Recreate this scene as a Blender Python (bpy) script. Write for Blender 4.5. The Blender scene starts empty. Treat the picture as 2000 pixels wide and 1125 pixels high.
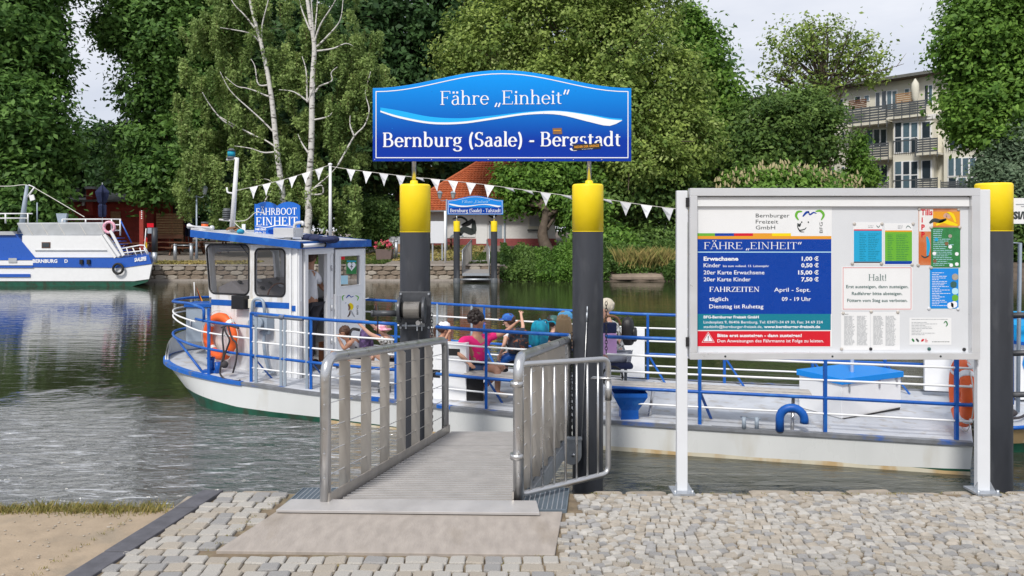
import bpy, math, random
import numpy as np
from math import radians as R, pi, sin, cos
from mathutils import Vector, Matrix
random.seed(7); RNG = np.random.default_rng(7)
# ------------------------------------------------------------------ camera, sky, sun, exposure
scene = bpy.context.scene
FX, HY, EYE = 1450.0, 451.0, 1.7          # focal length and horizon of the 2000 px wide photograph, eye height
cd = bpy.data.cameras.new('camera'); cam = bpy.data.objects.new('camera', cd); scene.collection.objects.link(cam)
cam.location = (0, 0, EYE); cam.rotation_euler = (R(90), 0, 0)
cd.sensor_width = 36; cd.lens = 36*FX/2000; cd.shift_y = -(562.5-HY)/2000; cd.clip_start = .05; cd.clip_end = 3000
scene.camera = cam
scene.view_settings.view_transform = 'Standard'; scene.view_settings.look = 'None'
scene.view_settings.exposure = 0.5; scene.view_settings.gamma = 1; scene.view_settings.use_curve_mapping = False
SUN_EL, SUN_AZ = 48, 200                   # the sun stands high behind the photographer's left shoulder, veiled by cloud
w = bpy.data.worlds.new('World'); scene.world = w; w.use_nodes = True
nt = w.node_tree; nt.nodes.clear(); N = nt.nodes.new; Lk = nt.links.new
out = N('ShaderNodeOutputWorld'); bg = N('ShaderNodeBackground'); bg.inputs['Strength'].default_value = .1
sky = N('ShaderNodeTexSky'); sky.sky_type = 'NISHITA'; sky.sun_disc = False
sky.sun_elevation = R(SUN_EL); sky.sun_rotation = R(SUN_AZ)
tc = N('ShaderNodeTexCoord'); mp = N('ShaderNodeMapping'); mp.inputs['Scale'].default_value = (1.6, 1.6, 6)
n1 = N('ShaderNodeTexNoise'); n1.inputs['Scale'].default_value = 1.6; n1.inputs['Detail'].default_value = 7; n1.inputs['Roughness'].default_value = .55
Lk(tc.outputs['Generated'], mp.inputs['Vector']); Lk(mp.outputs[0], n1.inputs['Vector'])
r1 = N('ShaderNodeValToRGB'); r1.color_ramp.elements[0].position = .32; r1.color_ramp.elements[0].color = (4.7, 5.0, 5.8, 1)
r1.color_ramp.elements[1].position = .68; r1.color_ramp.elements[1].color = (6.7, 6.8, 7.2, 1)
Lk(n1.outputs[0], r1.inputs[0])
mx = N('ShaderNodeMix'); mx.data_type = 'RGBA'; mx.inputs[0].default_value = .9
Lk(sky.outputs[0], mx.inputs[6]); Lk(r1.outputs[0], mx.inputs[7]); Lk(mx.outputs[2], bg.inputs[0]); Lk(bg.outputs[0], out.inputs[0])
sd = bpy.data.lights.new('sun', 'SUN'); sd.energy = 2.3; sd.angle = R(9); sd.color = (1, .95, .88)
so = bpy.data.objects.new('sun', sd); scene.collection.objects.link(so)
az = R(SUN_AZ); sdir = Vector((sin(az)*cos(R(SUN_EL)), cos(az)*cos(R(SUN_EL)), sin(R(SUN_EL))))
so.rotation_euler = (-sdir).to_track_quat('-Z', 'Y').to_euler()

# ------------------------------------------------------------------ helpers
def U(px, py, Y): return Vector(((px-1000)/FX*Y, Y, EYE-(py-HY)*Y/FX))      # where the sight line through a pixel reaches depth Y
def G(px, py, z=0):                                                          # ... and where it reaches height z
    Y = FX*(EYE-z)/(py-HY); return Vector(((px-1000)/FX*Y, Y, z))
V = Vector
COL = scene.collection
def link(o, parent=None):
    COL.objects.link(o)
    if parent is not None: o.parent = parent
    return o
def tag(o, label=None, cat=None, group=None, kind=None):
    for k, v in (('label', label), ('category', cat), ('group', group), ('kind', kind)):
        if v: o[k] = v
    return o
def thing(name, label, cat, loc=(0, 0, 0), group=None):
    o = bpy.data.objects.new(name, None); o.empty_display_size = .1; o.location = loc; link(o)
    return tag(o, label, cat, group)
def origin(p):
    q = V((0, 0, 0))
    while p is not None: q = q+p.location; p = p.parent
    return q
class MB:
    def __init__(s): s.v = []; s.f = []; s.m = []; s.s = []
    def add(s, vs, fs, m=0, sm=False):
        b = len(s.v); s.v += [V(v) for v in vs]
        for f in fs: s.f.append([b+i for i in f]); s.m.append(m); s.s.append(sm)
        return s
    def box(s, c, d, rz=0, m=0, rot=None):
        M = rot or Matrix.Rotation(rz, 3, 'Z'); c = V(c)
        vs = [c+M@V((x*d[0]/2, y*d[1]/2, z*d[2]/2)) for x in (-1, 1) for y in (-1, 1) for z in (-1, 1)]
        return s.add(vs, [(0, 1, 3, 2), (4, 6, 7, 5), (0, 4, 5, 1), (2, 3, 7, 6), (0, 2, 6, 4), (1, 5, 7, 3)], m)
    def bbox(s, a, b, m=0):
        return s.box([(a[i]+b[i])/2 for i in range(3)], [abs(b[i]-a[i]) for i in range(3)], m=m)
    def beam(s, p, q, w, h, m=0, up=(0, 0, 1)):
        p, q = V(p), V(q); t = (q-p).normalized(); sd = t.cross(V(up))
        if sd.length < 1e-4: sd = t.cross(V((0, 1, 0)))
        sd.normalize(); u = sd.cross(t).normalized()
        vs = [e+sd*a*w/2+u*b*h/2 for e in (p, q) for a, b in ((-1, -1), (1, -1), (1, 1), (-1, 1))]
        return s.add(vs, [(3, 2, 1, 0), (4, 5, 6, 7), (0, 1, 5, 4), (1, 2, 6, 5), (2, 3, 7, 6), (3, 0, 4, 7)], m)
    def tube(s, pts, r, n=8, m=0, closed=False, cap=True):
        pts = [V(p) for p in pts]; k = len(pts); rs = r if isinstance(r, (list, tuple)) else [r]*k
        b = len(s.v); up = None
        for i, p in enumerate(pts):
            if closed: t = pts[(i+1) % k]-pts[i-1]
            else: t = pts[min(i+1, k-1)]-pts[max(i-1, 0)]
            t.normalize()
            if up is None: up = t.orthogonal().normalized()
            up = (up-t*up.dot(t)); up = up.normalized() if up.length > 1e-6 else t.orthogonal().normalized()
            sd = t.cross(up)
            for j in range(n):
                a = 2*pi*j/n; s.v.append(p+(up*cos(a)+sd*sin(a))*rs[i])
        for i in range(k if closed else k-1):
            i2 = (i+1) % k
            for j in range(n):
                j2 = (j+1) % n
                s.f.append([b+i*n+j, b+i*n+j2, b+i2*n+j2, b+i2*n+j]); s.m.append(m); s.s.append(n > 5)
        if cap and not closed:
            s.f.append([b+j for j in range(n)][::-1]); s.m.append(m); s.s.append(False)
            s.f.append([b+(k-1)*n+j for j in range(n)]); s.m.append(m); s.s.append(False)
        return s
    def cyl(s, p, q, r, r2=None, n=16, m=0): return s.tube([p, q], [r, r if r2 is None else r2], n, m)
    def lathe(s, c, prof, n=16, m=0, ax=(0, 0, 1), sm=True):
        q = V(ax).normalized().to_track_quat('Z', 'Y').to_matrix(); c = V(c); b = len(s.v)
        for r, z in prof:
            for j in range(n): s.v.append(c+q@V((r*cos(2*pi*j/n), r*sin(2*pi*j/n), z)))
        for i in range(len(prof)-1):
            for j in range(n):
                s.f.append([b+i*n+j, b+i*n+(j+1) % n, b+(i+1)*n+(j+1) % n, b+(i+1)*n+j]); s.m.append(m); s.s.append(sm)
        return s
    def ball(s, c, r, n=12, k=8, m=0):
        r = (r, r, r) if not isinstance(r, (tuple, list)) else r; c = V(c); b = len(s.v)
        for i in range(k+1):
            a = pi*i/k
            for j in range(n): s.v.append(c+V((r[0]*sin(a)*cos(2*pi*j/n), r[1]*sin(a)*sin(2*pi*j/n), -r[2]*cos(a))))
        for i in range(k):
            for j in range(n): s.f.append([b+i*n+j, b+i*n+(j+1) % n, b+(i+1)*n+(j+1) % n, b+(i+1)*n+j]); s.m.append(m); s.s.append(True)
        return s
    def prism(s, poly, d, m=0):          # closed outline (3D points in one plane) pushed along vector d
        n = len(poly); p = [V(x) for x in poly]; d = V(d)
        return s.add(p+[x+d for x in p], [list(range(n)), list(range(n, 2*n))[::-1]]+[(i, i+n, (i+1) % n+n, (i+1) % n) for i in range(n)], m)
    def grid(s, rows, m=0, sm=False):
        n = len(rows[0]); b = len(s.v)
        for r in rows: s.v += [V(x) for x in r]
        for i in range(len(rows)-1):
            for j in range(n-1): s.f.append([b+i*n+j, b+i*n+j+1, b+(i+1)*n+j+1, b+(i+1)*n+j]); s.m.append(m); s.s.append(sm)
        return s
    def build(s, name, mats, parent=None, label=None, cat=None, group=None, kind=None, fix=True, bev=0):
        me = bpy.data.meshes.new(name); o0 = origin(parent)
        if parent is None and cat and s.v:
            lo = V([min(v[i] for v in s.v) for i in range(3)]); hi = V([max(v[i] for v in s.v) for i in range(3)])
            o0 = V(((lo.x+hi.x)/2, (lo.y+hi.y)/2, lo.z))
        me.from_pydata([tuple(v-o0) for v in s.v], [], s.f)
        if not isinstance(mats, (list, tuple)): mats = [mats]
        for m in mats: me.materials.append(m)
        me.polygons.foreach_set('material_index', s.m); me.polygons.foreach_set('use_smooth', s.s); me.update()
        if fix:
            import bmesh
            b = bmesh.new(); b.from_mesh(me); bmesh.ops.recalc_face_normals(b, faces=b.faces); b.to_mesh(me); b.free()
        o = bpy.data.objects.new(name, me); link(o, parent)
        if parent is None and cat: o.location = o0
        if bev:
            md = o.modifiers.new('bevel', 'BEVEL'); md.width = bev; md.segments = 2; md.limit_method = 'ANGLE'; md.angle_limit = R(40)
        return tag(o, label, cat, group, kind)
def copy_tree(o, loc=None, rz=None, parent=None, label=None, group=None):
    c = o.copy(); COL.objects.link(c); c.parent = parent
    if loc is not None: c.location = loc
    if rz is not None: c.rotation_euler.z = rz
    if label: c['label'] = label
    if group: c['group'] = group
    for ch in list(o.children): copy_tree(ch, parent=c)
    return c
def bez(pts, n=8, closed=False):     # Catmull-Rom through points
    P = [V(p) for p in pts]; k = len(P); o = []
    for i in range(k if closed else k-1):
        a, b, c, d = (P[(i-1) % k], P[i], P[(i+1) % k], P[(i+2) % k]) if closed else (P[max(i-1, 0)], P[i], P[i+1], P[min(i+2, k-1)])
        for j in range(n):
            t = j/n; o.append(.5*((2*b)+(c-a)*t+(2*a-5*b+4*c-d)*t*t+(3*b-a-3*c+d)*t**3))
    if not closed: o.append(P[-1])
    return o
def rbend(pts, r, n=5):              # polyline with rounded corners
    P = [V(p) for p in pts]; o = [P[0]]
    for i in range(1, len(P)-1):
        a = (P[i-1]-P[i]); b = (P[i+1]-P[i]); rr = min(r, a.length*.45, b.length*.45)
        p0 = P[i]+a.normalized()*rr; p1 = P[i]+b.normalized()*rr
        for j in range(n+1):
            t = j/n; o.append(p0*(1-t)**2+P[i]*2*t*(1-t)+p1*t*t)
    return o+[P[-1]]

# ------------------------------------------------------------------ materials
MATS = {}
def mat(name, c, rough=.6, metal=0, var=.12, vs=6, bump=0, bs=60, c2=None, f2=.5, s2=3, spec=.5, trans=0, alpha=1, emit=None, coat=0, attr=None, stretch=None, streak=0):
    m = bpy.data.materials.new(name); m.use_nodes = True; t = m.node_tree; n = t.nodes; l = t.links.new
    b = n['Principled BSDF']; b.inputs['Roughness'].default_value = rough; b.inputs['Metallic'].default_value = metal
    b.inputs['Specular IOR Level'].default_value = spec; b.inputs['Coat Weight'].default_value = coat
    b.inputs['Transmission Weight'].default_value = trans; b.inputs['Alpha'].default_value = alpha
    tc = n.new('ShaderNodeTexCoord'); vec = tc.outputs['Object']
    if stretch:
        mp = n.new('ShaderNodeMapping'); mp.inputs['Scale'].default_value = stretch; l(vec, mp.inputs['Vector']); vec = mp.outputs[0]
    def noise(sc, det=4):
        q = n.new('ShaderNodeTexNoise'); q.inputs['Scale'].default_value = sc; q.inputs['Detail'].default_value = det; l(vec, q.inputs['Vector']); return q.outputs[0]
    def mixc(f, a, bb, mode='MIX'):
        x = n.new('ShaderNodeMix'); x.data_type = 'RGBA'; x.blend_type = mode
        for k, val in ((0, f), (6, a), (7, bb)):
            if hasattr(val, 'is_linked'): l(val, x.inputs[k])
            elif isinstance(val, (int, float)): x.inputs[k].default_value = val
            else: x.inputs[k].default_value = (*val[:3], 1)
        return x.outputs[2]
    def ramp(v, a, b_, va=0, vb=1):
        x = n.new('ShaderNodeMapRange'); l(v, x.inputs[0]); x.inputs[1].default_value = a; x.inputs[2].default_value = b_; x.inputs[3].default_value = va; x.inputs[4].default_value = vb; return x.outputs[0]
    col = c
    if c2: col = mixc(ramp(noise(s2, 6), f2-.06, f2+.06), c, c2)
    if attr:
        at = n.new('ShaderNodeAttribute'); at.attribute_name = attr; col = mixc(ramp(at.outputs['Fac'], 0, 1), c, c2 or c)
    if var:
        g = ramp(noise(vs, 6), .3, .7, 1-var, 1+var*.6); cc = n.new('ShaderNodeCombineColor')
        for i in range(3): l(g, cc.inputs[i])
        col = mixc(1.0, col, cc.outputs[0], 'MULTIPLY')
    if hasattr(col, 'is_linked'): l(col, b.inputs['Base Color'])
    else: b.inputs['Base Color'].default_value = (*col[:3], 1)
    if var: l(ramp(noise(vs*2.3, 5), .3, .7, max(rough-.12, .02), min(rough+.12, 1)), b.inputs['Roughness'])
    if bump:
        bp = n.new('ShaderNodeBump'); bp.inputs['Strength'].default_value = .6; bp.inputs['Distance'].default_value = bump
        l(noise(bs, 4), bp.inputs['Height']); l(bp.outputs[0], b.inputs['Normal'])
    if emit: b.inputs['Emission Color'].default_value = (*emit[0], 1); b.inputs['Emission Strength'].default_value = emit[1]
    if name.startswith(('print', 'sky_blue', 'light_blue', 'cyan', 'pale_cyan')): b.inputs['Specular IOR Level'].default_value = .12
    if 'blue_paint' in name: b.inputs['Specular IOR Level'].default_value = .3
    MATS[name] = m; return m
M = MATS
mat('white_paint', (.72, .73, .74), .42, var=.08, vs=3, c2=(.56, .54, .50), f2=.6, s2=9, stretch=(1, 1, .25))
mat('clean_white', (.80, .81, .82), .4, var=.03)
mat('board_white', (.66, .68, .71), .45, var=.02)
mat('alu', (.62, .63, .65), .38, metal=.35, var=.05)
mat('blue_paint', (.012, .10, .42), .35, var=.12, vs=9, c2=(.03, .16, .5), f2=.6, s2=5)
mat('worn_blue', (.015, .13, .50), .45, var=.15, vs=9, c2=(.16, .17, .20), f2=.62, s2=6)
mat('deck_paint', (.50, .525, .57), .55, var=.12, vs=4, c2=(.40, .39, .38), f2=.6, s2=6)
mat('rub_strip', (.19, .20, .22), .6, var=.3, vs=8, c2=(.03, .10, .35), f2=.6, s2=4)
mat('hull_white', (.69, .71, .71), .35, var=.06, vs=2, c2=(.58, .57, .52), f2=.66, s2=2.2, stretch=(1, 1, .35))
mat('hull_rust', (.62, .58, .46), .45, var=.12, vs=4, c2=(.50, .36, .19), f2=.5, s2=3, stretch=(1, 1, .4))
mat('hull_green', (.012, .09, .055), .4, var=.25, vs=5, c2=(.03, .05, .03), f2=.6, s2=4)
mat('steel', (.60, .60, .60), .36, metal=1, var=.03, vs=5)
mat('steel_flat', (.50, .47, .43), .42, metal=.8, var=.12, vs=9, stretch=(1, 1, .2))
mat('galv', (.45, .48, .52), .45, metal=.7, var=.15, vs=20)
mat('grey_paint', (.30, .36, .43), .45, var=.1)
mat('yellow', (.92, .68, .006), .5, var=.05, vs=5, bump=.0015, bs=30)
mat('pile_black', (.038, .042, .052), .45, var=.3, vs=5, c2=(.085, .09, .10), f2=.6, s2=4, stretch=(1, 1, .25), bump=.002, bs=9)
mat('winch_grey', (.075, .08, .09), .4, metal=.3, var=.2, vs=20)
mat('black', (.012, .012, .014), .5, var=.2)
mat('rubber', (.02, .02, .02), .8)
mat('orange', (.85, .13, .02), .5, var=.08, vs=10)
mat('rope_w', (.65, .63, .58), .8)
mat('rope_d', (.05, .045, .05), .9, bump=.003, bs=80)
mat('pennant', (.78, .79, .82), .8, var=.04)
mat('sky_blue_print', (.015, .24, .72), .3, var=.0)
mat('name_blue', (.008, .13, .55), .35, var=.05)
mat('light_blue_print', (.02, .38, .80), .3, var=0)
mat('cyan_print', (.02, .42, .86), .3, var=0)
mat('pale_cyan_print', (.45, .72, .85), .3, var=0)
mat('print_white', (.82, .84, .88), .35, var=0)
mat('print_blue', (.004, .05, .34), .3, var=.03)
mat('print_teal', (.01, .20, .28), .3, var=0)
mat('print_red', (.62, .015, .03), .3, var=0)
mat('print_orange', (.75, .33, .03), .35, var=0)
mat('print_green', (.14, .42, .04), .35, var=0)
mat('print_dgreen', (.04, .22, .07), .35, var=.2, vs=30)
mat('print_yellow', (.85, .65, .01), .35, var=0)
mat('print_sky', (.02, .36, .62), .35, var=0)
mat('print_rust', (.55, .14, .04), .35, var=0, c2=(.65, .3, .16), f2=.5, s2=3)
mat('print_dark', (.05, .06, .06), .5, var=0)
mat('print_grey', (.38, .40, .42), .5, var=0)
mat('ink_green', (.03, .11, .10), .5, var=0)
mat('skin', (.62, .36, .26), .5, var=.05)
mat('skin_dark', (.48, .25, .16), .5, var=.05)
mat('hair_dark', (.018, .010, .008), .6, bump=.006, bs=60)
mat('hair_brown', (.07, .032, .018), .6, bump=.004, bs=50)
mat('hair_blond', (.34, .23, .12), .6, bump=.004, bs=50, stretch=(1, 1, .1))
mat('hair_grey', (.55, .50, .40), .7, bump=.006, bs=50)
mat('magenta', (.80, .015, .19), .8, bump=.006, bs=14)
mat('denim', (.04, .07, .16), .85, bump=.004, bs=20)
mat('cloth_white', (.72, .73, .76), .85, bump=.006, bs=14)
mat('cloth_pink', (.75, .30, .42), .85, c2=(.8, .7, .75), f2=.55, s2=25)
mat('cloth_lilac', (.62, .36, .66), .85)
mat('cloth_grey', (.45, .47, .52), .85, bump=.006, bs=14)
mat('cloth_dark', (.03, .03, .04), .85, bump=.006, bs=14)
mat('cloth_print', (.70, .70, .68), .85, c2=(.10, .09, .07), f2=.5, s2=26)
mat('cloth_purple', (.05, .03, .09), .8, c2=(.12, .07, .2), f2=.5, s2=16)
mat('cap_blue', (.02, .10, .42), .8, c2=(.04, .2, .5), f2=.6, s2=24)
mat('cap_sky', (.12, .45, .78), .8)
mat('teal', (.0, .33, .48), .7, c2=(.01, .18, .32), f2=.5, s2=9)
mat('pack_print', (.03, .035, .05), .7, c2=(.55, .16, .04), f2=.62, s2=22)
mat('brown', (.22, .11, .05), .6)
mat('glass_dark', (.05, .055, .065), .08, spec=.8, var=0, alpha=.38)
mat('glass_clear', (.8, .85, .9), .05, var=0, alpha=.12)
mat('interior', (.34, .32, .33), .7, var=.2)
mat('wood_dark', (.13, .05, .022), .6, var=.3, vs=5, stretch=(1, 1, 5))
mat('wood', (.33, .19, .09), .7, var=.3, vs=9)
mat('bench_wood', (.50, .47, .43), .6, var=.2, vs=14)
mat('red_wall', (.30, .035, .022), .6, var=.25, vs=3)
mat('roof_tile', (.50, .125, .045), .7, var=.25, vs=3)
mat('roof_felt', (.14, .14, .13), .8, var=.2)
mat('house_wall', (.76, .75, .74), .8, var=.06)
mat('house_base', (.33, .08, .08), .8)
mat('cream_wall', (.68, .655, .56), .85, var=.07, vs=.7)
mat('win_glass', (.035, .05, .065), .06, spec=.9, var=.3, vs=.5)
mat('dark_metal', (.09, .10, .11), .5)
mat('pane_blue', (.10, .16, .20), .1, spec=.8)
mat('navy', (.012, .02, .07), .8, var=.2, bump=.01, bs=8)
mat('tarp', (.42, .44, .46), .75, var=.12, vs=3, bump=.02, bs=3)
mat('far_blue', (.02, .10, .46), .35, var=.05)
mat('flag_red', (.6, .02, .02), .8, var=0); mat('flag_gold', (.8, .5, .01), .8, var=0)
mat('flower', (.65, .09, .14), .8)
mat('planter', (.14, .10, .09), .8)
mat('birch_bark', (.60, .58, .55), .8, var=.15, vs=4, c2=(.10, .09, .08), f2=.60, s2=3.5, stretch=(1, 1, 2.5))
mat('bark', (.10, .075, .055), .9, var=.3, vs=3, bump=.02, bs=10)
mat('stone_wall', (.24, .19, .145), .9, var=.3, vs=2.5, bump=.02, bs=8)
mat('mortar', (.17, .14, .105), .95, var=.3)
mat('cobble_light', (.425, .405, .37), .75, var=.25, vs=18, bump=.004, bs=60)
mat('cobble_tan', (.38, .34, .285), .78, var=.25, vs=18, bump=.004, bs=60)
mat('cobble_grey', (.30, .293, .285), .75, var=.25, vs=18, bump=.004, bs=60)
mat('joint', (.19, .145, .095), .95, var=.35, vs=14, bump=.006, bs=70, c2=(.23, .19, .12), f2=.55, s2=9)
mat('sand', (.35, .275, .195), .95, var=.16, vs=7, bump=.006, bs=60, c2=(.28, .23, .17), f2=.6, s2=3)
mat('kerb', (.10, .10, .115), .85, var=.25, vs=12, bump=.003, bs=60)
mat('concrete', (.36, .32, .285), .9, var=.16, vs=7, bump=.004, bs=40, stretch=(2.6, .9, 1), c2=(.30, .26, .22), f2=.62, s2=1.5)
mat('edge_stone', (.33, .285, .23), .9, var=.35, vs=9, bump=.01, bs=30)
mat('grating', (.20, .25, .30), .45, metal=.5, var=.1)
mat('deck_rib', (.46, .445, .435), .45, metal=.3)
mat('gang_deck', (.27, .26, .255), .6, metal=.1, var=.08, vs=8)
mat('asphalt', (.22, .19, .16), .9, var=.12)
mat('dry_grass', (.34, .26, .09), .9, var=.2, attr='tone', c2=(.16, .18, .04))
def leafmat(name, a, b, tr=.35):
    m = bpy.data.materials.new(name); m.use_nodes = True; t = m.node_tree; n = t.nodes; l = t.links.new; n.clear()
    o = n.new('ShaderNodeOutputMaterial'); at = n.new('ShaderNodeAttribute'); at.attribute_name = 'tone'
    x = n.new('ShaderNodeMix'); x.data_type = 'RGBA'; x.inputs[6].default_value = (*a, 1); x.inputs[7].default_value = (*b, 1); l(at.outputs['Fac'], x.inputs[0])
    d = n.new('ShaderNodeBsdfPrincipled'); d.inputs['Roughness'].default_value = .55; d.inputs['Specular IOR Level'].default_value = .25
    tr_ = n.new('ShaderNodeBsdfTranslucent'); mm = n.new('ShaderNodeMixShader'); mm.inputs[0].default_value = tr
    l(x.outputs[2], d.inputs['Base Color']); l(x.outputs[2], tr_.inputs[0]); l(d.outputs[0], mm.inputs[1]); l(tr_.outputs[0], mm.inputs[2]); l(mm.outputs[0], o.inputs[0])
    MATS[name] = m; return m
leafmat('leaf_maple', (.06, .14, .032), (.20, .36, .08))
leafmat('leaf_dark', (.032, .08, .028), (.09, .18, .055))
leafmat('leaf_birch', (.12, .20, .05), (.33, .44, .14))
leafmat('leaf_olive', (.12, .20, .04), (.36, .46, .11))
leafmat('leaf_seed', (.28, .38, .10), (.50, .58, .22))
leafmat('leaf_mid', (.06, .125, .03), (.19, .30, .07))
leafmat('leaf_bright', (.08, .18, .028), (.22, .38, .065))
leafmat('leaf_willow', (.09, .15, .08), (.22, .30, .19))
leafmat('leaf_dry', (.10, .09, .03), (.30, .26, .10))
leafmat('blossom', (.42, .36, .20), (.60, .48, .30))
leafmat('grass_mat', (.05, .10, .02), (.20, .24, .06))

# ------------------------------------------------------------------ lettering
SER = {}
def _g(ch, adv, s): SER[ch] = (adv, s)
for ch, adv, s in [
 ('F', .56, 'L.13,0,.13,.7 t.03,.685,.52,.685 t.13,.36,.38,.36 t.51,.69,.51,.56 t.38,.43,.38,.29 s.13,0'),
 ('E', .60, 'L.13,0,.13,.7 t.03,.685,.52,.685 t.13,.36,.38,.36 t.51,.69,.51,.56 t.38,.43,.38,.29 t.03,.015,.54,.015 t.54,.0,.55,.15'),
 ('B', .62, 'L.13,0,.13,.7 t.03,.685,.3,.685 t.13,.37,.32,.37 t.03,.015,.32,.015 a.29,.53,.17,.155,-90,90 a.32,.195,.2,.18,-90,90'),
 ('S', .52, 'a.27,.52,.165,.17,40,265 a.25,.18,.185,.17,-150,85 t.43,.69,.43,.55 t.07,.0,.07,.15'),
 ('T', .60, 'L.30,0,.30,.7 t.03,.685,.57,.685 t.035,.69,.035,.55 t.565,.69,.565,.55 s.30,0'),
 ('A', .68, 't.08,0,.32,.7 L.33,.7,.60,0 t.18,.25,.48,.25 s.08,0 s.60,0'),
 ('H', .76, 'L.14,0,.14,.7 L.62,0,.62,.7 t.14,.36,.62,.36 s.14,0 s.62,0 s.14,.69 s.62,.69'),
 ('R', .66, 'L.13,0,.13,.7 t.03,.685,.3,.685 t.13,.35,.30,.35 a.29,.52,.17,.165,-90,90 L.32,.35,.58,.02 s.13,0 t.54,.015,.66,.015'),
 ('O', .74, 'a.37,.35,.30,.335,0,360'), ('I', .32, 'L.16,0,.16,.7 s.16,0 s.16,.69'),
 ('N', .76, 't.14,0,.14,.69 L.12,.7,.60,.02 t.61,0,.61,.69 s.14,0 s.61,.69 t.03,.69,.14,.69'),
 ('Z', .58, 't.05,.685,.52,.685 L.50,.68,.07,.02 t.04,.015,.54,.015 t.06,.69,.06,.57 t.53,.0,.53,.14'),
 ('M', .9, 't.14,0,.14,.69 L.14,.7,.43,.05 t.43,.05,.74,.7 L.75,0,.75,.7 s.14,0 s.75,0 t.05,.69,.14,.69 t.75,.69,.84,.69'),
 ('G', .7, 'a.37,.35,.29,.335,45,330 L.60,.05,.60,.30 t.48,.30,.68,.30'),
 ('a', .47, 'L.345,.03,.345,.33 a.225,.32,.12,.14,0,155 a.20,.13,.13,.13,75,330 t.19,.265,.345,.29 t.345,.02,.44,.03'),
 ('h', .56, 'L.12,0,.12,.73 t.03,.72,.12,.73 a.275,.30,.15,.155,0,165 L.425,0,.425,.31 s.12,0 s.425,0'),
 ('r', .41, 'L.12,0,.12,.46 t.03,.45,.12,.46 a.28,.30,.16,.15,65,170 L.34,.44,.36,.38 s.12,0'),
 ('e', .46, 'a.235,.23,.18,.225,0,325 t.06,.25,.41,.25'),
 ('i', .26, 'L.13,0,.13,.46 t.04,.45,.13,.46 s.13,0 d.13,.62'),
 ('n', .56, 'L.12,0,.12,.46 t.03,.45,.12,.46 a.275,.30,.15,.155,0,165 L.425,0,.425,.31 s.12,0 s.425,0'),
 ('t', .33, 'L.14,.1,.14,.58 t.02,.445,.30,.445 a.235,.12,.095,.105,180,300'),
 ('b', .54, 'L.12,0,.12,.73 t.03,.72,.12,.73 a.28,.23,.17,.225,-150,150'),
 ('u', .56, 'L.12,.15,.12,.46 a.265,.17,.145,.165,180,350 L.42,0,.42,.46 t.03,.45,.12,.46 t.33,.45,.42,.46 t.42,.015,.51,.02'),
 ('g', .50, 'a.225,.30,.145,.15,0,360 t.34,.43,.47,.45 a.18,.09,.1,.06,90,230 L.14,.03,.33,.02 a.24,-.10,.18,.115,-180,80'),
 ('l', .26, 'L.13,0,.13,.73 t.04,.72,.13,.73 s.13,0'),
 ('d', .56, 'L.42,0,.42,.73 t.33,.72,.42,.73 a.25,.23,.18,.225,30,330 t.42,.015,.52,.02'),
 ('s', .41, 'a.20,.345,.125,.115,35,255 a.195,.12,.14,.12,-150,80'),
 ('(', .33, 'a.36,.28,.22,.46,115,245'), (')', .33, 'a-.03,.28,.22,.46,-65,65'),
 ('-', .34, 'L.05,.22,.05,.23 B.05,.25,.29,.25'), ('!', .24, 'L.12,.2,.12,.7 d.12,.05'), (' ', .24, ''),
 ('\u201e', .38, 'L.15,.08,.06,-.13 L.31,.08,.22,-.13'), ('\u201c', .38, 'L.08,.48,.17,.72 L.24,.48,.33,.72')]: _g(ch, adv, s)
SER['\u00e4'] = (.47, SER['a'][1]+' d.13,.62 d.31,.62'); SER['\u00c4'] = (.68, SER['A'][1]+' d.22,.83 d.44,.83')
def serif_mesh(txt, bold, mb, O, X, Y, NRM, size, m=0, sx=1):
    """lettering drawn with a broad-nib stroke; O origin, X/Y unit directions, size = em"""
    T, t = (.122, .046) if bold else (.078, .03); x = 0; lift = 0; n = 0
    for ch in txt:
        adv, s = SER.get(ch, SER[' '])
        for st in s.split():
            k = st[0]; a = [float(q) for q in st[1:].split(',')]; n += 1; lift = (n % 7)*.00035
            if k == 'a': pts = [(a[0]+a[2]*cos(R(q)), a[1]+a[3]*sin(R(q))) for q in np.linspace(a[4], a[5], 17)]
            elif k == 'd': pts = [(a[0], a[1]-.05), (a[0], a[1]+.05)]
            elif k == 's': pts = [(a[0]-.10, a[1]+.015), (a[0]+.10, a[1]+.015)]
            else: pts = [(a[0], a[1]), (a[2], a[3])]
            row = []
            for i, p in enumerate(pts):
                q0 = pts[max(i-1, 0)]; q1 = pts[min(i+1, len(pts)-1)]; dx, dy = q1[0]-q0[0], q1[1]-q0[1]; L = math.hypot(dx, dy) or 1
                dx /= L; dy /= L; wd = {'t': t, 's': t, 'd': .10, 'B': t*2}.get(k) or (t+(T-t)*abs(dy)**1.5)
                row.append([O+X*((x+p[0]-dy*e*wd/2)*size*sx)+Y*((p[1]+dx*e*wd/2)*size)+NRM*lift for e in (-1, 1)])
            mb.grid(row, m)
        x += adv*(1.04 if bold else 1.0)
    return x*size*sx
def serif_w(txt, bold): return sum(SER.get(c, SER[' '])[0] for c in txt)*(1.04 if bold else 1)
def serif_fit(name, txt, p0, p1, cap, mt, parent, bold=False, nrm=V((0, -1, 0)), label=None, up=V((0, 0, 1))):
    """serif line whose left end is p0 and right end p1 (world points on the baseline), cap height in metres"""
    X = (p1-p0); Wd = X.length; X = X.normalized(); size = cap/.7; mb = MB()
    serif_mesh(txt, bold, mb, p0, X, up, nrm, size, 0, Wd/(serif_w(txt, bold)*size))
    o = mb.build(name, mt, parent, fix=False, label=label); return o
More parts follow.
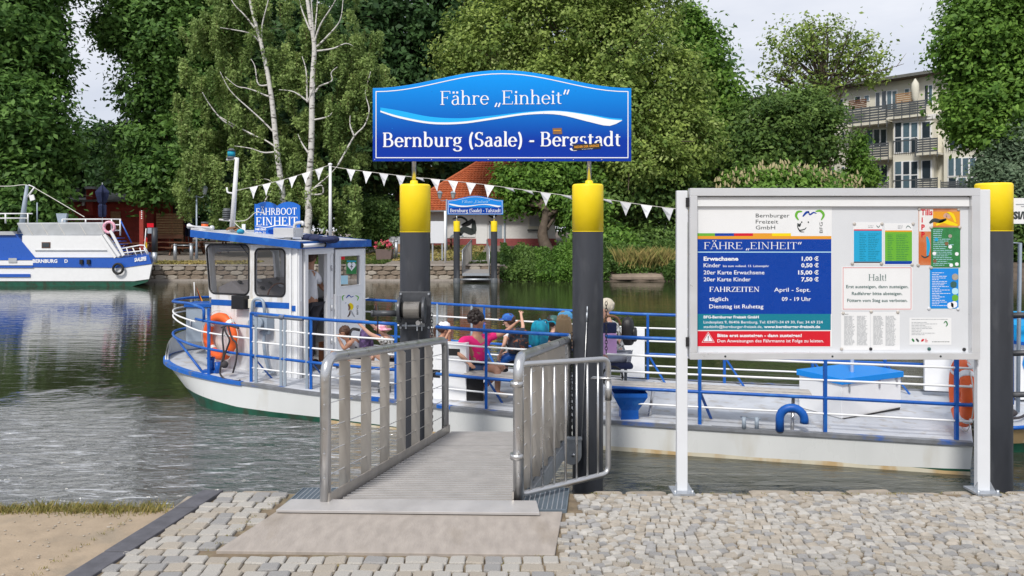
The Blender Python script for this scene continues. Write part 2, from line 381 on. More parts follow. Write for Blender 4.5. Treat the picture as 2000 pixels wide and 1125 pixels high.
def sans_fit(name, txt, p0, p1, cap, mt, parent, bold=0, nrm=V((0, -1, 0)), up=V((0, 0, 1)), cat=None, label=None):
    cu = bpy.data.curves.new('t', 'FONT'); cu.body = txt; cu.size = 1; cu.offset = bold; cu.resolution_u = 2
    o = bpy.data.objects.new('t', cu); me = bpy.data.meshes.new_from_object(o)
    n = len(me.vertices); co = np.zeros(n*3); me.vertices.foreach_get('co', co); co = co.reshape(-1, 3)
    lo, hi = co[:, 0].min(), co[:, 0].max(); X = p1-p0; Wd = X.length; X = np.array(X.normalized()); O = np.array(p0-origin(parent)); Y = np.array(up)
    q = O+np.outer((co[:, 0]-lo)/(hi-lo)*Wd, X)+np.outer(co[:, 1]*cap/.70, Y)
    me.vertices.foreach_set('co', q.ravel()); me.update(); me.name = name; me.materials.clear(); me.materials.append(mt)
    o2 = bpy.data.objects.new(name, me); link(o2, parent); bpy.data.objects.remove(o); bpy.data.curves.remove(cu)
    return tag(o2, label)

# ------------------------------------------------------------------ foliage
def leafmesh(name, P, Nn, size, tone, mt, parent=None, aspect=1.5, **kw):
    """P (n,3) leaf centres, Nn (n,3) facing, each a small folded leaf of two triangles-pairs"""
    n = len(P); Nn = Nn/np.linalg.norm(Nn, axis=1, keepdims=True)
    r = RNG.normal(size=(n, 3)); A = np.cross(Nn, r); A /= np.linalg.norm(A, axis=1, keepdims=True)+1e-9; B = np.cross(Nn, A)
    s = (size*RNG.uniform(.6, 1.35, n))[:, None]
    o0 = np.array(origin(parent)); P = P-o0
    q = np.stack([P-A*s*aspect*.5, P+B*s*.42+Nn*s*.12, P+A*s*aspect*.5, P-B*s*.42+Nn*s*.12], 1).reshape(-1, 3)
    me = bpy.data.meshes.new(name); me.vertices.add(4*n); me.vertices.foreach_set('co', q.ravel())
    me.loops.add(4*n); me.loops.foreach_set('vertex_index', np.arange(4*n)); me.polygons.add(n)
    me.polygons.foreach_set('loop_start', np.arange(n)*4); me.polygons.foreach_set('loop_total', np.full(n, 4)); me.update()
    at = me.attributes.new('tone', 'FLOAT', 'POINT'); at.data.foreach_set('value', np.repeat(np.clip(tone, 0, 1), 4))
    me.materials.append(mt); o = bpy.data.objects.new(name, me); link(o, parent); return tag(o, **kw)
def clumps(blobs, n_cl, per, csz, squash=.8, shell=.55, droop=0):
    """leaf positions: clumps scattered through ellipsoids, thicker near their outsides"""
    vol = np.array([b[3]*b[4]*b[5] for b in blobs])**.67; k = RNG.choice(len(blobs), n_cl, p=vol/vol.sum())
    Bb = np.array(blobs)[k]; d = RNG.normal(size=(n_cl, 3)); d /= np.linalg.norm(d, axis=1, keepdims=True)
    r = shell+(1-shell)*RNG.random(n_cl)**.6; r *= RNG.uniform(.80, 1.14, n_cl)
    C = Bb[:, :3]+d*r[:, None]*Bb[:, 3:6]
    cs = csz*RNG.uniform(.5, 1.4, n_cl); idx = np.repeat(np.arange(n_cl), per)
    e = RNG.normal(size=(len(idx), 3)); e[:, 2] *= squash
    P = C[idx]+e*cs[idx][:, None]*.5
    if droop: P[:, 2] -= RNG.random(len(idx))*droop
    Nn = d[idx]*.7+RNG.normal(size=(len(idx), 3))*.55+np.array([0, -.1, .55])
    tone = np.clip(RNG.normal(.42, .24, n_cl)[idx]+RNG.normal(0, .15, len(idx))+e[:, 2]*.10, 0, 1)  # upper side of each clump toned paler, light put into the colour
    return P, Nn, tone
def pxblob(px, py, Y, rx, ry, rd=None):
    """ellipsoid seen at pixel (px,py), depth Y, with half sizes in photo pixels"""
    c = U(px, py, Y); return (c.x, c.y, c.z, rx*Y/FX, (rd or rx)*Y/FX, ry*Y/FX)
def limb_tree(mb, base, top, r0, blobs, n=7, rt=.25):
    base, top = V(base), V(top)
    path = bez([base, base.lerp(top, .35)+V((RNG.normal(0, .12), 0, 0))*r0*3, base.lerp(top, .7), top], 5)
    mb.tube(path, [r0*(1-(1-rt)*i/(len(path)-1))*(1.35 if i == 0 else 1) for i in range(len(path))], 8)
    for b in blobs[:n]:
        st = base.lerp(top, RNG.uniform(.45, .95)); c = V(b[:3]); mid = st.lerp(c, .5)+V((0, 0, -.15*(c-st).length*.3))
        end = st.lerp(c, 1.15); p = bez([st, mid, end], 4)
        mb.tube(p, [r0*.42*(1-.8*i/(len(p)-1)) for i in range(len(p))], 6)
        for q in range(3):
            e2 = c+V((RNG.normal()*b[3], RNG.normal()*b[4], RNG.normal()*b[5]))*.6; mb.tube([mid.lerp(end, .4), e2], [r0*.16, r0*.04], 5)
def tree(name, label, base, top, r0, blobs, n_cl, per, csz, lsz, lm, cat='tree', group=None, bark='bark', shell=.55, limbs=7, aspect=1.5, droop=0):
    t = thing(name, label, cat, base, group)
    P, Nn, tone = clumps(blobs, n_cl, per, csz, shell=shell, droop=droop)
    leafmesh('crown', P, Nn, lsz, tone, M[lm], t, aspect)
    mb = MB(); limb_tree(mb, base, top, r0, blobs, limbs); mb.build('trunk', M[bark], t)
    return t
def bush(name, label, blobs, n_cl, per, csz, lsz, lm, cat='bush', group=None, aspect=1.5, shell=.4):
    b0 = blobs[0]; base = V((b0[0], b0[1], b0[2]-b0[5])); t = thing(name, label, cat, base, group)
    P, Nn, tone = clumps(blobs, n_cl, per, csz, shell=shell)
    leafmesh('foliage', P, Nn, lsz, tone, M[lm], t, aspect)
    mb = MB()
    for i in range(6):
        b = blobs[i % len(blobs)]; e = V(b[:3])+V((RNG.normal()*b[3]*.4, RNG.normal()*b[4]*.4, b[5]*.3)); mb.tube([base+V((RNG.normal()*.1, 0, 0)), base.lerp(e, .5), e], [.05, .035, .01], 5)
    mb.build('stem', M['bark'], t); return t

# ------------------------------------------------------------------ water
WZ = -0.81
def water_mat():
    m = bpy.data.materials.new('river_water'); m.use_nodes = True; t = m.node_tree; n = t.nodes; l = t.links.new; b = n['Principled BSDF']
    b.inputs['Base Color'].default_value = (.030, .032, .020, 1); b.inputs['Roughness'].default_value = .035; b.inputs['IOR'].default_value = 1.42; b.inputs['Specular IOR Level'].default_value = .75
    g = n.new('ShaderNodeNewGeometry'); sp = n.new('ShaderNodeSeparateXYZ'); l(g.outputs['Position'], sp.inputs[0])
    def ma(op, a, c=None, d=None):
        x = n.new('ShaderNodeMath'); x.operation = op
        for i, v in enumerate((a, c, d)):
            if v is None: continue
            if hasattr(v, 'is_linked'): l(v, x.inputs[i])
            else: x.inputs[i].default_value = v
        return x.outputs[0]
    def mr(v, a, c, lo=0, hi=1):
        x = n.new('ShaderNodeMapRange'); x.interpolation_type = 'SMOOTHSTEP'; l(v, x.inputs[0]); x.inputs[1].default_value = a; x.inputs[2].default_value = c; x.inputs[3].default_value = lo; x.inputs[4].default_value = hi; return x.outputs[0]
    def nz(scale, sx, sy, det=2, rough=.5, dist=0, rot=0):
        p = n.new('ShaderNodeMapping'); p.inputs['Scale'].default_value = (sx, sy, 1); p.inputs['Rotation'].default_value = (0, 0, rot); l(g.outputs['Position'], p.inputs[0])
        q = n.new('ShaderNodeTexNoise'); q.inputs['Scale'].default_value = scale; q.inputs['Detail'].default_value = det; q.inputs['Roughness'].default_value = rough; q.inputs['Distortion'].default_value = dist; l(p.outputs[0], q.inputs['Vector']); return q.outputs[0]
    wob = nz(.8, 1, 1, 3)
    yy = ma('ADD', sp.outputs['Y'], ma('MULTIPLY', ma('SUBTRACT', wob, .5), 3.0))
    edge = ma('ADD', yy, ma('MULTIPLY', ma('ADD', sp.outputs['X'], 4.5), -.28))
    wake = ma('MULTIPLY', mr(edge, 12.4, 8.9), mr(sp.outputs['X'], 1.4, -.6, .12, 1))
    wake = ma('MAXIMUM', wake, mr(sp.outputs['X'], 2.6, 4.2, 0, .0))
    calm = ma('ADD', ma('MULTIPLY', nz(1.1, .8, 2.4, 2), .006), ma('ADD', ma('MULTIPLY', nz(3.0, .45, 2.4, 2), .0045), ma('MULTIPLY', nz(10, .6, 1.7, 2), .0010)))
    chop = ma('ADD', ma('MULTIPLY', nz(1.5, .8, 2.2, 2, .5, .6), .14), ma('ADD', ma('MULTIPLY', nz(5, .7, 1.7, 3, .6, 1.0), .075), ma('MULTIPLY', nz(22, .7, 1.3, 3, .6, .4), .009)))
    h = ma('ADD', calm, ma('MULTIPLY', chop, wake))
    bp = n.new('ShaderNodeBump'); bp.inputs['Strength'].default_value = 1; bp.inputs['Distance'].default_value = 1; l(h, bp.inputs['Height']); l(bp.outputs[0], b.inputs['Normal'])
    # churned water coloured paler, standing in for the sky it reflects
    x = n.new('ShaderNodeMix'); x.data_type = 'RGBA'; l(wake, x.inputs[0]); x.inputs[6].default_value = (.026, .030, .016, 1); x.inputs[7].default_value = (.11, .115, .115, 1)
    glint = ma('MULTIPLY', wake, ma('ADD', ma('MULTIPLY', mr(nz(4.2, .5, 2.6, 5, .62, 1.2), .53, .68), .75), ma('MULTIPLY', mr(nz(13, .6, 2.2, 3, .6, .5), .58, .68), .35)))  # pale streaks painted in for sky glints on the chop
    y_ = n.new('ShaderNodeMix'); y_.data_type = 'RGBA'; l(glint, y_.inputs[0]); l(x.outputs[2], y_.inputs[6]); y_.inputs[7].default_value = (.56, .58, .62, 1); l(y_.outputs[2], b.inputs['Base Color'])
    MATS['river_water'] = m
water_mat()
MB().add([(-220, 4.2, WZ), (220, 4.2, WZ), (220, 40, WZ), (-220, 40, WZ)], [(0, 1, 2, 3)]).build('river_water', M['river_water'], kind='structure')

# ------------------------------------------------------------------ near quay
EDGE = lambda x: 4.90 if x > -2.0 else 4.62
MB().add([(-60, -60, -.022), (60, -60, -.022), (60, 4.80, -.022), (.9, 4.80, -.022), (.9, 4.86, -.022), (-2.05, 4.86, -.022), (-2.05, 4.55, -.022), (-60, 4.55, -.022)], [tuple(range(8))]).build('ground', M['joint'], kind='structure')
qb = MB()
qb.bbox((-60, 4.42, -2.2), (-2.12, 4.60, -.03)); qb.bbox((-2.115, 4.6, -2.2), (60, 4.84, -.03)); qb.build('quay_wall', M['edge_stone'], kind='structure')
pave = MB().add([(-2.05, .5, -.018), (9, .5, -.018), (9, 4.84, -.018), (-2.05, 4.84, -.018)], [(0, 1, 2, 3)]).build('cobbled_pavement', M['joint'], kind='structure')
# rough edging stones along the water
def stone(mb, c, dx, dy, dz, rz, m=0, k=8, rnd=.11):
    ring = []
    for sx_, sy_, o in ((1, 1, 0), (-1, 1, 1), (-1, -1, 0), (1, -1, 1)):
        jx, jy = random.uniform(1-rnd, 1.0)*dx/2, random.uniform(1-rnd, 1.0)*dy/2; c1 = random.uniform(.10, .24)
        pr_ = [(sx_*jx, sy_*jy*(1-c1)), (sx_*jx*(1-c1), sy_*jy)]; ring += pr_ if o == 0 else pr_[::-1]
    cr, sr = cos(rz), sin(rz); P = lambda x, y, z: V((c[0]+x*cr-y*sr, c[1]+x*sr+y*cr, c[2]+z))
    tz = random.uniform(-.004, .004)
    vs = [P(x, y, -dz) for x, y in ring]+[P(x*1.0, y*1.0, -.006) for x, y in ring]+[P(x*.89, y*.89, (x/dx+y/dy)*tz*1.2) for x, y in ring]
    fs = [(j+r*k, (j+1) % k+r*k, (j+1) % k+(r+1)*k, j+(r+1)*k) for r in (0, 1) for j in range(k)]+[tuple(range(2*k, 3*k))]
    b = len(mb.v); mb.v += vs
    for f in fs: mb.f.append([b+i for i in f]); mb.m.append(m); mb.s.append(False)
x = -2.0
while x < 4.6:
    wd = random.uniform(.16, .34)
    if not (-1.47 < x+wd/2 < .42):
        mb = MB(); stone(mb, (x+wd/2, 4.84+random.uniform(-.01, .015), random.uniform(-.024, -.008)), wd*.97, random.uniform(.09, .12), .2, random.uniform(-.04, .04), 0, 8, .1)
        mb.build('edge_stone', M['edge_stone'], pave)
    x += wd
# cobbles
def in_slab(x, y):
    if 4.47 < y < 4.95 and -1.50 < x < .42: return True
    if y >= 3.91-.028*(x+1.575) and y < 4.55:
        f = (y-3.93)/.6; return -1.62+.17*f < x < .25+.075*f
    return False
cells = []
y = 2.9; r = 0
while y < 4.80:                                      # left strip: larger setts in straight rows
    x = -2.0+.167*(4.8-y)*-1-.02+(r % 2)*.045
    while x < .30:
        wx = random.uniform(.085, .125)
        lim = .235+.075*(y-3.93)/.6 if y > 3.93 else .30
        if x > -2.03-.167*(4.8-y)+.06 and not in_slab(x+wx/2, y) and x+wx/2 < lim+.02: cells.append((x+wx/2, y+random.uniform(-.006, .006), wx*.965, .083, random.uniform(-.08, .08)))
        x += wx
    y += .086; r += 1
y = 2.9; r = 0
while y < 4.90:                                      # right field: small mosaic setts laid in shallow arcs
    x = (.245 if y < 4.46 else .30)+(r % 2)*.03
    while x < 4.7:
        wx = random.uniform(.050, .078); xc = x+wx/2; ph = (xc/.62) % 1; yc = y+.085*(1-4*(ph-.5)**2)-.04
        if yc < 4.79 and not in_slab(xc, yc): cells.append((xc, yc+random.uniform(-.004, .004), wx*.95, .0455, (1-2*ph)*-.45+random.uniform(-.1, .1)))
        x += wx
    y += .0475; r += 1
CM = [M['cobble_light'], M['cobble_tan'], M['cobble_grey']]
prot = []
for k in range(18):
    mb = MB(); stone(mb, (0, 0, 0), 1, 1, .03, 0, 0, 8); me = bpy.data.meshes.new('cobble')
    me.from_pydata([tuple(v) for v in mb.v], [], mb.f); me.materials.append(CM[[0, 0, 0, 1, 1, 2][k % 6]]); prot.append(me)
def seen(c):
    px, py = 1000+FX*c[0]/c[1], HY+FX*EYE/c[1]; return -5 < px < 2005 and py < 1128
vis = sorted([c for c in cells if seen(c)], key=lambda c: -c[2]*c[3]/c[1]**3)
one = set(map(id, vis[:300])); rest = MB()
for c in cells:
    z = random.uniform(-.004, .004)
    if id(c) in one:
        o = bpy.data.objects.new('cobble', random.choice(prot)); link(o, pave); o.location = (c[0], c[1], z); o.rotation_euler.z = c[4]; o.scale = (c[2], c[3], 1)
    else: stone(rest, (c[0], c[1], z), c[2], c[3], .03, c[4], random.choice([0, 0, 0, 1, 1, 2]))
rest.build('cobbles', CM, pave, kind='stuff', fix=False)
# weeds and dry tufts along joints and the water's edge
def tufts(name, spots, h, mt, kind='stuff', spread=.03, per=14, parent=None, **kw):
    mb = MB(); tn = []
    for (x, y, z, hh) in spots:
        for k in range(per):
            a = RNG.uniform(0, 2*pi); bx, by = x+RNG.normal()*spread, y+RNG.normal()*spread*.6; L = h*hh*RNG.uniform(.4, 1.1); wd = .002+h*.02
            dx, dy = cos(a), sin(a); ln = RNG.uniform(.1, .8)*L
            mb.add([(bx-dy*wd, by+dx*wd, z), (bx+dy*wd, by-dx*wd, z), (bx+dx*ln*.4, by+dy*ln*.4, z+L*.6), (bx+dx*ln, by+dy*ln, z+L)], [(0, 1, 2), (2, 1, 3)], 0); tn += [RNG.random()]*4
    o = mb.build(name, mt, parent, fix=False, kind=kind, **kw); at = o.data.attributes.new('tone', 'FLOAT', 'POINT'); at.data.foreach_set('value', tn); return o
tufts('dry_grass', [(RNG.uniform(-3.4, -2.12), 4.53+RNG.normal()*.035, -.01, RNG.uniform(.3, 1)) for _ in range(300)], .062, M['dry_grass'])
tufts('joint_weeds', [(*(lambda c: (c[0]+c[2]*.5, c[1]+c[3]*.5))(random.choice(cells)), -.012, 1) for _ in range(240)]+[(-2.16-.167*(4.8-q)-.02, q, 0, 1.2) for q in np.linspace(3.6, 4.5, 14)]+[(-1.62+.167*(q-3.9), q, 0, .9) for q in np.linspace(3.95, 4.7, 9)]+[(RNG.uniform(.5, 3.6), 4.8, 0, .8) for _ in range(40)], .016, M['dry_grass'], per=9, spread=.014)
pb = MB()
for i in range(260):
    y = RNG.uniform(3.3, 4.5); x = RNG.uniform(-3.5, -2.2+.0-.15*(4.5-y)); r_ = RNG.uniform(.002, .007); pb.ball((x, y, 0), (r_*1.4, r_, r_*.8), 6, 4)
pb.build('pebbles', M['cobble_tan'], kind='stuff')
# sandy path, kerb, slab
MB().add([(-60, -5, -.004), (-3.6, -5, -.004), (-2.24, 3.2, -.004), (-2.02, 4.56, -.004), (-60, 4.56, -.004)], [(0, 1, 2, 3, 4)]).build('sand_path', M['sand'], kind='structure')
kb = MB().add([(-2.32, 3.0, -.012), (-2.12, 3.0, -.012), (-1.90, 4.84, -.012), (-2.04, 4.84, -.012)], [(0, 1, 2, 3)]).build('kerb', M['joint'], kind='structure')
for i in range(6):
    a, b = 3.0+i*.31, 3.0+(i+1)*.31-.006; L = lambda y: -2.30+.15*(y-3)+0; MB().prism([(L(a), a, -.05), (L(a)+.135, a, -.05), (L(b)+.135, b, -.05), (L(b), b, -.05)], (0, 0, .056+random.uniform(-.002, .002))).build('kerb_stone', M['kerb'], kb, bev=.004)
MB().prism([(-1.575, 3.95, -.06), (.225, 3.90, -.06), (.305, 4.50, -.06), (-1.43, 4.50, -.06)], (0, 0, .060)).build('concrete_slab', M['concrete'], kind='structure', bev=.004)
# under the gratings and the bridge head: bearing ledge
MB().bbox((-1.49, 4.50, -.7), (.40, 4.90, -.09)).build('bridge_bearing', M['edge_stone'], kind='structure')

# ------------------------------------------------------------------ steel gratings beside the bridge head
def grating(x0, x1, y0, y1, sk, label):
    t = thing('metal_grating', label, 'grating', ((x0+x1)/2, y0, 0), 'gratings beside the bridge head')
    S = lambda x, y: x+sk*(y-y0)
    mb = MB()
    for a, b in (((x0, y0), (x1, y0)), ((x0, y1), (x1, y1)), ((x0, y0), (x0, y1)), ((x1, y0), (x1, y1))):
        mb.beam((S(*a), a[1], -.012), (S(*b), b[1], -.012), .007, .034)
    mb.build('frame', M['grating'], t)
    mb = MB(); n = int((y1-y0)/.017)
    for i in range(1, n):
        y = y0+(y1-y0)*i/n; mb.beam((S(x0, y), y, -.014), (S(x1, y), y, -.014), .007, .03)
    mb.build('bearing_bar', M['grating'], t, kind='stuff')
    n = 9
    for i in range(1, n):
        x = x0+(x1-x0)*i/n; m2 = MB(); m2.beam((S(x, y0), y0, -.004), (S(x, y1), y1, -.004), .006, .012); m2.build('cross_bar', M['galv'], t)
grating(-1.42, -1.14, 4.53, 4.90, .12, 'grey steel grating let into the quay left of the bridge')
grating(.06, .33, 4.52, 4.90, .12, 'grey steel grating let into the quay right of the bridge, under the open gate')

# ------------------------------------------------------------------ gangway bridge
gw = thing('gangway', 'steel gangway bridge sloping from the quay towards the ferry, with handrails', 'gangway', (-.55, 4.55, 0))
A0, A1 = V((-1.13, 4.57, .01)), V((-.61, 7.25, -.265)); B0, B1 = V((.005, 4.60, .01)), V((.525, 7.25, -.265))
def LP(t, e=0): return (A0.lerp(A1, t)).lerp(B0.lerp(B1, t), e)
seams = [0, .26, .5, .72, .88, 1]
for i in range(5):
    mb = MB(); t0, t1 = seams[i]+.002, seams[i+1]-.002
    mb.prism([LP(t0, .01), LP(t0, .99), LP(t1, .99), LP(t1, .01)], (0, 0, -.03)); o = mb.build('deck_plate', M['gang_deck'], gw)
mb = MB(); n = 42                                   # anti-slip ribs across the deck
for i in range(n):
    t = (i+.5)/n; p, q = LP(t, .02)+V((0, 0, .0)), LP(t, .98)+V((0, 0, .0)); mb.beam(p, q, .018, .020)
mb.build('deck_ribs', M['deck_rib'], gw, kind='stuff')
for e in (0, 1):
    mb = MB(); dz = V((0, 0, .03)); mb.beam(LP(0, e)+dz, LP(1, e)+dz, .012, .085); mb.build('side_curb', M['steel_flat'], gw)
    mb = MB(); mb.beam(LP(0, e)-V((0, 0, .12)), LP(1, e)-V((0, 0, .12)), .06, .14); mb.build('side_girder', M['galv'], gw)
mb = MB(); mb.prism([(-1.42, 4.465, .006), (.165, 4.42, .006), (.15, 4.585, .02), (-1.37, 4.61, .02)], (0, 0, .016)); mb.build('threshold_plate', M['deck_rib'], gw, bev=.002)
H = .905
for e in (0, 1):
    off = -.03 if e == 0 else .03
    f = lambda t, z=0: LP(t, e)+V((off, 0, z))
    pth = rbend([f(.01, -.02), f(.01, H), f(.985, H), f(.985, -.1)], .13, 6)
    MB().tube(pth[:1]+pth[1:], .034, 14).build('handrail_frame', M['steel'], gw)
    for z in (.0,):
        mb = MB()
        for zz in (.74, .84): mb.cyl(f(.01, zz), f(.01, zz+.0), .03, n=8) if 0 else None
    for i in range(6):
        t = (4.88+i*.36-4.57)/2.68; p = f(t, .02); q = f(t, H-.05)
        mb = MB(); mb.add([], []); w2 = .036
        mb.box((p+q)/2, (w2*2, .008, (q-p).length)); mb.add([q+V((-w2, .004, 0)), q+V((w2, .004, 0)), q+V((w2-.02, .004, .02)), q+V((-w2, .004, .02)), q+V((-w2, -.004, 0)), q+V((w2, -.004, 0)), q+V((w2-.02, -.004, .02)), q+V((-w2, -.004, .02))], [(0, 1, 2, 3), (7, 6, 5, 4), (0, 4, 5, 1), (1, 5, 6, 2), (2, 6, 7, 3), (3, 7, 4, 0)])
        mb.build('baluster_plate', M['steel_flat'], gw)
    for j in range(5):
        z = .17+j*.15; MB().tube([f(.01, z), f(.985, z)], .003, 6).build('wire', M['steel'], gw)
        mb = MB(); mb.cyl(f(.01, z)+V((0, -.045, 0)), f(.01, z)+V((0, .0, 0)), .008, n=8); mb.build('wire_fitting', M['steel'], gw)

# side gate folded open at the bridge head
gt = thing('folding_gate', 'tubular steel gate standing open beside the right bridge railing', 'gate', (.06, 4.62, 0))
g0, g1 = V((.045, 4.64, 0)), V((.655, 5.05, 0))
mb = MB(); c = [g0+V((0, 0, .05)), g0+V((0, 0, .865)), g1+V((0, 0, .83)), g1+V((0, 0, .05))]
fr = [c[0].lerp(c[1], .5)]+rbend([c[0].lerp(c[1], .5), c[1], c[2], c[3], c[0], c[0].lerp(c[1], .45)], .055, 5)[1:]
mb.tube(fr, .019, 12); mb.build('frame', M['steel'], gt)
for i in range(1, 8):
    p = g0.lerp(g1, i/8); MB().tube([p+V((0, 0, .055)), p+V((0, 0, .865-.035*i/8))], .0075, 8).build('bar', M['steel'], gt)
for z in (.28, .73):
    mb = MB(); mb.cyl(V((.03, 4.625, z)), V((.03, 4.625, z+.035)), .042, n=16); mb.box((.05, 4.632, z+.017), (.05, .03, .02)); mb.build('hinge', M['steel'], gt)
mb = MB(); mb.tube([g1+V((-.12, -.02, .70)), g1+V((.03, -.02, .70)), g1+V((.09, .0, .69)), g1+V((.05, .04, .69)), g1+V((-.10, .03, .70))], .006, 8, closed=True); mb.cyl(g1+V((0, 0, .55)), g1+V((0, 0, .68)), .024, n=12); mb.build('latch', M['steel'], gt)

# ------------------------------------------------------------------ mooring piles, sign
def pile(x, y, r, ztop, zband, label):
    t = thing('mooring_pile', label, 'mooring pile', (x, y, -2.5), 'black and yellow mooring piles on the near bank')
    mb = MB(); mb.lathe((x, y, 0), [(r, -2.5), (r, zband)], 40); mb.build('shaft', M['pile_black'], t)
    mb = MB(); mb.lathe((x, y, 0), [(0, ztop), (r*.93, ztop), (r*1.0, ztop-.012), (r*1.015, ztop-.02), (r*1.015, zband+.004), (r*.97, zband+.002), (r*.97, zband)], 40); mb.build('yellow_cap', M['yellow'], t)
    mb = MB(); mb.lathe((x, y, 0), [(r*1.018, zband-.002), (r*1.018, zband+.004)], 40); mb.build('weld_seam', M['yellow'], t)
    return t
PL, PR = V((-.952, 7.3, 0)), V((.735, 7.2, 0))
pile(PL.x, PL.y, .148, 2.157, 1.69, 'mooring pile with the cable winch, left leg of the ferry sign')
pile(PR.x, PR.y, .149, 2.152, 1.695, 'mooring pile behind the open gate, right leg of the ferry sign')
PQ = V((4.405, 6.79, 0))
pile(PQ.x, PQ.y, .150, 2.135, 1.70, 'mooring pile right of the notice board with a white plate beside it')
SY = 7.22
sg = thing('ferry_sign', 'large blue arched ferry sign on two steel stubs between the yellow pile tops', 'sign', (-.1, SY, 2.15))
def SP(px, py, d=0): return U(px, py, SY)+V((0, -d, 0))
def arch(xa, xb, yb, yt, ym, ins=0, n=24):
    """outline of the arched plate: flat shoulders, swelling middle"""
    pts = [(xa, yb), (xb, yb)]
    for i in range(n+1):
        t = 1-i/n; s = .5-.5*cos(2*pi*min(max((t-.0)/1.0, 0), 1)); pts.append((xa+(xb-xa)*t, yt-(yt-ym)*s))
    return pts
O1 = arch(728, 1233, 315, 172, 137)
def grad_mat(name, lo, hi, z0, z1):
    m = bpy.data.materials.new(name); m.use_nodes = True; t = m.node_tree; n = t.nodes; l = t.links.new; b = n['Principled BSDF']; b.inputs['Roughness'].default_value = .35; b.inputs['Specular IOR Level'].default_value = .15
    g = n.new('ShaderNodeTexCoord'); s = n.new('ShaderNodeSeparateXYZ'); l(g.outputs['Object'], s.inputs[0]); r = n.new('ShaderNodeMapRange'); l(s.outputs[2], r.inputs[0]); r.inputs[1].default_value = z0; r.inputs[2].default_value = z1
    x = n.new('ShaderNodeMix'); x.data_type = 'RGBA'; x.inputs[6].default_value = (*lo, 1); x.inputs[7].default_value = (*hi, 1); l(r.outputs[0], x.inputs[0]); l(x.outputs[2], b.inputs['Base Color']); MATS[name] = m
zb, zt = U(0, 315, SY).z-2.15, U(0, 137, SY).z-2.15
grad_mat('sign_print', (.003, .035, .34), (.004, .30, .86), zb+.2, zt-.05)
mb = MB(); mb.prism([SP(x, y) for x, y in O1], (0, .02, 0)); mb.build('panel', M['sign_print'], sg, bev=.002)
mb = MB(); mb.box(SP(980, 240)+V((0, .035, 0)), (2.3, .03, .05)); mb.build('back_rail', M['alu'], sg)
def band(mb, up, lo, d, mk, m=0):
    mb.grid([[mk(x, y, d) for x, y in up], [mk(x, y, d) for x, y in lo]], m)
def outline_strip(mb, pts, wd, d, mk):
    n = len(pts); row = []
    for i in range(n+1):
        a, b, c = pts[(i-1) % n], pts[i % n], pts[(i+1) % n]
        def nr(p, q):
            L = math.hypot(q[0]-p[0], q[1]-p[1]) or 1; return ((q[1]-p[1])/L, -(q[0]-p[0])/L)
        n1, n2 = nr(a, b), nr(b, c); nx, ny = n1[0]+n2[0], n1[1]+n2[1]; k = 2/max(nx*nx+ny*ny, .5); row.append([mk(b[0]-nx*k*wd/4, b[1]-ny*k*wd/4, d), mk(b[0]+nx*k*wd/4, b[1]+ny*k*wd/4, d)])
    mb.grid(row)
mb = MB(); outline_strip(mb, arch(734.5, 1226.5, 308, 179, 144), 3.4, .002, SP); mb.build('border_line', M['print_white'], sg, fix=False)
def wave(xs, ys, x): return np.interp(x, xs, ys)
wx = np.linspace(743, 1215, 40)
def smooth(xs, ys, x):
    p = bez([V((a, b, 0)) for a, b in zip(xs, ys)], 10); return np.interp(x, [q.x for q in p], [q.y for q in p])
k1 = [743, 780, 840, 900, 960, 1030, 1090, 1150, 1190, 1215]
top1 = [210, 216, 228, 231, 226, 218, 216, 223, 230, 232]; mid1 = [216, 227, 238, 238, 230, 220, 217, 225, 233, 235]; bot1 = [219, 231, 242, 242, 234, 224, 224, 238, 246, 235]
T1, T2, T3 = smooth(k1, top1, wx), smooth(k1, mid1, wx), smooth(k1, bot1, wx)
mb = MB(); band(mb, list(zip(wx, T1)), list(zip(wx, T2)), .0022, SP); mb.build('wave_stripe', M['cyan_print'], sg, label='bright cyan wave stripe', fix=False)
mb = MB(); band(mb, list(zip(wx, T2)), list(zip(wx, np.maximum(T3, T2+.5))), .0026, SP); mb.build('wave_stripe', M['print_white'], sg, label='white wave stripe', fix=False)
serif_fit('lettering', 'F\u00e4hre \u201eEinheit\u201c', SP(859, 205, .003), SP(1113, 203, .003), .134, M['print_white'], sg, label='white line of lettering above the wave')
serif_fit('lettering', 'Bernburg (Saale) - Bergstadt', SP(747, 287, .003), SP(1213, 285, .003), .138, M['print_white'], sg, True, label='bold white line of lettering below the wave')
for px, py in [(732+i*55.4, 311.5) for i in range(9)]+[(729.5, 175), (1230.5, 175), (730, 222), (1230, 222), (730, 266), (1230, 266), (843, 178), (954, 178), (1010, 178), (1060, 177), (1124, 177), (896, 222), (766, 251), (910, 219), (1062, 221), (896, 267)]:
    mb = MB(); mb.lathe(SP(px, py, .0), [(0, .0035), (.003, .003), (.0045, .001)], 8, ax=(0, -1, 0)); mb.build('rivet', M['sky_blue_print'] if py < 300 else M['alu'], sg)
mb = MB(); mb.prism([SP(1080, 262, .0045), SP(1098, 262, .0045), SP(1097, 250, .0045), SP(1079, 250.5, .0045)], (0, .0005, 0)); q = mb.build('sticker', M['brown'], sg, label='small worn tan sticker on the panel')
mb = MB(); mb.box(SP(1088, 255, .0055), (.07, .0008, .009)); mb.build('sticker_print', M['print_orange'], q)
mb = MB(); mb.prism([SP(1119, 294, .0045), SP(1173, 290, .0045), SP(1173, 279, .0045), SP(1119, 282, .0045)], (0, .0005, 0)); q = mb.build('sticker', M['black'], sg, label='black sticker across the last word')
sans_fit('sticker_print', 'RIEDER DER GRENZE', SP(1122, 289.5, .006), SP(1170, 286.5, .006), .022, M['print_orange'], q, .02)
sans_fit('sticker_print', 'www.rieder', SP(1136, 292.3, .006), SP(1158, 291, .006), .008, M['print_white'], q)
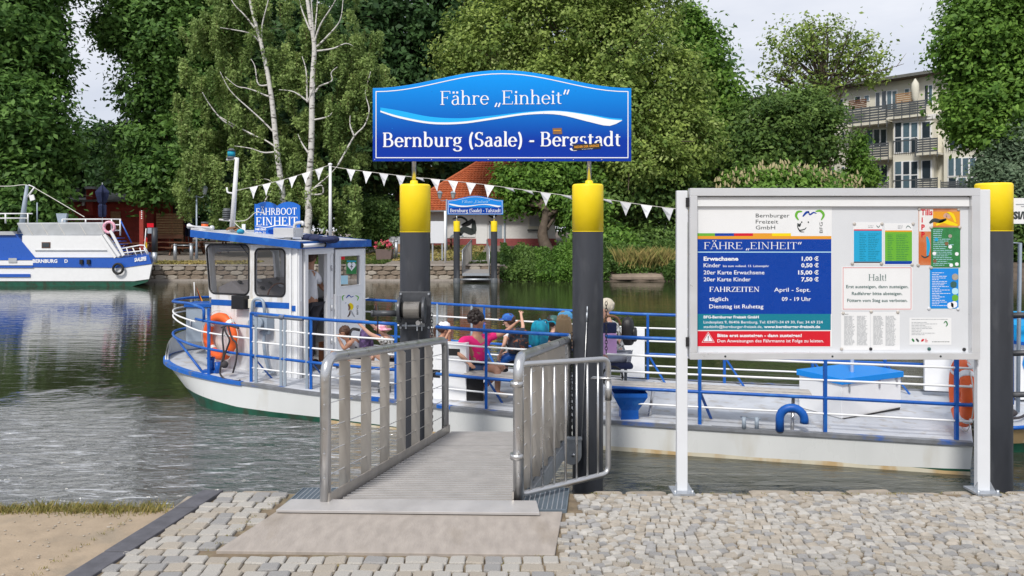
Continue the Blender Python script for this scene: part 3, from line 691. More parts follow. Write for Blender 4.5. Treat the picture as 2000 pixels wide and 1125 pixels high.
for px, pp in ((807.5, PL), (1151.5, PR)):
    c = SP(px, 315); mb = MB(); mb.cyl((c.x, SY+.045, 2.15), (c.x, SY+.045, 2.75), .021, n=14); mb.build('post', M['steel'], sg)
    mb = MB(); mb.lathe((c.x, SY+.045, 0), [(.040, 2.155), (.036, 2.19), (.022, 2.195)], 14); mb.build('post_socket', M['yellow'], sg)
# winch on the left pile
wn = thing('hand_winch', 'dark grey hand winch with cable drum bolted to the left mooring pile', 'winch', (PL.x, 7.1, .5))
WY = 7.08
def WP(px, py, d=0): return U(px, py, WY)+V((0, d, 0))
mb = MB(); a, b = WP(777, 645, .07), WP(840, 571, .07); mb.bbox((a.x, a.y, a.z), (b.x, b.y+.02, b.z)); mb.build('back_plate', M['winch_grey'], wn, bev=.003)
for px in (783, 830):
    mb = MB(); c = WP(px, 604, -.07); mb.cyl(c-V((.013, 0, 0)), c+V((.013, 0, 0)), .125, n=32); mb.build('drum_flange', M['winch_grey'], wn, bev=.003)
mb = MB(); mb.cyl(WP(786, 604, -.07), WP(826, 604, -.07), .072, n=24); dr = mb.build('cable_drum', M['rubber'], wn)
mb = MB()
for i in range(16):
    c = WP(792+i*1.9, 604, -.07); mb.tube([c+V((0, cos(q)*.0755, sin(q)*.0755)) for q in np.linspace(0, 2*pi, 18)[:-1]], .0042, 5, closed=True)
mb.build('wound_cable', M['steel_flat'], dr, kind='stuff')
mb = MB(); mb.cyl(WP(731, 611, -.05), WP(777, 611, -.05), .028, n=18); mb.cyl(WP(727, 611, -.05), WP(732, 611, -.05), .031, n=18); mb.build('crank_axle', M['winch_grey'], wn)
mb = MB(); mb.cyl(WP(733, 610, -.02), WP(733, 596, -.02), .007, n=10); mb.cyl(WP(739, 596, -.03), WP(739, 650, -.03), .006, n=10); mb.build('crank_handle', M['black'], wn)
mb = MB(); mb.cyl(WP(820, 629, -.02), WP(830, 629, -.02), .03, n=16); mb.cyl(WP(818, 629, -.07), WP(818, 629, .05), .022, n=14); mb.build('gear_housing', M['steel'], wn)
mb = MB(); mb.cyl(WP(785, 636), WP(830, 636), .010, n=10); mb.box(WP(793, 636), (.014, .03, .06)); mb.box(WP(815, 637), (.012, .03, .085)); mb.box(WP(824, 637), (.008, .03, .085)); mb.build('guide_bar', M['galv'], wn)
mb = MB(); mb.tube([WP(818, 640), WP(818, 872)], .004, 6); mb.build('cable', M['black'], wn)
for px, py in ((781, 575), (836, 575), (781, 641), (836, 641)):
    mb = MB(); mb.lathe(WP(px, py, .065), [(0, .02), (.011, .02), (.011, 0)], 6, ax=(0, -1, 0), sm=False); mb.build('bolt', M['galv'], wn)
def chain(name, p, q, label, link_r=.011, mt='black', **kw):
    p, q = V(p), V(q); n = int((q-p).length/.030); t = thing(name, label, 'chain', tuple(p), **kw); proto = []
    for k in (0, 1):
        mb = MB(); mb.tube([(cos(a)*link_r*(1 if k == 0 else .0), cos(a)*link_r*(0 if k == 0 else 1), sin(a)*.021) for a in np.linspace(0, 2*pi, 9)[:-1]], .0036, 5, closed=True)
        me = bpy.data.meshes.new('chain_link'); me.from_pydata([tuple(v) for v in mb.v], [], mb.f); me.materials.append(M[mt]); proto.append(me)
    for i in range(n):
        o = bpy.data.objects.new('chain_link', proto[i % 2]); link(o, t); c = p.lerp(q, (i+.5)/n); o.location = c-p
    return t
chain('hanging_chain', WP(843, 612, .02), WP(843, 862, .02), 'dark chain hanging down the right side of the left pile')
chain('hanging_chain', U(1117, 650, 7.1), U(1115, 862, 7.1), 'dark chain hanging down the left side of the right pile')
chain('hanging_chain', U(1184, 590, 7.1), U(1184, 690, 7.1), 'short dark chain hanging on the right side of the right pile')
sc_ = thing('suspension_cable', 'thin steel cable hooked to the front of the right pile', 'cable', tuple(U(1146, 600, 7.02)))
MB().tube([U(1147, 598, 7.03), U(1147, 616, 7.03)], .006, 8).build('hook', M['galv'], sc_)
MB().tube([U(1146.5, 614, 7.02), U(1136, 860, 7.0)], .0042, 6).build('wire', M['steel'], sc_)
MB().tube([U(1146.5, 610, 7.02), U(1146, 628, 7.02)], .009, 8).build('shackle', M['galv'], sc_)
bk = thing('bracket_plate', 'rounded galvanised bracket plate hanging at the foot of the right pile', 'bracket', tuple(U(1117, 880, 6.95)))
mb = MB(); c = U(1117, 885, 6.95); pr = [c+V((-.09, 0, .13)), c+V((.09, 0, .13))]+[c+V((.09*cos(a), 0, -.02-.09*sin(a))) for a in np.linspace(0, pi, 12)]
mb.prism(pr, (0, .012, 0)); mb.build('plate', M['galv'], bk); mb = MB(); mb.lathe(c+V((.015, 0, -.02)), [(0, .012), (.016, .01), (.018, 0)], 10, ax=(0, -1, 0)); mb.build('bolt', M['steel'], bk)
mb = MB(); mb.box(c+V((0, .03, .13)), (.19, .09, .012)); mb.build('top_flange', M['galv'], bk)

# ------------------------------------------------------------------ notice board
BY = 4.84
nb = thing('notice_board', 'large white glazed notice board on two white posts at the quay edge', 'notice board', (2.07, BY, 0))
def BP(px, py, d=0): return U(px, py, BY-.03)+V((0, -d, 0))
def bd_box(mb, x0, y0, x1, y1, d0, d1, m=0):
    a, b = BP(x0, y0, d0), BP(x1, y1, d1); mb.bbox(tuple(a), tuple(b), m)
for x0, x1, yt, yb in ((1321, 1342, 372.5, 962), (1906, 1931, 370.5, 965)):
    a = U((x0+x1)/2, 0, BY); wd = (x1-x0)*BY/FX; zt = U(0, yt, BY).z
    mb = MB(); mb.bbox((a.x-wd/2, BY-.018, .01), (a.x+wd/2, BY+.022, zt)); mb.build('post', M['board_white'], nb, bev=.004)
    mb = MB(); mb.bbox((a.x-wd/2-.035, BY-.08, .0), (a.x+wd/2+.035, BY+.08, .012)); 
    for s in (-1, 1): mb.prism([(a.x+s*wd/2, BY-.02, .012), (a.x+s*(wd/2+.03), BY-.02, .012), (a.x+s*wd/2, BY-.02, .07)], (0, .006, 0)); mb.lathe((a.x+s*(wd/2+.02), BY-.06, .01), [(.010, 0), (.010, .02), (0, .02)], 6)
    mb.build('foot_plate', M['galv'], nb)
for x, y, in ((1344, 395), (1344, 668), (1905, 392), (1905, 668)):
    mb = MB(); bd_box(mb, x-4, y-9, x+4, y+9, -.03, .0); mb.build('bracket', M['black'], nb)
fr = [(1346, 368, 1909, 383), (1346, 688, 1909, 701), (1346, 383, 1360, 688), (1893, 383, 1909, 688)]
for a in fr:
    mb = MB(); bd_box(mb, *a, -.03, .03); mb.build('frame_rail', M['alu'], nb, bev=.002)
mb = MB(); bd_box(mb, 1347, 370, 1908, 700, -.05, -.032); mb.build('back_panel', M['board_white'], nb)
mb = MB(); bd_box(mb, 1360, 383, 1893, 688, -.028, -.012); mb.build('pin_board', M['board_white'], nb)
mb = MB(); bd_box(mb, 1361, 385.5, 1892, 403, -.008, .008); mb.build('header_strip', M['clean_white'], nb)
for px in (1414, 1622, 1832):
    mb = MB(); mb.lathe(BP(px, 694.5, .03), [(0, .003), (.0065, .002), (.007, 0)], 10, ax=(0, -1, 0)); mb.build('lock', M['print_dark'], nb)
m_ = mat('board_glass', (.10, .11, .12), .02, var=0, alpha=.04, spec=.5)
mb = MB(); a, b = BP(1360, 383, .012), BP(1893, 688, .012); mb.add([a, (b.x, a.y, a.z), b, (a.x, a.y, b.z)], [(0, 1, 2, 3)]); mb.build('glass_pane', m_, nb)
PD = -.0115
def poster(name, x0, y0, x1, y1, mt, label, cat='poster'):
    t = thing(name, label, cat, tuple(BP((x0+x1)/2, y1, PD)))
    mb = MB(); bd_box(mb, x0, y0, x1, y1, PD, PD+.001); mb.build('sheet', M[mt], t); return t
def rect(t, x0, y0, x1, y1, mt, name='print_block', d=.0014):
    mb = MB(); a, b = BP(x0, y0, PD+d), BP(x1, y1, PD+d); mb.add([a, (b.x, a.y, a.z), b, (a.x, a.y, b.z)], [(0, 3, 2, 1)]); return mb.build(name, M[mt], t, fix=False)
def txt(t, s, x0, x1, y, cap, mt='print_white', b=0, d=.0022, ser=False):
    c = cap*(BY-.03)/FX
    return (serif_fit if ser else sans_fit)('lettering', s, BP(x0, y, PD+d), BP(x1, y, PD+d), c, M[mt], t, b)
def magnets(t, pts, mt='bench_wood'):
    for x, y in pts:
        mb = MB(); mb.lathe(BP(x, y, PD+.001), [(0, .006), (.008, .006), (.0105, .003), (.0105, 0)], 12, ax=(0, -1, 0)); mb.build('magnet', M[mt], t)
fp = poster('fare_poster', 1360, 404, 1626, 678, 'clean_white', 'large blue fare and timetable poster filling the left half of the notice board')
for i, cc in enumerate(('print_green', 'print_blue', 'print_red', 'print_orange', 'print_yellow')): rect(fp, 1360+i*37.2, 455.5, 1360+(i+1)*37.2, 461, cc)
rect(fp, 1360, 461, 1625, 467, 'print_orange'); rect(fp, 1360, 467, 1625, 613.5, 'print_blue'); rect(fp, 1360, 491.5, 1625, 493.3, 'pale_cyan_print', d=.0018)
rect(fp, 1360, 613.5, 1624, 645, 'print_teal'); rect(fp, 1360, 647, 1623, 677, 'print_red')
for s, x0, x1, y in (('Bernburger', 1477, 1543, 424.5), ('Freizeit', 1477, 1521, 436.5), ('GmbH', 1477, 1515, 448)): 
    sans_fit('lettering', s, BP(x0, y, PD+.002), BP(x1, y, PD+.002), 7.6*(BY-.03)/FX, M['print_dark'], fp)
sans_fit('lettering', 'BFG', BP(1608, 455, PD+.002), BP(1608, 434, PD+.002), .021, M['print_dark'], fp, nrm=V((0, -1, 0)), up=V((-1, 0, 0)))
def stroke(t, pts, wd, mt, name='emblem_stroke', d=.002, mk=None):
    mk = mk or (lambda x, y: BP(x, y, PD+d)); pts = [(p.x, p.y) for p in bez([V((a, b, 0)) for a, b in pts], 5)]; row = []
    for i, p in enumerate(pts):
        q0, q1 = pts[max(i-1, 0)], pts[min(i+1, len(pts)-1)]; dx, dy = q1[0]-q0[0], q1[1]-q0[1]; L = math.hypot(dx, dy) or 1; k = wd*(.35+.65*sin(pi*(i+.3)/(len(pts)-.4)))/2
        row.append([mk(p[0]-dy/L*k, p[1]+dx/L*k), mk(p[0]+dy/L*k, p[1]-dx/L*k)])
    mb = MB(); mb.grid(row); return mb.build(name, M[mt], t, fix=False)
stroke(fp, [(1568, 413), (1559, 414), (1556, 422), (1561, 430)], 5, 'print_green'); stroke(fp, [(1594, 413), (1604, 412), (1610, 420), (1605, 430)], 5, 'print_green')
stroke(fp, [(1569, 423), (1576, 415), (1582, 414)], 4.5, 'print_blue'); stroke(fp, [(1580, 412), (1583, 419), (1590, 415), (1596, 417)], 3, 'print_blue')
stroke(fp, [(1558, 440), (1562, 449), (1572, 448), (1576, 444)], 2.2, 'print_dark'); stroke(fp, [(1560, 445), (1564, 452), (1572, 453)], 2, 'print_dark'); stroke(fp, [(1559, 436), (1562, 441), (1565, 436)], 4.5, 'print_dark')
for x, y in ((1567, 434), (1580, 434)): stroke(fp, [(x-1.3, y), (x+1.3, y)], 3.5, 'print_dark')
txt(fp, 'F\u00c4HRE \u201eEINHEIT\u201c', 1375, 1567, 486.5, 13.4, b=False, ser=True)
for s, x0, x1, y, c, b in (('Erwachsene', 1375, 1443, 509, 7.6, .035), ('1,00 \u20ac', 1567, 1600, 509, 7.6, .03), ('Kinder', 1375, 1408, 522, 7.8, .008), ('bis zum vollend. 13. Lebensjahr', 1413, 1503, 521.6, 4, .01), ('0,50 \u20ac', 1566, 1600, 522, 7.6, .03),
    ('20er Karte Erwachsene', 1375, 1494, 536, 7.8, .008), ('15,00 \u20ac', 1560, 1600, 536, 7.6, .03), ('20er Karte Kinder', 1375, 1467, 549.5, 7.8, .008), ('7,50 \u20ac', 1566, 1600, 549.5, 7.6, .03),
    ('t\u00e4glich', 1386, 1423, 588, 7.8, .01), ('09 - 19 Uhr', 1528, 1585, 588, 7.6, .01), ('Dienstag ist Ruhetag', 1386, 1492, 602.5, 7.8, .01),
    ('BFG-Bernburger Freizeit GmbH', 1375, 1483, 622, 5.2, .03), ('Lindenplatz 9, 06406 Bernburg, Tel: 03471-34 69 30, Fax: 34 69 324', 1375, 1608, 632, 5.2, .005), ('stadtinfo@bernburger-freizeit.de,', 1375, 1490, 641, 5.2, .005), ('www.bernburger-freizeit.de', 1493, 1603, 641, 5.2, .03),
    ('Bitte erst aussteigen - dann zusteigen!', 1402, 1567, 658.5, 6, .03), ('Den Anweisungen des F\u00e4hrmanns ist Folge zu leisten.', 1402, 1610, 669, 6, .008)): txt(fp, s, x0, x1, y, c, b=b)
txt(fp, 'FAHRZEITEN', 1386, 1485, 570, 9.5, b=True, ser=True)
txt(fp, 'April - Sept.', 1513, 1584, 570, 8, b=.004)
mb = MB(); outline_strip(mb, [(1372, 669), (1396, 669), (1384, 649)], 1.3, 0, lambda x, y, d: BP(x, y, PD+.002)); mb.build('warning_triangle', M['print_white'], fp, fix=False)
mb = MB(); mb.add([BP(1375, 667, PD+.0022), BP(1393, 667, PD+.0022), BP(1384, 652, PD+.0022)], [(0, 1, 2)]); mb.build('warning_fill', M['print_white'], fp, fix=False); txt(fp, '!', 1383, 1385, 665, 9, 'print_dark', .02, d=.0027)
txt(fp, 'Stand: 05/22', 1362, 1388, 683.5, 3, 'print_grey') if 0 else None
def lines(t, x0, x1, y0, y1, n, mt, wmin=.6, h=.5, name='text_lines'):
    mb = MB()
    for i in range(n):
        y = y0+(y1-y0)*i/max(n-1, 1); xx = x0
        xe = x0+(x1-x0)*random.uniform(wmin, 1)
        while xx < xe-1:
            l = min(random.uniform(2, 9), xe-xx); a, b = BP(xx, y-h, PD+.002), BP(xx+l, y+h, PD+.002); mb.add([a, (b.x, a.y, a.z), b, (a.x, a.y, b.z)], [(0, 3, 2, 1)]); xx += l+1
    o = mb.build(name, M[mt], t, fix=False); o['kind'] = 'stuff'; return o
p = poster('notice_sheet', 1668, 434, 1725, 517, 'clean_white', 'sky blue timetable sheet pinned left of the green one'); rect(p, 1669, 448, 1724, 450.5, 'print_red'); rect(p, 1669, 450.5, 1724, 511, 'print_sky'); rect(p, 1669, 511, 1724, 514, 'kerb'); lines(p, 1680, 1695, 457, 508, 16, 'print_teal'); lines(p, 1697, 1720, 457, 508, 16, 'print_teal'); lines(p, 1697, 1712, 441, 444, 2, 'print_grey'); stroke(p, [(1713, 440), (1717, 444), (1720, 440)], 1.4, 'ink_green'); magnets(p, ((1670, 437), (1724, 437), (1666, 515)))
p = poster('notice_sheet', 1729, 436, 1784, 518, 'clean_white', 'lime green timetable sheet pinned right of the blue one'); rect(p, 1730, 450, 1783, 453, 'print_orange'); rect(p, 1730, 453, 1783, 510, 'print_green'); rect(p, 1730, 510, 1783, 516, 'print_blue'); lines(p, 1735, 1747, 459, 508, 15, 'print_dgreen'); lines(p, 1752, 1778, 459, 508, 15, 'print_dgreen'); lines(p, 1755, 1766, 441, 446, 3, 'print_grey'); stroke(p, [(1771, 446), (1775, 441), (1781, 446)], 1.4, 'ink_green'); magnets(p, ((1785, 437), (1723, 515), (1783, 517)))
p = poster('tip_poster', 1796, 407, 1877, 518, 'print_rust', 'orange event poster with large red letters, partly covered by the green sheet'); rect(p, 1797, 408, 1824, 452, 'house_wall'); rect(p, 1824, 413, 1876, 441, 'print_orange', d=.0016)
txt(p, 'Tills', 1800, 1823, 420, 11, 'print_red', .03); 
for i, ch in enumerate('iPP'): txt(p, ch, 1801.5-(.5 if ch == 'P' else 0), 1804 if ch == 'i' else 1808, 434+i*14.5, 10, 'print_red', .04)
stroke(p, [(1817, 436), (1826, 430), (1838, 432), (1850, 428)], 8, 'print_dark'); stroke(p, [(1830, 440), (1844, 432), (1858, 436), (1872, 440)], 8, 'print_yellow'); stroke(p, [(1845, 424), (1851, 420), (1857, 426)], 9, 'skin'); stroke(p, [(1852, 415), (1862, 420), (1868, 434)], 6, 'print_yellow'); stroke(p, [(1813, 500), (1815, 480), (1812, 462)], 7, 'print_sky'); stroke(p, [(1801, 499), (1808, 503), (1817, 499)], 3, 'print_dark'); magnets(p, ((1797, 408), (1874, 409), (1795, 518)))
p = poster('notice_sheet', 1820, 444, 1877, 522, 'print_dgreen', 'dark green sheet with white text lines and small round pictures')
lines(p, 1824, 1864, 449, 518, 20, 'pale_cyan_print', .4)
for x, y, c in ((1857, 461, 'cobble_tan'), (1830, 468, 'print_sky'), (1850, 476, 'brown'), (1857, 482, 'print_white'), (1826, 495, 'print_white'), (1870, 496, 'print_white'), (1827, 510, 'brown'), (1859, 518, 'print_white'), (1870, 516, 'print_white')): stroke(p, [(x-3.5, y), (x+3.5, y)], 7, c, 'round_picture', d=.0028)
magnets(p, ((1820, 444), (1876, 444), (1820, 523))); p.location.y -= .0022
p = poster('notice_sheet', 1818, 524, 1874, 603, 'print_sky', 'royal blue sheet with a column of round pictures, below the dark green one'); rect(p, 1819, 525, 1873, 602, 'sky_blue_print'); lines(p, 1822, 1858, 533, 597, 20, 'print_white', .3)
for x, y, c in ((1867, 541, 'cobble_tan'), (1864, 556, 'ink_green'), (1867, 569, 'pale_cyan_print'), (1867, 582, 'print_green'), (1858, 597, 'print_white'), (1865, 595, 'print_white')): stroke(p, [(x-6, y), (x+6, y)], 13, c, 'round_picture', d=.0028)
magnets(p, ((1816, 603), (1873, 604)), 'board_white')
p = poster('rules_notice', 1645, 521, 1784, 607, 'clean_white', 'white notice with red border and a large heading on the right half of the board', 'notice')
mb = MB(); outline_strip(mb, [(1648, 604), (1781, 604), (1781, 523), (1648, 523)], 1.6, 0, lambda x, y, d: BP(x, y, PD+.002)); mb.build('red_border', M['print_red'], p, fix=False)
txt(p, 'Halt!', 1697, 1733, 548, 12, 'ink_green', b=False, ser=True)
for s, x0, x1, y in (('Erst aussteigen, dann zusteigen.', 1654, 1776, 563), ('Radfahrer bitte absteigen.', 1665, 1764, 576.5), ('F\u00fcttern vom Steg aus verboten.', 1656, 1774, 590)): txt(p, s, x0, x1, y, 6.2, 'ink_green', .012)
p = poster('notice_sheet', 1644, 610, 1701, 684, 'clean_white', 'left of the two white sheets with dense grey columns at the bottom'); lines(p, 1650, 1671, 618, 674, 26, 'print_grey', .75); lines(p, 1675, 1696, 618, 674, 26, 'print_grey', .75); lines(p, 1652, 1662, 614, 614, 1, 'print_dark'); magnets(p, ((1648, 612), (1645, 682)))
p = poster('notice_sheet', 1702, 610, 1759, 684, 'clean_white', 'right of the two white sheets with dense grey columns at the bottom'); lines(p, 1707, 1728, 618, 673, 26, 'print_grey', .75); lines(p, 1731, 1752, 618, 675, 26, 'print_grey', .75); magnets(p, ((1703, 609), (1755, 610))); magnets(p, ((1702, 682),), 'black')
p = poster('notice_sheet', 1778, 621, 1860, 674, 'clean_white', 'small white landscape sheet at the lower right of the board'); lines(p, 1782, 1853, 624, 624, 1, 'print_grey', 1); lines(p, 1782, 1838, 630, 654, 9, 'print_grey', .3); stroke(p, [(1845, 632), (1849, 628), (1852, 634), (1849, 638)], 2.5, 'print_dgreen'); stroke(p, [(1783, 662), (1787, 668)], 4, 'print_dgreen'); stroke(p, [(1791, 662), (1796, 668)], 4, 'print_dark'); stroke(p, [(1801, 667), (1806, 663)], 4, 'print_red'); lines(p, 1808, 1816, 663, 668, 3, 'print_red'); lines(p, 1822, 1856, 668, 668, 1, 'print_dark', 1)
for x, y, l in ((1816.5, 682, 'single dark green magnet at the bottom of the board'), (1885, 683, 'single black magnet in the lower right corner of the board')):
    mb = MB(); mb.lathe(BP(x, y, PD), [(0, .007), (.009, .007), (.0115, .003), (.0115, 0)], 12, ax=(0, -1, 0)); mb.build('magnet', M['ink_green' if x < 1850 else 'black'], label=l, cat='magnet')
# plate beside the right pile and its ladder-like fender
sp_ = thing('route_plate', 'white plate with black lettering fixed beside the right pile', 'sign', tuple(U(1990, 437, 6.7)))
mb = MB(); mb.bbox(tuple(U(1974, 437, 6.70)), tuple(U(2120, 387, 6.72))); mb.build('plate', M['clean_white'], sp_)
sans_fit('lettering', 'SI/BW', U(1979, 427, 6.697), U(2030, 427, 6.697), .062, M['print_dark'], sp_, .05)
mb = MB(); mb.box(U(1995, 399, 6.698), (.10, .002, .008)); mb.box(U(2002, 403, 6.698), (.07, .002, .006)); mb.build('small_print', M['print_grey'], sp_)
mb = MB(); mb.bbox(tuple(U(1969, 400, 6.70)), tuple(U(1975, 396, 6.73))); mb.bbox(tuple(U(1969, 431, 6.70)), tuple(U(1975, 427, 6.73))); mb.build('clamp', M['yellow'], sp_)
fd = thing('steel_fender', 'black tubular ladder bolted to the right side of the rightmost pile', 'ladder', tuple(U(1975, 780, 6.75)))
mb = MB(); mb.tube([U(1974, 603, 6.72), U(1974, 778, 6.72)], .02, 10); mb.build('upright', M['pile_black'], fd)
for y in (616, 690, 771): MB().tube([U(1970, y, 6.72), U(2080, y-2, 6.72)], .026, 10).build('rung', M['pile_black'], fd)

# ------------------------------------------------------------------ the ferry
fy = thing('ferry_boat', 'white and blue ferry with a wheelhouse at its bow and passengers on its railed deck', 'ferry', (0, 10, WZ))
GU = [(4.72, 7.60, -.47), (3, 8.02, -.47), (1.11, 8.48, -.47), (-.2, 8.86, -.455), (-1.41, 9.30, -.43), (-2.47, 9.70, -.42), (-3.3, 10.02, -.39), (-3.95, 10.3, -.37), (-4.5, 10.58, -.335), (-4.95, 10.9, -.30), (-5.28, 11.3, -.27), (-5.42, 11.75, -.25), (-5.30, 12.2, -.25), (-4.95, 12.55, -.27), (-4.3, 12.75, -.3), (-3, 12.55, -.37), (-.6, 11.8, -.43), (1.85, 10.95, -.47), (6.1, 9.95, -.47)]
WL = [(4.70, 7.62), (3, 8.04), (1.11, 8.5), (-.2, 8.9), (-1.41, 9.36), (-2.47, 9.73), (-3.2, 10.0), (-3.75, 10.2), (-4.2, 10.42), (-4.5, 10.7), (-4.72, 11.1), (-4.78, 11.6), (-4.7, 12.0), (-4.45, 12.3), (-4.0, 12.5), (-2.9, 12.45), (-.6, 11.72), (1.85, 10.88), (6.06, 9.92)]
GB = [-.745, -.795, -.80, -.80, -.775, -.745, -.74, -.72, -.66, -.61, -.59, -.58, -.58, -.59, -.6, -.65, -.7, -.75, -.75]
def dense(P, n=5): return bez(P, n)
gu = dense(GU); wl = dense([(a, b, WZ) for a, b in WL]); gb_ = np.interp(np.linspace(0, 18, len(gu)), range(19), GB)
gu = [V((4.72, 7.6, -.47))]+gu[1:]
def hullrow(k):
    r = []
    for g_, w_, b_ in zip(gu, wl, gb_):
        f = (b_-g_.z)/(WZ-g_.z); mid = g_.lerp(w_, f); r.append({0: g_, 1: g_.lerp(mid, .5)+(w_-g_).cross(V((0, 0, 1))).normalized()*0, 2: mid, 3: V((w_.x, w_.y, WZ)), 4: V((w_.x*.98, w_.y*.985+.15, -1.5))}[k])
    return r
mb = MB(); mb.grid([hullrow(0), hullrow(1), hullrow(2)], sm=True); mb.add([gu[0], gu[-1], hullrow(2)[-1], hullrow(2)[0]], [(0, 1, 2, 3)]); mb.build('topsides', M['hull_white'], fy)
mb = MB(); mb.grid([hullrow(2), hullrow(3), hullrow(4)], sm=True); mb.add([hullrow(2)[0], hullrow(2)[-1], hullrow(4)[-1], hullrow(4)[0]], [(0, 1, 2, 3)]); mb.build('green_underbody', M['hull_green'], fy)
mb = MB(); r0 = [p+V((0, -.004, .0)) for p in hullrow(3)[:26]]; r1 = [p+V((0, -.004, random.uniform(.03, .05))) for p in hullrow(3)[:26]]; mb.grid([r1, r0]); mb.build('rust_line', M['hull_rust'], fy)
mb = MB(); mb.add(gu, [tuple(range(len(gu)))]); mb.build('deck', M['deck_paint'], fy)
def strip(mb, pts, w_, z0, z1):
    rows = []
    for i, p in enumerate(pts):
        t = (pts[min(i+1, len(pts)-1)]-pts[max(i-1, 0)]).normalized(); nn = V((t.y, -t.x, 0)).normalized()
        if nn.dot(V((-.24, -.97, 0))) < 0 and p.y < 10.2: nn = -nn
        if p.y > 10.2 and nn.dot(p-V((-2, 11.2, p.z))) < 0: nn = -nn
        rows.append([p+V((0, 0, z1))-nn*.06, p+V((0, 0, z1))+nn*w_, p+V((0, 0, z0))+nn*w_, p+V((0, 0, z0))])
    mb.grid(list(map(list, zip(*rows))))
ib = 33
mb = MB(); strip(mb, gu[:ib+1], .02, -.032, .006); mb.build('rubbing_strake', M['rub_strip'], fy)
mb = MB(); strip(mb, gu[ib:75], .024, -.042, .010); mb.build('rubbing_strake', M['worn_blue'], fy, label='blue bow end of the rubbing strake')
mb = MB(); strip(mb, gu[74:], .03, -.05, .012); mb.build('rubbing_strake', M['rub_strip'], fy)
for i in (12, 17, 19, 21):
    mb = MB(); strip(mb, [gu[i].lerp(gu[i+1], .2)+V((0, -.003, .002)), gu[i].lerp(gu[i+1], .9)+V((0, -.003, .002))], .022, -.032, .0075)
    mb.build('blue_paint_patch', M['blue_paint'], fy)
NXs = [p.x for p in gu[:41]][::-1]; NYs = [p.y for p in gu[:41]][::-1]; NZs = [p.z for p in gu[:41]][::-1]
def DZ(x): return float(np.interp(x, NXs, NZs))
def RN(x, h, off=.07): return V((x+.26*off, float(np.interp(x, NXs, NYs))+.965*off, DZ(x)+h))
def XN(px, off=.07):
    xs = np.linspace(-4.9, 4.9, 2000); b = [abs(1000+FX*RN(x, 0, off).x/RN(x, 0, off).y-px) for x in xs[::4]]; return float(xs[::4][int(np.argmin(b))])
FXs = [-4.3, -3, -.6, 1.85, 6.1]; FYs = [12.75, 12.55, 11.8, 10.95, 9.95]
def RF(x, h, off=.07): return V((x-.26*off, float(np.interp(x, FXs, FYs))-.965*off, float(np.interp(x, [-4.3, -3, -.6, 1.85], [-.3, -.37, -.43, -.47]))+h))
HT = [(.95, 'blue_paint', .021), (.75, 'clean_white', .012), (.56, 'clean_white', .012), (.37, 'blue_paint', .019), (.20, 'clean_white', .011)]
def rail(fn, a, b, hs=HT, n=8):
    for h, mt, r in hs:
        MB().tube([fn(a+(b-a)*i/n, h) for i in range(n+1)], r, 10).build('rail', M[mt], fy)
def post(fn, x, h=.96, brace=True, mt='blue_paint', sgn=1):
    mb = MB(); p = fn(x, 0); mb.beam(p, p+V((0, 0, h)), .034, .034)
    if brace: q = p+V((.20*1, .26*sgn, .0)); mb.beam(p+V((0, 0, .38)), q, .03, .014)
    mb.build('rail_post', M[mt], fy)
xr = XN(1899); rail(RN, xr, XN(1183)); rail(RN, XN(1113), XN(853)); rail(RN, XN(773), XN(490))
for px in (1868, 1610, 1365): post(RN, XN(px), brace=px == 1365)
post(RN, XN(951)); post(RN, XN(773), brace=False); post(RN, XN(608)); post(RN, XN(490))
post(RN, XN(1113), brace=False, mt='grey_paint')
for px in (500, 548, 557, 600): post(RN, XN(px), .90, False, 'grey_paint')
mb = MB(); a = RN(XN(497), .93); b = RN(XN(592), .93); mb.tube([a, b], .024, 10); mb.tube([RN(XN(546), .93), RN(XN(556), .94)], .034, 10); mb.build('worn_rail_sleeve', M['rub_strip'], fy)
# stern rail and far rail
for h, mt, r in HT: MB().tube([RN(xr, h), V((5.28, 8.8, -.47+h)), RF(5.95, h)], r, 10).build('rail', M[mt], fy)
rail(RF, 5.95, -4.0, n=12)
for x in (5.95, 5.1, 4.2, 3.05, 2.0, .95, -.42, -1.6, -2.9, -4.0): post(RF, x, sgn=-1)
mb = MB(); mb.beam(RF(-.62, 0), RF(-.62, .95), .03, .05); mb.beam(RF(-1.18, 0), RF(-1.18, .95), .03, .05); mb.build('gate_post', M['grey_paint'], fy)
# bow rail
bow = [RN(XN(490), 0), RN(-3.97, 0), RN(-4.5, 0), V((-4.93, 11.05, -.30)), V((-5.2, 11.4, -.27)), V((-5.33, 11.78, -.25)), V((-5.22, 12.15, -.25)), V((-4.9, 12.45, -.27)), V((-4.3, 12.62, -.3)), RF(-4.0, 0)]
bb = bez(bow, 6)
for h, mt, r in ((.76, 'blue_paint', .019), (.60, 'clean_white', .012), (.37, 'blue_paint', .019)):
    hh = lambda p, i: p+V((0, 0, h if mt != 'clean_white' or i < 12 else h+.05*min((i-12)/10, 1)))
    MB().tube([hh(p, i) for i, p in enumerate(bb)][:14 if h == .76 else None], r, 10).build('rail', M[mt], fy)
i0 = 11
MB().tube(rbend([bb[i0]+V((0, 0, .74)), bb[i0]+V((0, 0, .93)), bb[14]+V((0, 0, .96))], .05)+[p+V((0, 0, .96-.10*min(i/12, 1))) for i, p in enumerate(bb[15:])], .021, 10).build('rail', M['blue_paint'], fy)
MB().tube([p+V((0, 0, .72)) for p in bb[13:]], .012, 10).build('rail', M['clean_white'], fy)
mb = MB(); mb.beam(bb[10], bb[10]+V((0, 0, .95)), .036, .036); mb.build('rail_post', M['blue_paint'], fy)
MB().tube([bb[12]+V((.05, 0, .0)), bb[20]+V((0, 0, .36))], .017, 8).build('rail_brace', M['blue_paint'], fy)
mb = MB(); n = len(bb); rr = [[p+V((0, 0, 0)) for p in gu[48:74]], [p+V((.03, 0, .16)) for p in gu[48:74]]]; 
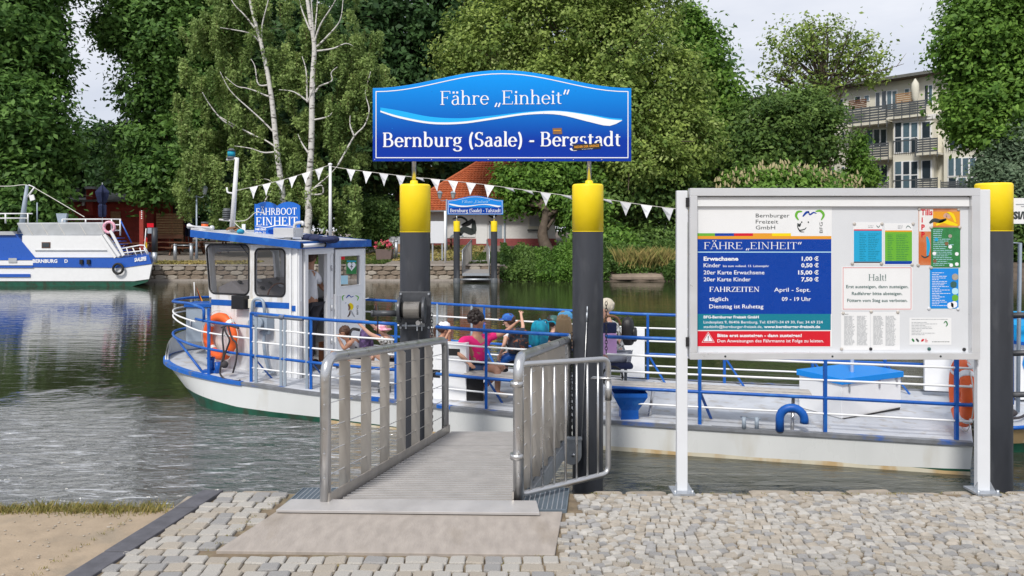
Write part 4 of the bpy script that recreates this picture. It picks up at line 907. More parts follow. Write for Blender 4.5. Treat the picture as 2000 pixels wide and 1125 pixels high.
for i in range(26): rr[1][i] = gu[48+i]+V((.02, .0, .34*sin(pi*min(max((i-2)/22, 0), 1))**.7))
mb.grid(rr, sm=True); mb.grid([[p+V((.03, 0, 0)) for p in r] for r in rr], sm=True); mb.build('bow_bulwark', M['hull_white'], fy)
mb = MB(); c = bb[10]+V((-.02, .12, 0)); c.z = -.335; mb.box(c+V((0, 0, .02)), (.22, .12, .04)); mb.cyl(c, c+V((0, 0, .22)), .05, n=16); mb.cyl(c+V((.11, -.03, 0)), c+V((.11, -.03, .16)), .04, n=16); mb.cyl(c+V((0, 0, .2)), c+V((0, 0, .22)), .06, n=16); mb.build('bollard', M['blue_paint'], fy)

# wheelhouse
C0 = V((-3.0, 10.5, 0)); uu = V((-.92, .39, 0)).normalized(); vv = V((.39, .92, 0)).normalized(); CL, CW = 1.64, 1.57
def CP(t, s, z): return C0+uu*t+vv*s+V((0, 0, z))
def on_plane(px, py, P0, D):
    k = (px-1000)/FX; t = (k*P0.y-P0.x)/(D.x-k*D.y); Y = P0.y+D.y*t; return t, EYE-(py-HY)*Y/FX
def near(px, py): return on_plane(px, py, C0, uu)
def aft(px, py): return on_plane(px, py, C0, vv)
def ring_panel(mb, mp, R0, R1, rad, d, n=6):
    """panel from rectangle R0=(a0,b0,a1,b1) with a round-cornered opening R1; mp maps (a,b,depth)"""
    inn, outp = [], []
    for cx, cy, q in ((R1[2]-rad, R1[3]-rad, 0), (R1[0]+rad, R1[3]-rad, 90), (R1[0]+rad, R1[1]+rad, 180), (R1[2]-rad, R1[1]+rad, 270)):
        for i in range(n+1):
            a = R(q+90*i/n); inn.append((cx+rad*cos(a), cy+rad*sin(a)))
            c = (R0[2] if q in (0, 270) else R0[0], R0[3] if q in (0, 90) else R0[1]); f = i/n
            e = {0: ((R0[2], cy), c, (cx, R0[3])), 90: ((cx, R0[3]), c, (R0[0], cy)), 180: ((R0[0], cy), c, (cx, R0[1])), 270: ((cx, R0[1]), c, (R0[2], cy))}[q]
            outp.append((e[0][0]+(c[0]-e[0][0])*f*2, e[0][1]+(c[1]-e[0][1])*f*2) if f <= .5 else (c[0]+(e[2][0]-c[0])*(f*2-1), c[1]+(e[2][1]-c[1])*(f*2-1)))
    inn.append(inn[0]); outp.append(outp[0])
    mb.grid([[mp(a, b, 0) for a, b in outp], [mp(a, b, 0) for a, b in inn], [mp(a, b, d) for a, b in inn], [mp(a, b, d) for a, b in outp]])
    return inn[:-1]
nm = lambda a, b, d: CP(a, d, b)
ZB, ZT = -.40, 1.50
ta, za = near(413, 575)[0], None
w1 = (near(486.5, 0)[0], near(450, 574)[1], near(415, 0)[0], near(450, 478)[1]); w2 = (near(557, 0)[0], near(528, 578)[1], near(498.5, 0)[0], near(528, 486)[1])
cut = (w1[0]+w2[2])/2; zl = min(w1[1], w2[1])-.06
wall = MB(); wins = []
lean = lambda a, b, d: CP(a+.10*max(b-.3, 0)*max((a-1.0)/.6, 0), d, b)
wins.append((lean, ring_panel(wall, lean, (cut, zl, CL, ZT), w1, .09, .04)))
wins.append((lean, ring_panel(wall, lean, (w2[0]-.06, zl, cut, ZT), w2, .08, .04)))
wall.bbox((0, 0, 0), (0, 0, 0)) if 0 else None
def slab(mb, t0, t1, s0, s1, z0, z1, m=0):
    vs = [CP(t, s, z) for t in (t0, t1) for s in (s0, s1) for z in (z0, z1)]; mb.add(vs, [(0, 1, 3, 2), (4, 6, 7, 5), (0, 4, 5, 1), (2, 3, 7, 6), (0, 2, 6, 4), (1, 5, 7, 3)], m)
slab(wall, 0.0, CL, 0, .04, ZB, zl); slab(wall, 0.10, w2[0]-.06, 0, .04, zl, ZT)
wh = wall.build('wheelhouse', M['white_paint'], fy)
mb = MB(); slab(mb, 0.004, .10, -.012, .05, ZB, ZT); slab(mb, .14, .17, -.02, .0, ZB, ZT-.02); slab(mb, .02, .05, -.03, -.013, ZB+.02, ZT-.02); mb.build('corner_post', M['clean_white'], wh)
mb = MB(); fm = lambda a, b, d: CP(CL+.10*max(b-.3, 0), a, b)-uu*d
ring_panel(mb, fm, (0.0, .62, CW, ZT), (.12, .72, CW-.12, 1.38), .08, .04); slab(mb, CL-.04, CL, 0.041, CW, ZB, .62); mb.build('front_wall', M['white_paint'], wh)
mb = MB(); km = lambda a, b, d: CP(a, CW-d, b)
ring_panel(mb, km, (0, .62, .8, ZT), (.10, .75, .74, 1.36), .08, .04); ring_panel(mb, km, (.8, .62, CL, ZT), (.86, .75, CL-.1, 1.36), .08, .04); slab(mb, 0, CL, CW-.04, CW, ZB, .62); mb.build('far_wall', M['white_paint'], wh)
mb = MB(); slab(mb, 0.04, CL-.04, .04, CW-.04, ZB-.02, ZB+.01); mb.build('floor', M['interior'], wh)
for mp, inn in wins:
    mb = MB(); p = [mp(a, b, .012) for a, b in inn]; mb.add(p, [tuple(range(len(p)))]); f_ = mb.build('window_pane', M['glass_dark'], wh)
    mb = MB(); mb.tube([mp(a, b, -.004) for a, b in inn], .013, 6, closed=True); mb.build('rubber_seal', M['black'], wh)
# stripe, interior console
t0, z0 = near(413, 598); t1, z1 = near(590, 597)
for a, b in ((.175, w2[2]+.2), (w2[2]+.2, CL)):
    mb = MB(); slab(mb, a, b, -.004, -.001, .59, .675); mb.build('blue_stripe', M['blue_paint'], wh)
mb = MB(); slab(mb, .02, .13, -.016, -.0125, .56, .64); mb.build('blue_stripe', M['blue_paint'], wh)
mb = MB(); mb.prism([CP(CL-.06, .08, ZB+.02), CP(CL-.06, .08, .85), CP(CL-.3, .08, .95), CP(CL-.75, .08, .68), CP(CL-.75, .08, ZB+.02)], vv*1.35); cn = mb.build('console', M['interior'], wh)
for i in range(7):
    c = CP(CL-.36-.09*(i % 3), .2+.14*i, .925-.05*(i % 3)); mb = MB(); mb.lathe(c, [(.0, .02), (.035, .02), (.04, 0)], 12, ax=tuple(uu*-.5+V((0, 0, 1)))); mb.build('gauge', M['print_white' if i % 2 else 'black'], cn)
mb = MB(); c = CP(.75, .45, .72); mb.tube([c+V((cos(a)*.04, 0, 0))+vv*cos(a)*.19+V((0, 0, sin(a)*.19)) for a in np.linspace(0, 2*pi, 20)[:-1]], .012, 8, closed=True); mb.build('steering_wheel', M['wood_dark'], cn)
mb = MB(); slab(mb, .5, 1.0, CW-.4, CW-.06, .3, .34); slab(mb, .4, .75, CW-.3, CW-.06, .52, .62); mb.build('shelf', M['black'], wh)
mb = MB(); slab(mb, .3, .5, CW-.5, CW-.2, ZB, ZB+.35); mb.build('wooden_locker', M['wood_dark'], wh); mb = MB(); slab(mb, .2, .3, CW-.62, CW-.3, .05, .25); mb.build('yellow_box', M['print_yellow'], wh)
mb = MB(); slab(mb, .12, CL-.08, .06, CW-.06, 1.42, 1.45); mb.build('ceiling', M['interior'], wh)
# roof with blue fascia (falls a little towards the stern)
def rz_(t): return 1.455+.13*t/CL
ro = [(-.08, -.10), (CL+.32, -.10), (CL+.38, CW*.5), (CL+.32, CW+.1), (-.08, CW+.1)]
mb = MB(); P = [CP(t, s, rz_(t)) for t, s in ro]; mb.grid([[p for p in P+P[:1]], [p+V((0, 0, .105)) for p in P+P[:1]]]); mb.add(P, [tuple(range(5))]); mb.build('roof_fascia', M['blue_paint'], wh)
mb = MB(); P2 = [CP(t*.99+.005, s*.98+.01, rz_(t)+.100) for t, s in ro]; mb.add(P2, [tuple(range(5))]); mb.build('roof_top', M['deck_paint'], wh)
RT = lambda px, py, s: None
def roofp(px, s=.4, z=0):                                 # point of the roof seen at column px, s metres across
    P0 = C0+vv*s; k = (px-1000)/FX; t = (k*P0.y-P0.x)/(uu.x-k*uu.y); return CP(t, s, rz_(t)+.105+z)
def roofz(px, py, s):
    p = roofp(px, s); return EYE-(py-HY)*p.y/FX
# door frame, open leaf
am = lambda a, b, d: CP(-d, a, b)
aL = lambda px: aft(px, 600)[0]
mb = MB(); slab(mb, -.02, .04, aL(594), aL(600), ZB, ZT); slab(mb, -.02, .04, aL(637), aL(643), ZB, ZT); slab(mb, -.01, .03, aL(644.5), aL(650), ZB, ZT); slab(mb, -.021, .03, aL(594)-.01, aL(650), 1.36, ZT); slab(mb, -.06, .05, aL(594), aL(650), ZB-.01, ZB+.05); mb.build('door_frame', M['clean_white'], wh)
for z in (1.1, .5, .0):
    mb = MB(); mb.cyl(CP(-.03, aL(645), z), CP(-.03, aL(645), z+.09), .013, n=8); mb.build('door_hinge', M['alu'], wh)
mb = MB(); x0, x1 = aL(651), aL(710); zt_, zb_ = aft(680, 487)[1], ZB+.06
dm = lambda a, b, d: CP(-.03-d, a, b)
gx0, gx1, gz0, gz1 = aL(661), aL(699), aft(680, 558)[1], aft(680, 499)[1]
zmid = gz0-.10
ring_panel(mb, dm, (x0, zmid, x1, zt_), (gx0, gz0, gx1, gz1), .005, -.04, 2)
vs = lambda a0, b0, a1, b1, d0, d1, m=0: mb.add([dm(a, b, d) for a in (a0, a1) for b in (b0, b1) for d in (d0, d1)], [(0, 1, 3, 2), (4, 6, 7, 5), (0, 4, 5, 1), (2, 3, 7, 6), (0, 2, 6, 4), (1, 5, 7, 3)], m)
vs(x0, zb_, x1, zmid, -.04, 0); dl = mb.build('door_leaf', M['clean_white'], wh)
mb = MB(); fr_ = [(gx0, gz0-.0), (gx1, gz0), (gx1, gz1), (gx0, gz1)]
mb.tube([dm(a, b, .006) for a, b in fr_], .012, 4, closed=True); mb.tube([dm(a, b, .004) for a, b in ((x0+.06, zb_+.1), (x1-.06, zb_+.1), (x1-.06, gz0-.13), (x0+.06, gz0-.13))], .006, 4, closed=True); mb.tube([dm(a, b, 0) for a, b in ((x0+.015, zb_), (x1-.015, zb_), (x1-.015, zt_), (x0+.015, zt_))], .014, 4, closed=True); mb.build('moulding', M['clean_white'], dl)
mb = MB(); mb.add([dm(gx0, gz0, -.02), dm(gx1, gz0, -.02), dm(gx1, gz1, -.02), dm(gx0, gz1, -.02)], [(0, 1, 2, 3)]); mb.build('window_pane', M['glass_dark'], dl)
def DM(px, py, d=.003):
    t, z = aft(px, py); return dm(t, z, d)
def dpoly(pts, mt, name, d=.003): mb = MB(); mb.add([DM(x, y, d) for x, y in pts], [tuple(range(len(pts)))]); return mb.build(name, M[mt], dl, fix=False)
dpoly([(672, 535), (692, 535), (692, 508), (672, 508)], 'print_dgreen', 'safety_sign', .012)
dpoly([(673, 511), (691, 511), (691, 509), (673, 509)], 'print_sky', 'safety_sign_header', .014)
dpoly([(682+8*sin(a)**3, 519.5-(8*cos(a)-2.8*cos(2*a)-1.2*cos(3*a)-.6*cos(4*a))) for a in np.linspace(0, 2*pi, 30)[:-1]], 'print_white', 'heart', .014)
dpoly([(684, 514), (679, 521), (682, 521), (680, 527), (685, 519.5), (682, 519.5)], 'print_dark', 'flash', .016)
dpoly([(662, 507), (670, 507), (670, 500), (662, 500)], 'print_red', 'sticker'); dpoly([(662, 555), (676, 555), (676, 538), (662, 538)], 'pale_cyan_print', 'paper')
dpoly([(662, 624), (699, 622), (699, 572), (662, 571)], 'clean_white', 'logo_plate', .005)
S_ = lambda pts, wd, mt: stroke(dl, pts, wd, mt, 'emblem_stroke', mk=lambda x, y: DM(x, y, .0075))
S_([(669, 576), (665, 580), (666, 587)], 2.4, 'print_green'); S_([(690, 577), (696, 580), (694, 587)], 2.4, 'print_green'); S_([(672, 582), (677, 577), (680, 578)], 2.4, 'print_blue'); S_([(679, 577), (682, 580), (687, 578)], 1.6, 'print_blue')
S_([(679, 592), (683, 598), (682, 605)], 7, 'print_yellow'); S_([(676, 594), (679, 600), (677, 606)], 4, 'brown'); S_([(680, 606), (679, 613), (675, 619)], 3, 'hair_brown'); S_([(682, 606), (685, 613), (689, 619)], 3, 'print_grey'); S_([(671, 591), (672, 592)], 2, 'print_blue')
sans_fit('lettering', 'BFG', DM(696, 614, .008), DM(696, 596, .008), .045, M['print_dark'], dl, up=(-vv))
mb = MB(); mb.tube([dm(x1-.04, .62, .02), dm(x1-.04, .62, .05), dm(x1+.03, .62, .05)], .008, 8); mb.build('door_handle', M['clean_white'], dl)
# fittings on the near wall
def NWp(px, py, d=0): t, z = near(px, py); return CP(t, -d, z)
def wbox(nm_, x0, y0, x1, y1, d, mt, parent=None, d0=0):
    a, b = near(x0, y1), near(x1, y0); mb = MB(); slab(mb, b[0], a[0], -d, -d0-.001, a[1], b[1]); return mb.build(nm_, M[mt], parent or wh, bev=.006)
q = wbox('flood_lamp', 463, 577, 487, 602, .12, 'black'); wbox('socket_box', 490, 584, 499, 601, .06, 'cream_wall'); wbox('pump_body', 502, 617, 536, 640, .16, 'grey_paint')
mb = MB(); mb.cyl(NWp(509, 628, .17), NWp(509, 628, .2), .055, n=16); mb.cyl(NWp(524, 628, .17), NWp(524, 628, .22), .07, n=16); mb.build('pump_flange', M['grey_paint'], wh)
MB().tube(rbend([NWp(500, 617, .08), NWp(501, 583, .08), NWp(522, 583, .08), NWp(525, 617, .08)], .1), .022, 10).build('pump_pipe', M['grey_paint'], wh)
MB().tube(bez([NWp(525, 640, .08), NWp(523, 665, .08), NWp(526, 695, .08), NWp(533, 722, .08)], 4), .024, 10).build('drain_pipe', M['grey_paint'], wh)
mb = MB(); mb.box(NWp(533, 724, .08), (.16, .1, .015)); mb.cyl(NWp(517, 648, .08), NWp(533, 648, .08), .03); mb.build('pipe_foot', M['grey_paint'], wh)
for i in range(5): MB().tube([NWp(415+i*.3, 488+i*16, .006), NWp(416+i*.3, 488+i*16, .006)], .004, 5) if 0 else None
MB().tube(bez([NWp(472, 478, .03), NWp(470, 520, -.3), NWp(462, 560, -.3)], 4), .008, 6).build('wiper', M['black'], wh)
# roof equipment
def roofthing(nm_, label, cat, px, s, z=0): return thing(nm_, label, cat, tuple(roofp(px, s, z)))
h = MB(); a = roofp(372, .1, .04); b = roofp(414, .1, .05); h.lathe(a, [(.045, -.03), (.02, .03), (.014, .08), (.014, (b-a).length)], 14, ax=tuple(b-a)); h.ball(b, .038); h.box((a+b)/2-V((0, 0, .03)), (.3, .04, .04)); h.build('signal_horn', M['alu'], wh)
mb = MB(); c = roofp(400, .25, 0); mb.cyl(c, c+V((0, 0, .09)), .05, n=16); mb.build('beacon', M['orange'], wh); mb = MB(); mb.cyl(c+V((0, 0, .09)), c+V((0, 0, .12)), .053, n=16); mb.build('beacon_cap', M['dark_metal'], wh)
ms = thing('signal_mast', 'leaning white signal mast with lamp brackets at the front of the wheelhouse roof', 'mast', tuple(roofp(453, .5)))
a = roofp(453, .5); zt_ = roofz(463, 308, .5); b = roofp(463, .5); b.z = zt_; MB().tube([a, b], [.042, .03], 10).build('pole', M['white_paint'], ms)
def mp_(px, py, dx=0): p = roofp(px, .5); p.z = roofz(px, py, .5); return p
MB().tube([mp_(443, 312), mp_(463, 309)], .016, 8).build('lamp_arm', M['white_paint'], ms)
MB().tube(rbend([mp_(443, 366), mp_(444, 376), mp_(458, 378)], .03), .014, 8).build('hook_arm', M['white_paint'], ms)
MB().tube([mp_(429, 429), mp_(455, 431)], .016, 8).build('lamp_shelf', M['white_paint'], ms)
mb = MB(); c = mp_(452, 310); mb.cyl(c, c+V((0, 0, .03)), .07, n=12); mb.cyl(c+V((0, 0, .12)), c+V((0, 0, .16)), .07, .03, n=12); lt = mb.build('lantern', M['dark_metal'], ms); mb = MB(); mb.cyl(c+V((0, 0, .03)), c+V((0, 0, .12)), .058, n=16); mb.build('lens', M['teal'], lt)
mb = MB(); c = mp_(443, 428)
for i in range(5): mb.cyl(c+V((0, 0, .03*i)), c+V((0, 0, .03*i+.018)), .065, n=14)
mb.cyl(c, c+V((0, 0, .17)), .05, n=14); mb.build('masthead_lamp', M['dark_metal'], ms)
MB().tube(bez([mp_(455, 432), mp_(480, 430), mp_(500, 415), mp_(520, 418)], 5), .006, 6).build('lamp_cable', M['rope_w'], ms)
MB().tube(bez([mp_(455, 432), mp_(470, 446), mp_(487, 456), mp_(500, 457)], 5), .006, 6).build('lamp_cable', M['rope_w'], ms)
def RS(px, py, s=.75, d=0): p = roofp(px, s); p.z = roofz(px, py, s); return p+V((0, -d, 0))
bs = thing('name_board', 'small blue board with white boat name on the wheelhouse roof', 'sign', tuple(roofp(542, .75)))
so_ = [(497, 458), (586, 458), (586, 402)]+[(586-i*4.45*1, 402-8*abs(sin(pi*i/10))**.8) for i in range(1, 20)]+[(497, 398)]
mb = MB(); mb.prism([RS(x, y) for x, y in so_], (0, .015, 0)); mb.build('panel', M['name_blue'], bs)
Xd = (RS(586, 430)-RS(497, 430)).normalized()
def rs_fit(s, x0, x1, y, cap, b, ser=True, mt='print_white'):
    p0, p1 = RS(x0, y, d=.006), RS(x1, y, d=.006); p1.z = p0.z; (serif_fit if ser else sans_fit)('lettering', s, p0, p1, cap*p0.y/FX, M[mt], bs, b)
rs_fit('F\u00c4HRBOOT', 500, 580, 420, 13, True); rs_fit('EINHEIT', 500, 582, 440, 15.5, True); rs_fit('04810660', 499, 520, 450, 4.5, .03, False); rs_fit('BSR Nr. 711', 499, 519, 456, 3.5, .03, False)
stroke(bs, [(499, 441.5), (520, 444), (545, 440), (580, 443)], 1.6, 'print_white', mk=lambda x, y: RS(x, y, d=.006))
stroke(bs, [(524, 451), (532, 453), (541, 451)], 9, 'print_blue', mk=lambda x, y: RS(x, y, d=.005))
mb = MB(); c = roofp(563, .15); c2 = c+V((0, 0, .09)); mb.box(c2, (.36, .22, .14), rz=-.4); mb.box(c+V((0, 0, .01)), (.1, .1, .05)); mb.build('roof_box', M['alu'], wh, bev=.006)
MB().tube(rbend([RS(575, 462, .3), RS(575, 436, .3), RS(592, 434, .3), RS(592, 441, .3)], .06), .024, 10).build('vent_pipe', M['alu'], wh)
cl = MB(); 
for i in range(9): c = roofp(600+i*6.5, .35+.1*(i % 3), .03); cl.ball(c, (random.uniform(.07, .13), random.uniform(.07, .12), random.uniform(.03, .06)), 9, 6)
cl.build('folded_tarpaulin', M['navy'], label='heap of dark blue folded cloth on the wheelhouse roof beside the flag mast', cat='tarpaulin')
mb = MB()
for i in range(6): mb.tube(bez([roofp(443+i*3, .3, .03+.01*i), roofp(452+i*2, .42, .06), roofp(462+i, .3, .03)], 4), .016, 6)
mb.build('rope_coil', M['brown'], label='coiled brown rope on the wheelhouse roof at the mast foot', cat='rope')
mb = MB(); mb.ball(roofp(470, .2, .03), (.06, .05, .04)); mb.build('turquoise_bag', M['teal'], label='small turquoise bundle on the roof left of the blue name board', cat='bundle')
mb = MB(); mb.box(roofp(476, .3, .09), (.05, .02, .1)); mb.build('number_tag', M['clean_white'], wh)
MB().cyl(CP(-.06, -.05, 1.49), CP(-.06, .45, 1.50), .035, n=14, m=0).build('roof_lamp', M['clean_white'], wh)
mb = MB(); 
for s in (-.06, .46): mb.cyl(CP(-.06, s-.01, 1.495), CP(-.06, s+.01, 1.495), .045, n=12)
mb.build('lamp_end', M['black'], wh)
# flag staff for the pennants
fm_ = thing('flag_mast', 'straight white flag mast carrying the pennant line, right end of the wheelhouse roof', 'mast', tuple(roofp(645, .7)))
a = roofp(645, .7); top = V((a.x, a.y, EYE+(HY-322)*a.y/FX)); MB().tube([a-V((0, 0, .1)), top], [.024, .02], 10).build('pole', M['clean_white'], fm_)
MB().lathe(top, [(0, .03), (.03, .02), (.03, 0), (.02, -.02)], 10).build('cap', M['clean_white'], fm_)
sm_ = thing('flag_mast', 'stern flag mast standing behind the notice board', 'mast', (4.1, 8.95, -.47)); MB().tube([(4.1, 8.95, -.47), (4.1, 8.95, 1.78)], .022, 10).build('pole', M['clean_white'], sm_)
# pennants
bt = thing('pennant_line', 'string of small white pennants running from the wheelhouse mast over the deck to the stern', 'bunting', tuple(top))
p0 = mp_(462, 372); pts = bez([p0, p0.lerp(top, .5)+V((0, 0, -.03)), top], 10)
lineR = []
for px, py in ((645, 325), (700, 333), (800, 345), (870, 352), (950, 361), (1100, 381), (1180, 389), (1322, 408)):
    f = (px-645)/(1652-645); # walk along the straight ground track between the masts
    A, B = V((top.x, top.y)), V((4.1, 8.95)); k = (px-1000)/FX; D = B-A; t = (k*A.y-A.x)/(D.x-k*D.y); Y = A.y+D.y*t; lineR.append(V((A.x+D.x*t, Y, EYE-(py-HY)*Y/FX)))
lineR.append(V((4.1, 8.95, 1.76))); lr = bez(lineR, 12)
MB().tube(pts, .004, 5).build('cord', M['rope_w'], bt); MB().tube(lr, .004, 5).build('cord', M['rope_w'], bt)
def walk(path, step, st=.08):
    o = []; acc = -st
    for a, b in zip(path, path[1:]):
        L = (b-a).length; 
        while acc+L >= step: f = (step-acc)/L; a = a.lerp(b, f); L = (b-a).length; acc = 0; o.append((a, (b-a).normalized()))
        acc += L
    return o
for path, stp in ((pts, .235), (lr, .275)):
    for i, (p, d) in enumerate(walk(path, stp)):
        L, H_ = .155, random.uniform(.165, .19); tw = V((random.uniform(-.03, .03), random.uniform(-.06, .06), 0)); 
        if random.random() < .08: H_ = .06; tw = V((.10, 0, 0))
        mb = MB(); a, b = p-d*L/2, p+d*L/2; tip = p-V((0, 0, H_))+tw; m1, m2 = a.lerp(tip, .55)+V((.004, .012, 0)), b.lerp(tip, .55)+V((-.004, -.01, 0))
        mb.add([a, b, m2, tip, m1], [(0, 1, 2, 4), (4, 2, 3)]); o = mb.build('pennant', M['pennant'], bt, fix=False); md = o.modifiers.new('s', 'SOLIDIFY'); md.thickness = .002

# deck fittings
def plank_bench(x0, x1, off, zt, n=3, wd=.11, nm_='bench'):
    b = thing(nm_, '', 'bench', tuple(RN((x0+x1)/2, 0, off)))
    for i in range(n):
        mb = MB(); a, c = RN(x0, zt, off+i*(wd+.008)), RN(x1, zt, off+i*(wd+.008)); mb.beam(a, c, wd, .035); mb.build('slat', M['bench_wood'], b)
    return b
xa, xb_ = XN(1183, .12), XN(1588, .12)
b1 = plank_bench(xa, xb_, .16, .36); b1['label'] = 'long pale slatted deck bench right of the right pile, on a blue pedestal and hoop'
def deck_pt(px, py): 
    p = G(px, py, -.47); p.z = DZ(min(max(p.x, -4.9), 4.7)); return p
mb = MB(); c = deck_pt(1228, 818); ws = [(.10, 0), (.10, .12), (.19, .28), (.19, .325)]; 
for (w0, h0), (w1_, h1) in zip(ws, ws[1:]):
    A = [c+V((x*w0, y*w0*.8, h0)) for x, y in ((-1, -1), (1, -1), (1, 1), (-1, 1))]; B = [c+V((x*w1_, y*w1_*.8, h1)) for x, y in ((-1, -1), (1, -1), (1, 1), (-1, 1))]; mb.add(A+B, [(0, 1, 5, 4), (1, 2, 6, 5), (2, 3, 7, 6), (3, 0, 4, 7)])
mb.build('pedestal', M['blue_paint'], b1)
MB().tube([deck_pt(1268, 815), deck_pt(1278, 800)+V((0, 0, .33))], .02, 10).build('leg', M['steel'], b1)
MB().tube([deck_pt(1547, 840), deck_pt(1550, 826)+V((0, 0, .33))], .02, 10).build('leg', M['steel'], b1)
hp = MB(); a = deck_pt(1523, 842); hd = V((.97, -.24, 0)); hp.tube([a]+[a+hd*(.125-.125*cos(t))+V((0, 0, .14+.12*sin(t))) for t in np.linspace(0, pi, 12)]+[a+hd*.25+V((0, 0, .10))], .045, 14); hp.build('air_vent_hoop', M['blue_paint'], fy)
mb = MB()
for px in (1453, 1478): c = deck_pt(px, 838); mb.cyl(c, c+V((0, 0, .13)), .022, n=12)
mb.cyl(deck_pt(1446, 830)+V((0, 0, .09)), deck_pt(1487, 834)+V((0, 0, .09)), .008, n=8); mb.build('bollard', M['grey_paint'], fy)
mb = MB()
for px in (742, 760): c = deck_pt(px, 775); mb.cyl(c, c+V((0, 0, .13)), .026, n=12)
mb.build('bollard', M['dark_metal'], fy)
# benches further forward
b2 = plank_bench(XN(990+60, .2), XN(905, .2), .24, .35); b2['label'] = 'slatted deck bench on which the woman in the magenta shirt sits'
for px in (925, 1030): mb = MB(); c = RN(XN(px, .3), 0, .4); mb.beam(c, c+V((0, 0, .34)), .2, .16); mb.build('pedestal', M['black'], b2)
b3 = plank_bench(XN(765, .2), XN(628, .2), .26, .35); b3['label'] = 'slatted deck bench between the wheelhouse door and the left pile'
for px in (660, 745): mb = MB(); c = RN(XN(px, .3), 0, .4); mb.beam(c, c+V((0, 0, .34)), .03, .16); mb.build('leg', M['dark_metal'], b3)
# white lockers and panels
def panel_box(x0, x1, yt, yb, Y, dp, label, slots=()):
    a, b = U(x0, yb, Y), U(x1, yt, Y); dx = V((.97, -.24, 0)); t = thing('deck_locker', label, 'locker', tuple(a)); L = (b.x-a.x)/.97
    mb = MB(); c = [a, a+dx*L, a+dx*L+V((0, 0, b.z-a.z)), a+V((0, 0, b.z-a.z))]; mb.prism(c, (.24*dp, .97*dp, 0)); mb.build('cabinet', M['clean_white'], t, bev=.006)
    for s0, s1, h0, h1 in slots:
        mb = MB(); hh = b.z-a.z; o = V((-.24, -.97, 0))*.003; mb.prism([a+dx*L*s0+V((0, 0, hh*h0))+o, a+dx*L*s1+V((0, 0, hh*h0))+o, a+dx*L*s1+V((0, 0, hh*h1))+o, a+dx*L*s0+V((0, 0, hh*h1))+o], (0, .002, 0)); mb.build('slot', M['black'], t)
    return t
panel_box(838, 912, 668, 779, 9.42, .12, 'white deck locker with dark slots behind the left pile', ((0, .08, .55, .72), (.45, .83, .78, .90), (.0, .3, .38, .52)))
panel_box(1212, 1257, 641, 736, 10.72, .06, 'white panel at the far rail behind the blond woman')
panel_box(1806, 1868, 640, 763, 9.75, .06, 'white panel at the far stern rail left of the orange lifebuoy')
bx = thing('engine_box', 'white engine casing with a bright blue lid on the stern deck', 'engine box', (3.8, 8.9, -.47))
C = V((3.80, 8.56, -.465)); ea, eb = V((.90, .44, 0))*1.02, V((-.44, .90, 0))*.62
mb = MB(); mb.prism([C, C+ea, C+ea+eb, C+eb], (0, 0, .40)); mb.build('casing', M['clean_white'], bx, bev=.004)
mb = MB(); o = -ea*.02-eb*.04; mb.prism([C+o, C+ea*1.04+o, C+ea*1.04+eb*1.08+o, C+eb*1.08+o], (0, 0, .07)); q = mb.build('lid', M['sky_blue_print'], bx, bev=.004); q.location.z += .395
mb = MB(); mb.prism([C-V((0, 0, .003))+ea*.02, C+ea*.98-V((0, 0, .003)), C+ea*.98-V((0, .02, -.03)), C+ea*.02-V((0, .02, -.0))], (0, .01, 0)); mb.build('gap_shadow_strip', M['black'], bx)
for f in (.12, .62, .92): mb = MB(); p = C+ea*f+V((0, -.012, .36)); mb.box(p, (.02, .012, .12)); mb.build('clamp', M['galv'], bx)
# lifebuoys
def lifebuoy(c, nrm, Ro, label):
    t = thing('lifebuoy', label, 'lifebuoy', tuple(c), 'orange lifebuoys on the ferry'); nrm = V(nrm).normalized(); x = nrm.cross(V((0, 0, 1))).normalized(); z = V((0, 0, 1)); rm = Ro*.81; rt = Ro*.19
    mb = MB(); mb.tube([c+x*cos(a)*rm+z*sin(a)*rm for a in np.linspace(0, 2*pi, 41)[:-1]], rt, 14, closed=True); mb.build('ring', M['orange'], t)
    for q in (45, 135, 225, 315):
        mb = MB(); mb.tube([c+x*cos(R(q+e))*rm+z*sin(R(q+e))*rm for e in (-6, -2, 2, 6)], rt*1.03, 14); mb.build('white_band', M['clean_white'], t)
    mb = MB(); pts_ = []
    for i in range(4):
        a0 = R(45+90*i)
        for j in range(8): f = j/8; a = a0+R(90)*f; r_ = Ro*1.02+.035*sin(pi*f); pts_.append(c+x*cos(a)*r_+z*sin(a)*r_+nrm*.02)
    mb.tube(pts_, .006, 6, closed=True); mb.build('grab_line', M['rope_w'], t)
lifebuoy(NWp(443, 655, .12), -vv+V((-.12, 0, 0)), .35, 'orange lifebuoy hanging on the wheelhouse wall under the front window')
lifebuoy(V((4.88, 8.05, -.05)), V((.92, -.33, 0)), .37, 'orange lifebuoy at the stern rail, seen almost edge on beside the white post')
rp = thing('mooring_rope', 'dark knotted rope hanging over the bow rail in front of the lifebuoy', 'rope', tuple(RN(XN(438), .0)))
rx = lambda px, py: (lambda p: V((p.x, p.y-.03, EYE-(py-HY)*(p.y-.03)/FX)))(RN(XN(max(px, 415)), 0, .05))
for pp in ([(441, 636), (437, 660), (440, 690), (436, 712), (433, 730), (445, 741), (470, 744)], [(441, 636), (444, 650), (452, 664), (446, 680), (440, 700), (443, 712)], [(450, 636), (455, 660), (465, 672), (464, 700), (458, 728)], [(436, 640), (450, 636), (470, 641)], [(440, 742), (455, 746), (468, 747), (473, 742)]):
    MB().tube(bez([rx(*p) for p in pp], 5), .013, 7).build('rope_strand', M['rope_d'], rp)
mb = MB(); mb.ball(rx(442, 712), (.05, .05, .05)); mb.build('knot', M['rope_d'], rp)
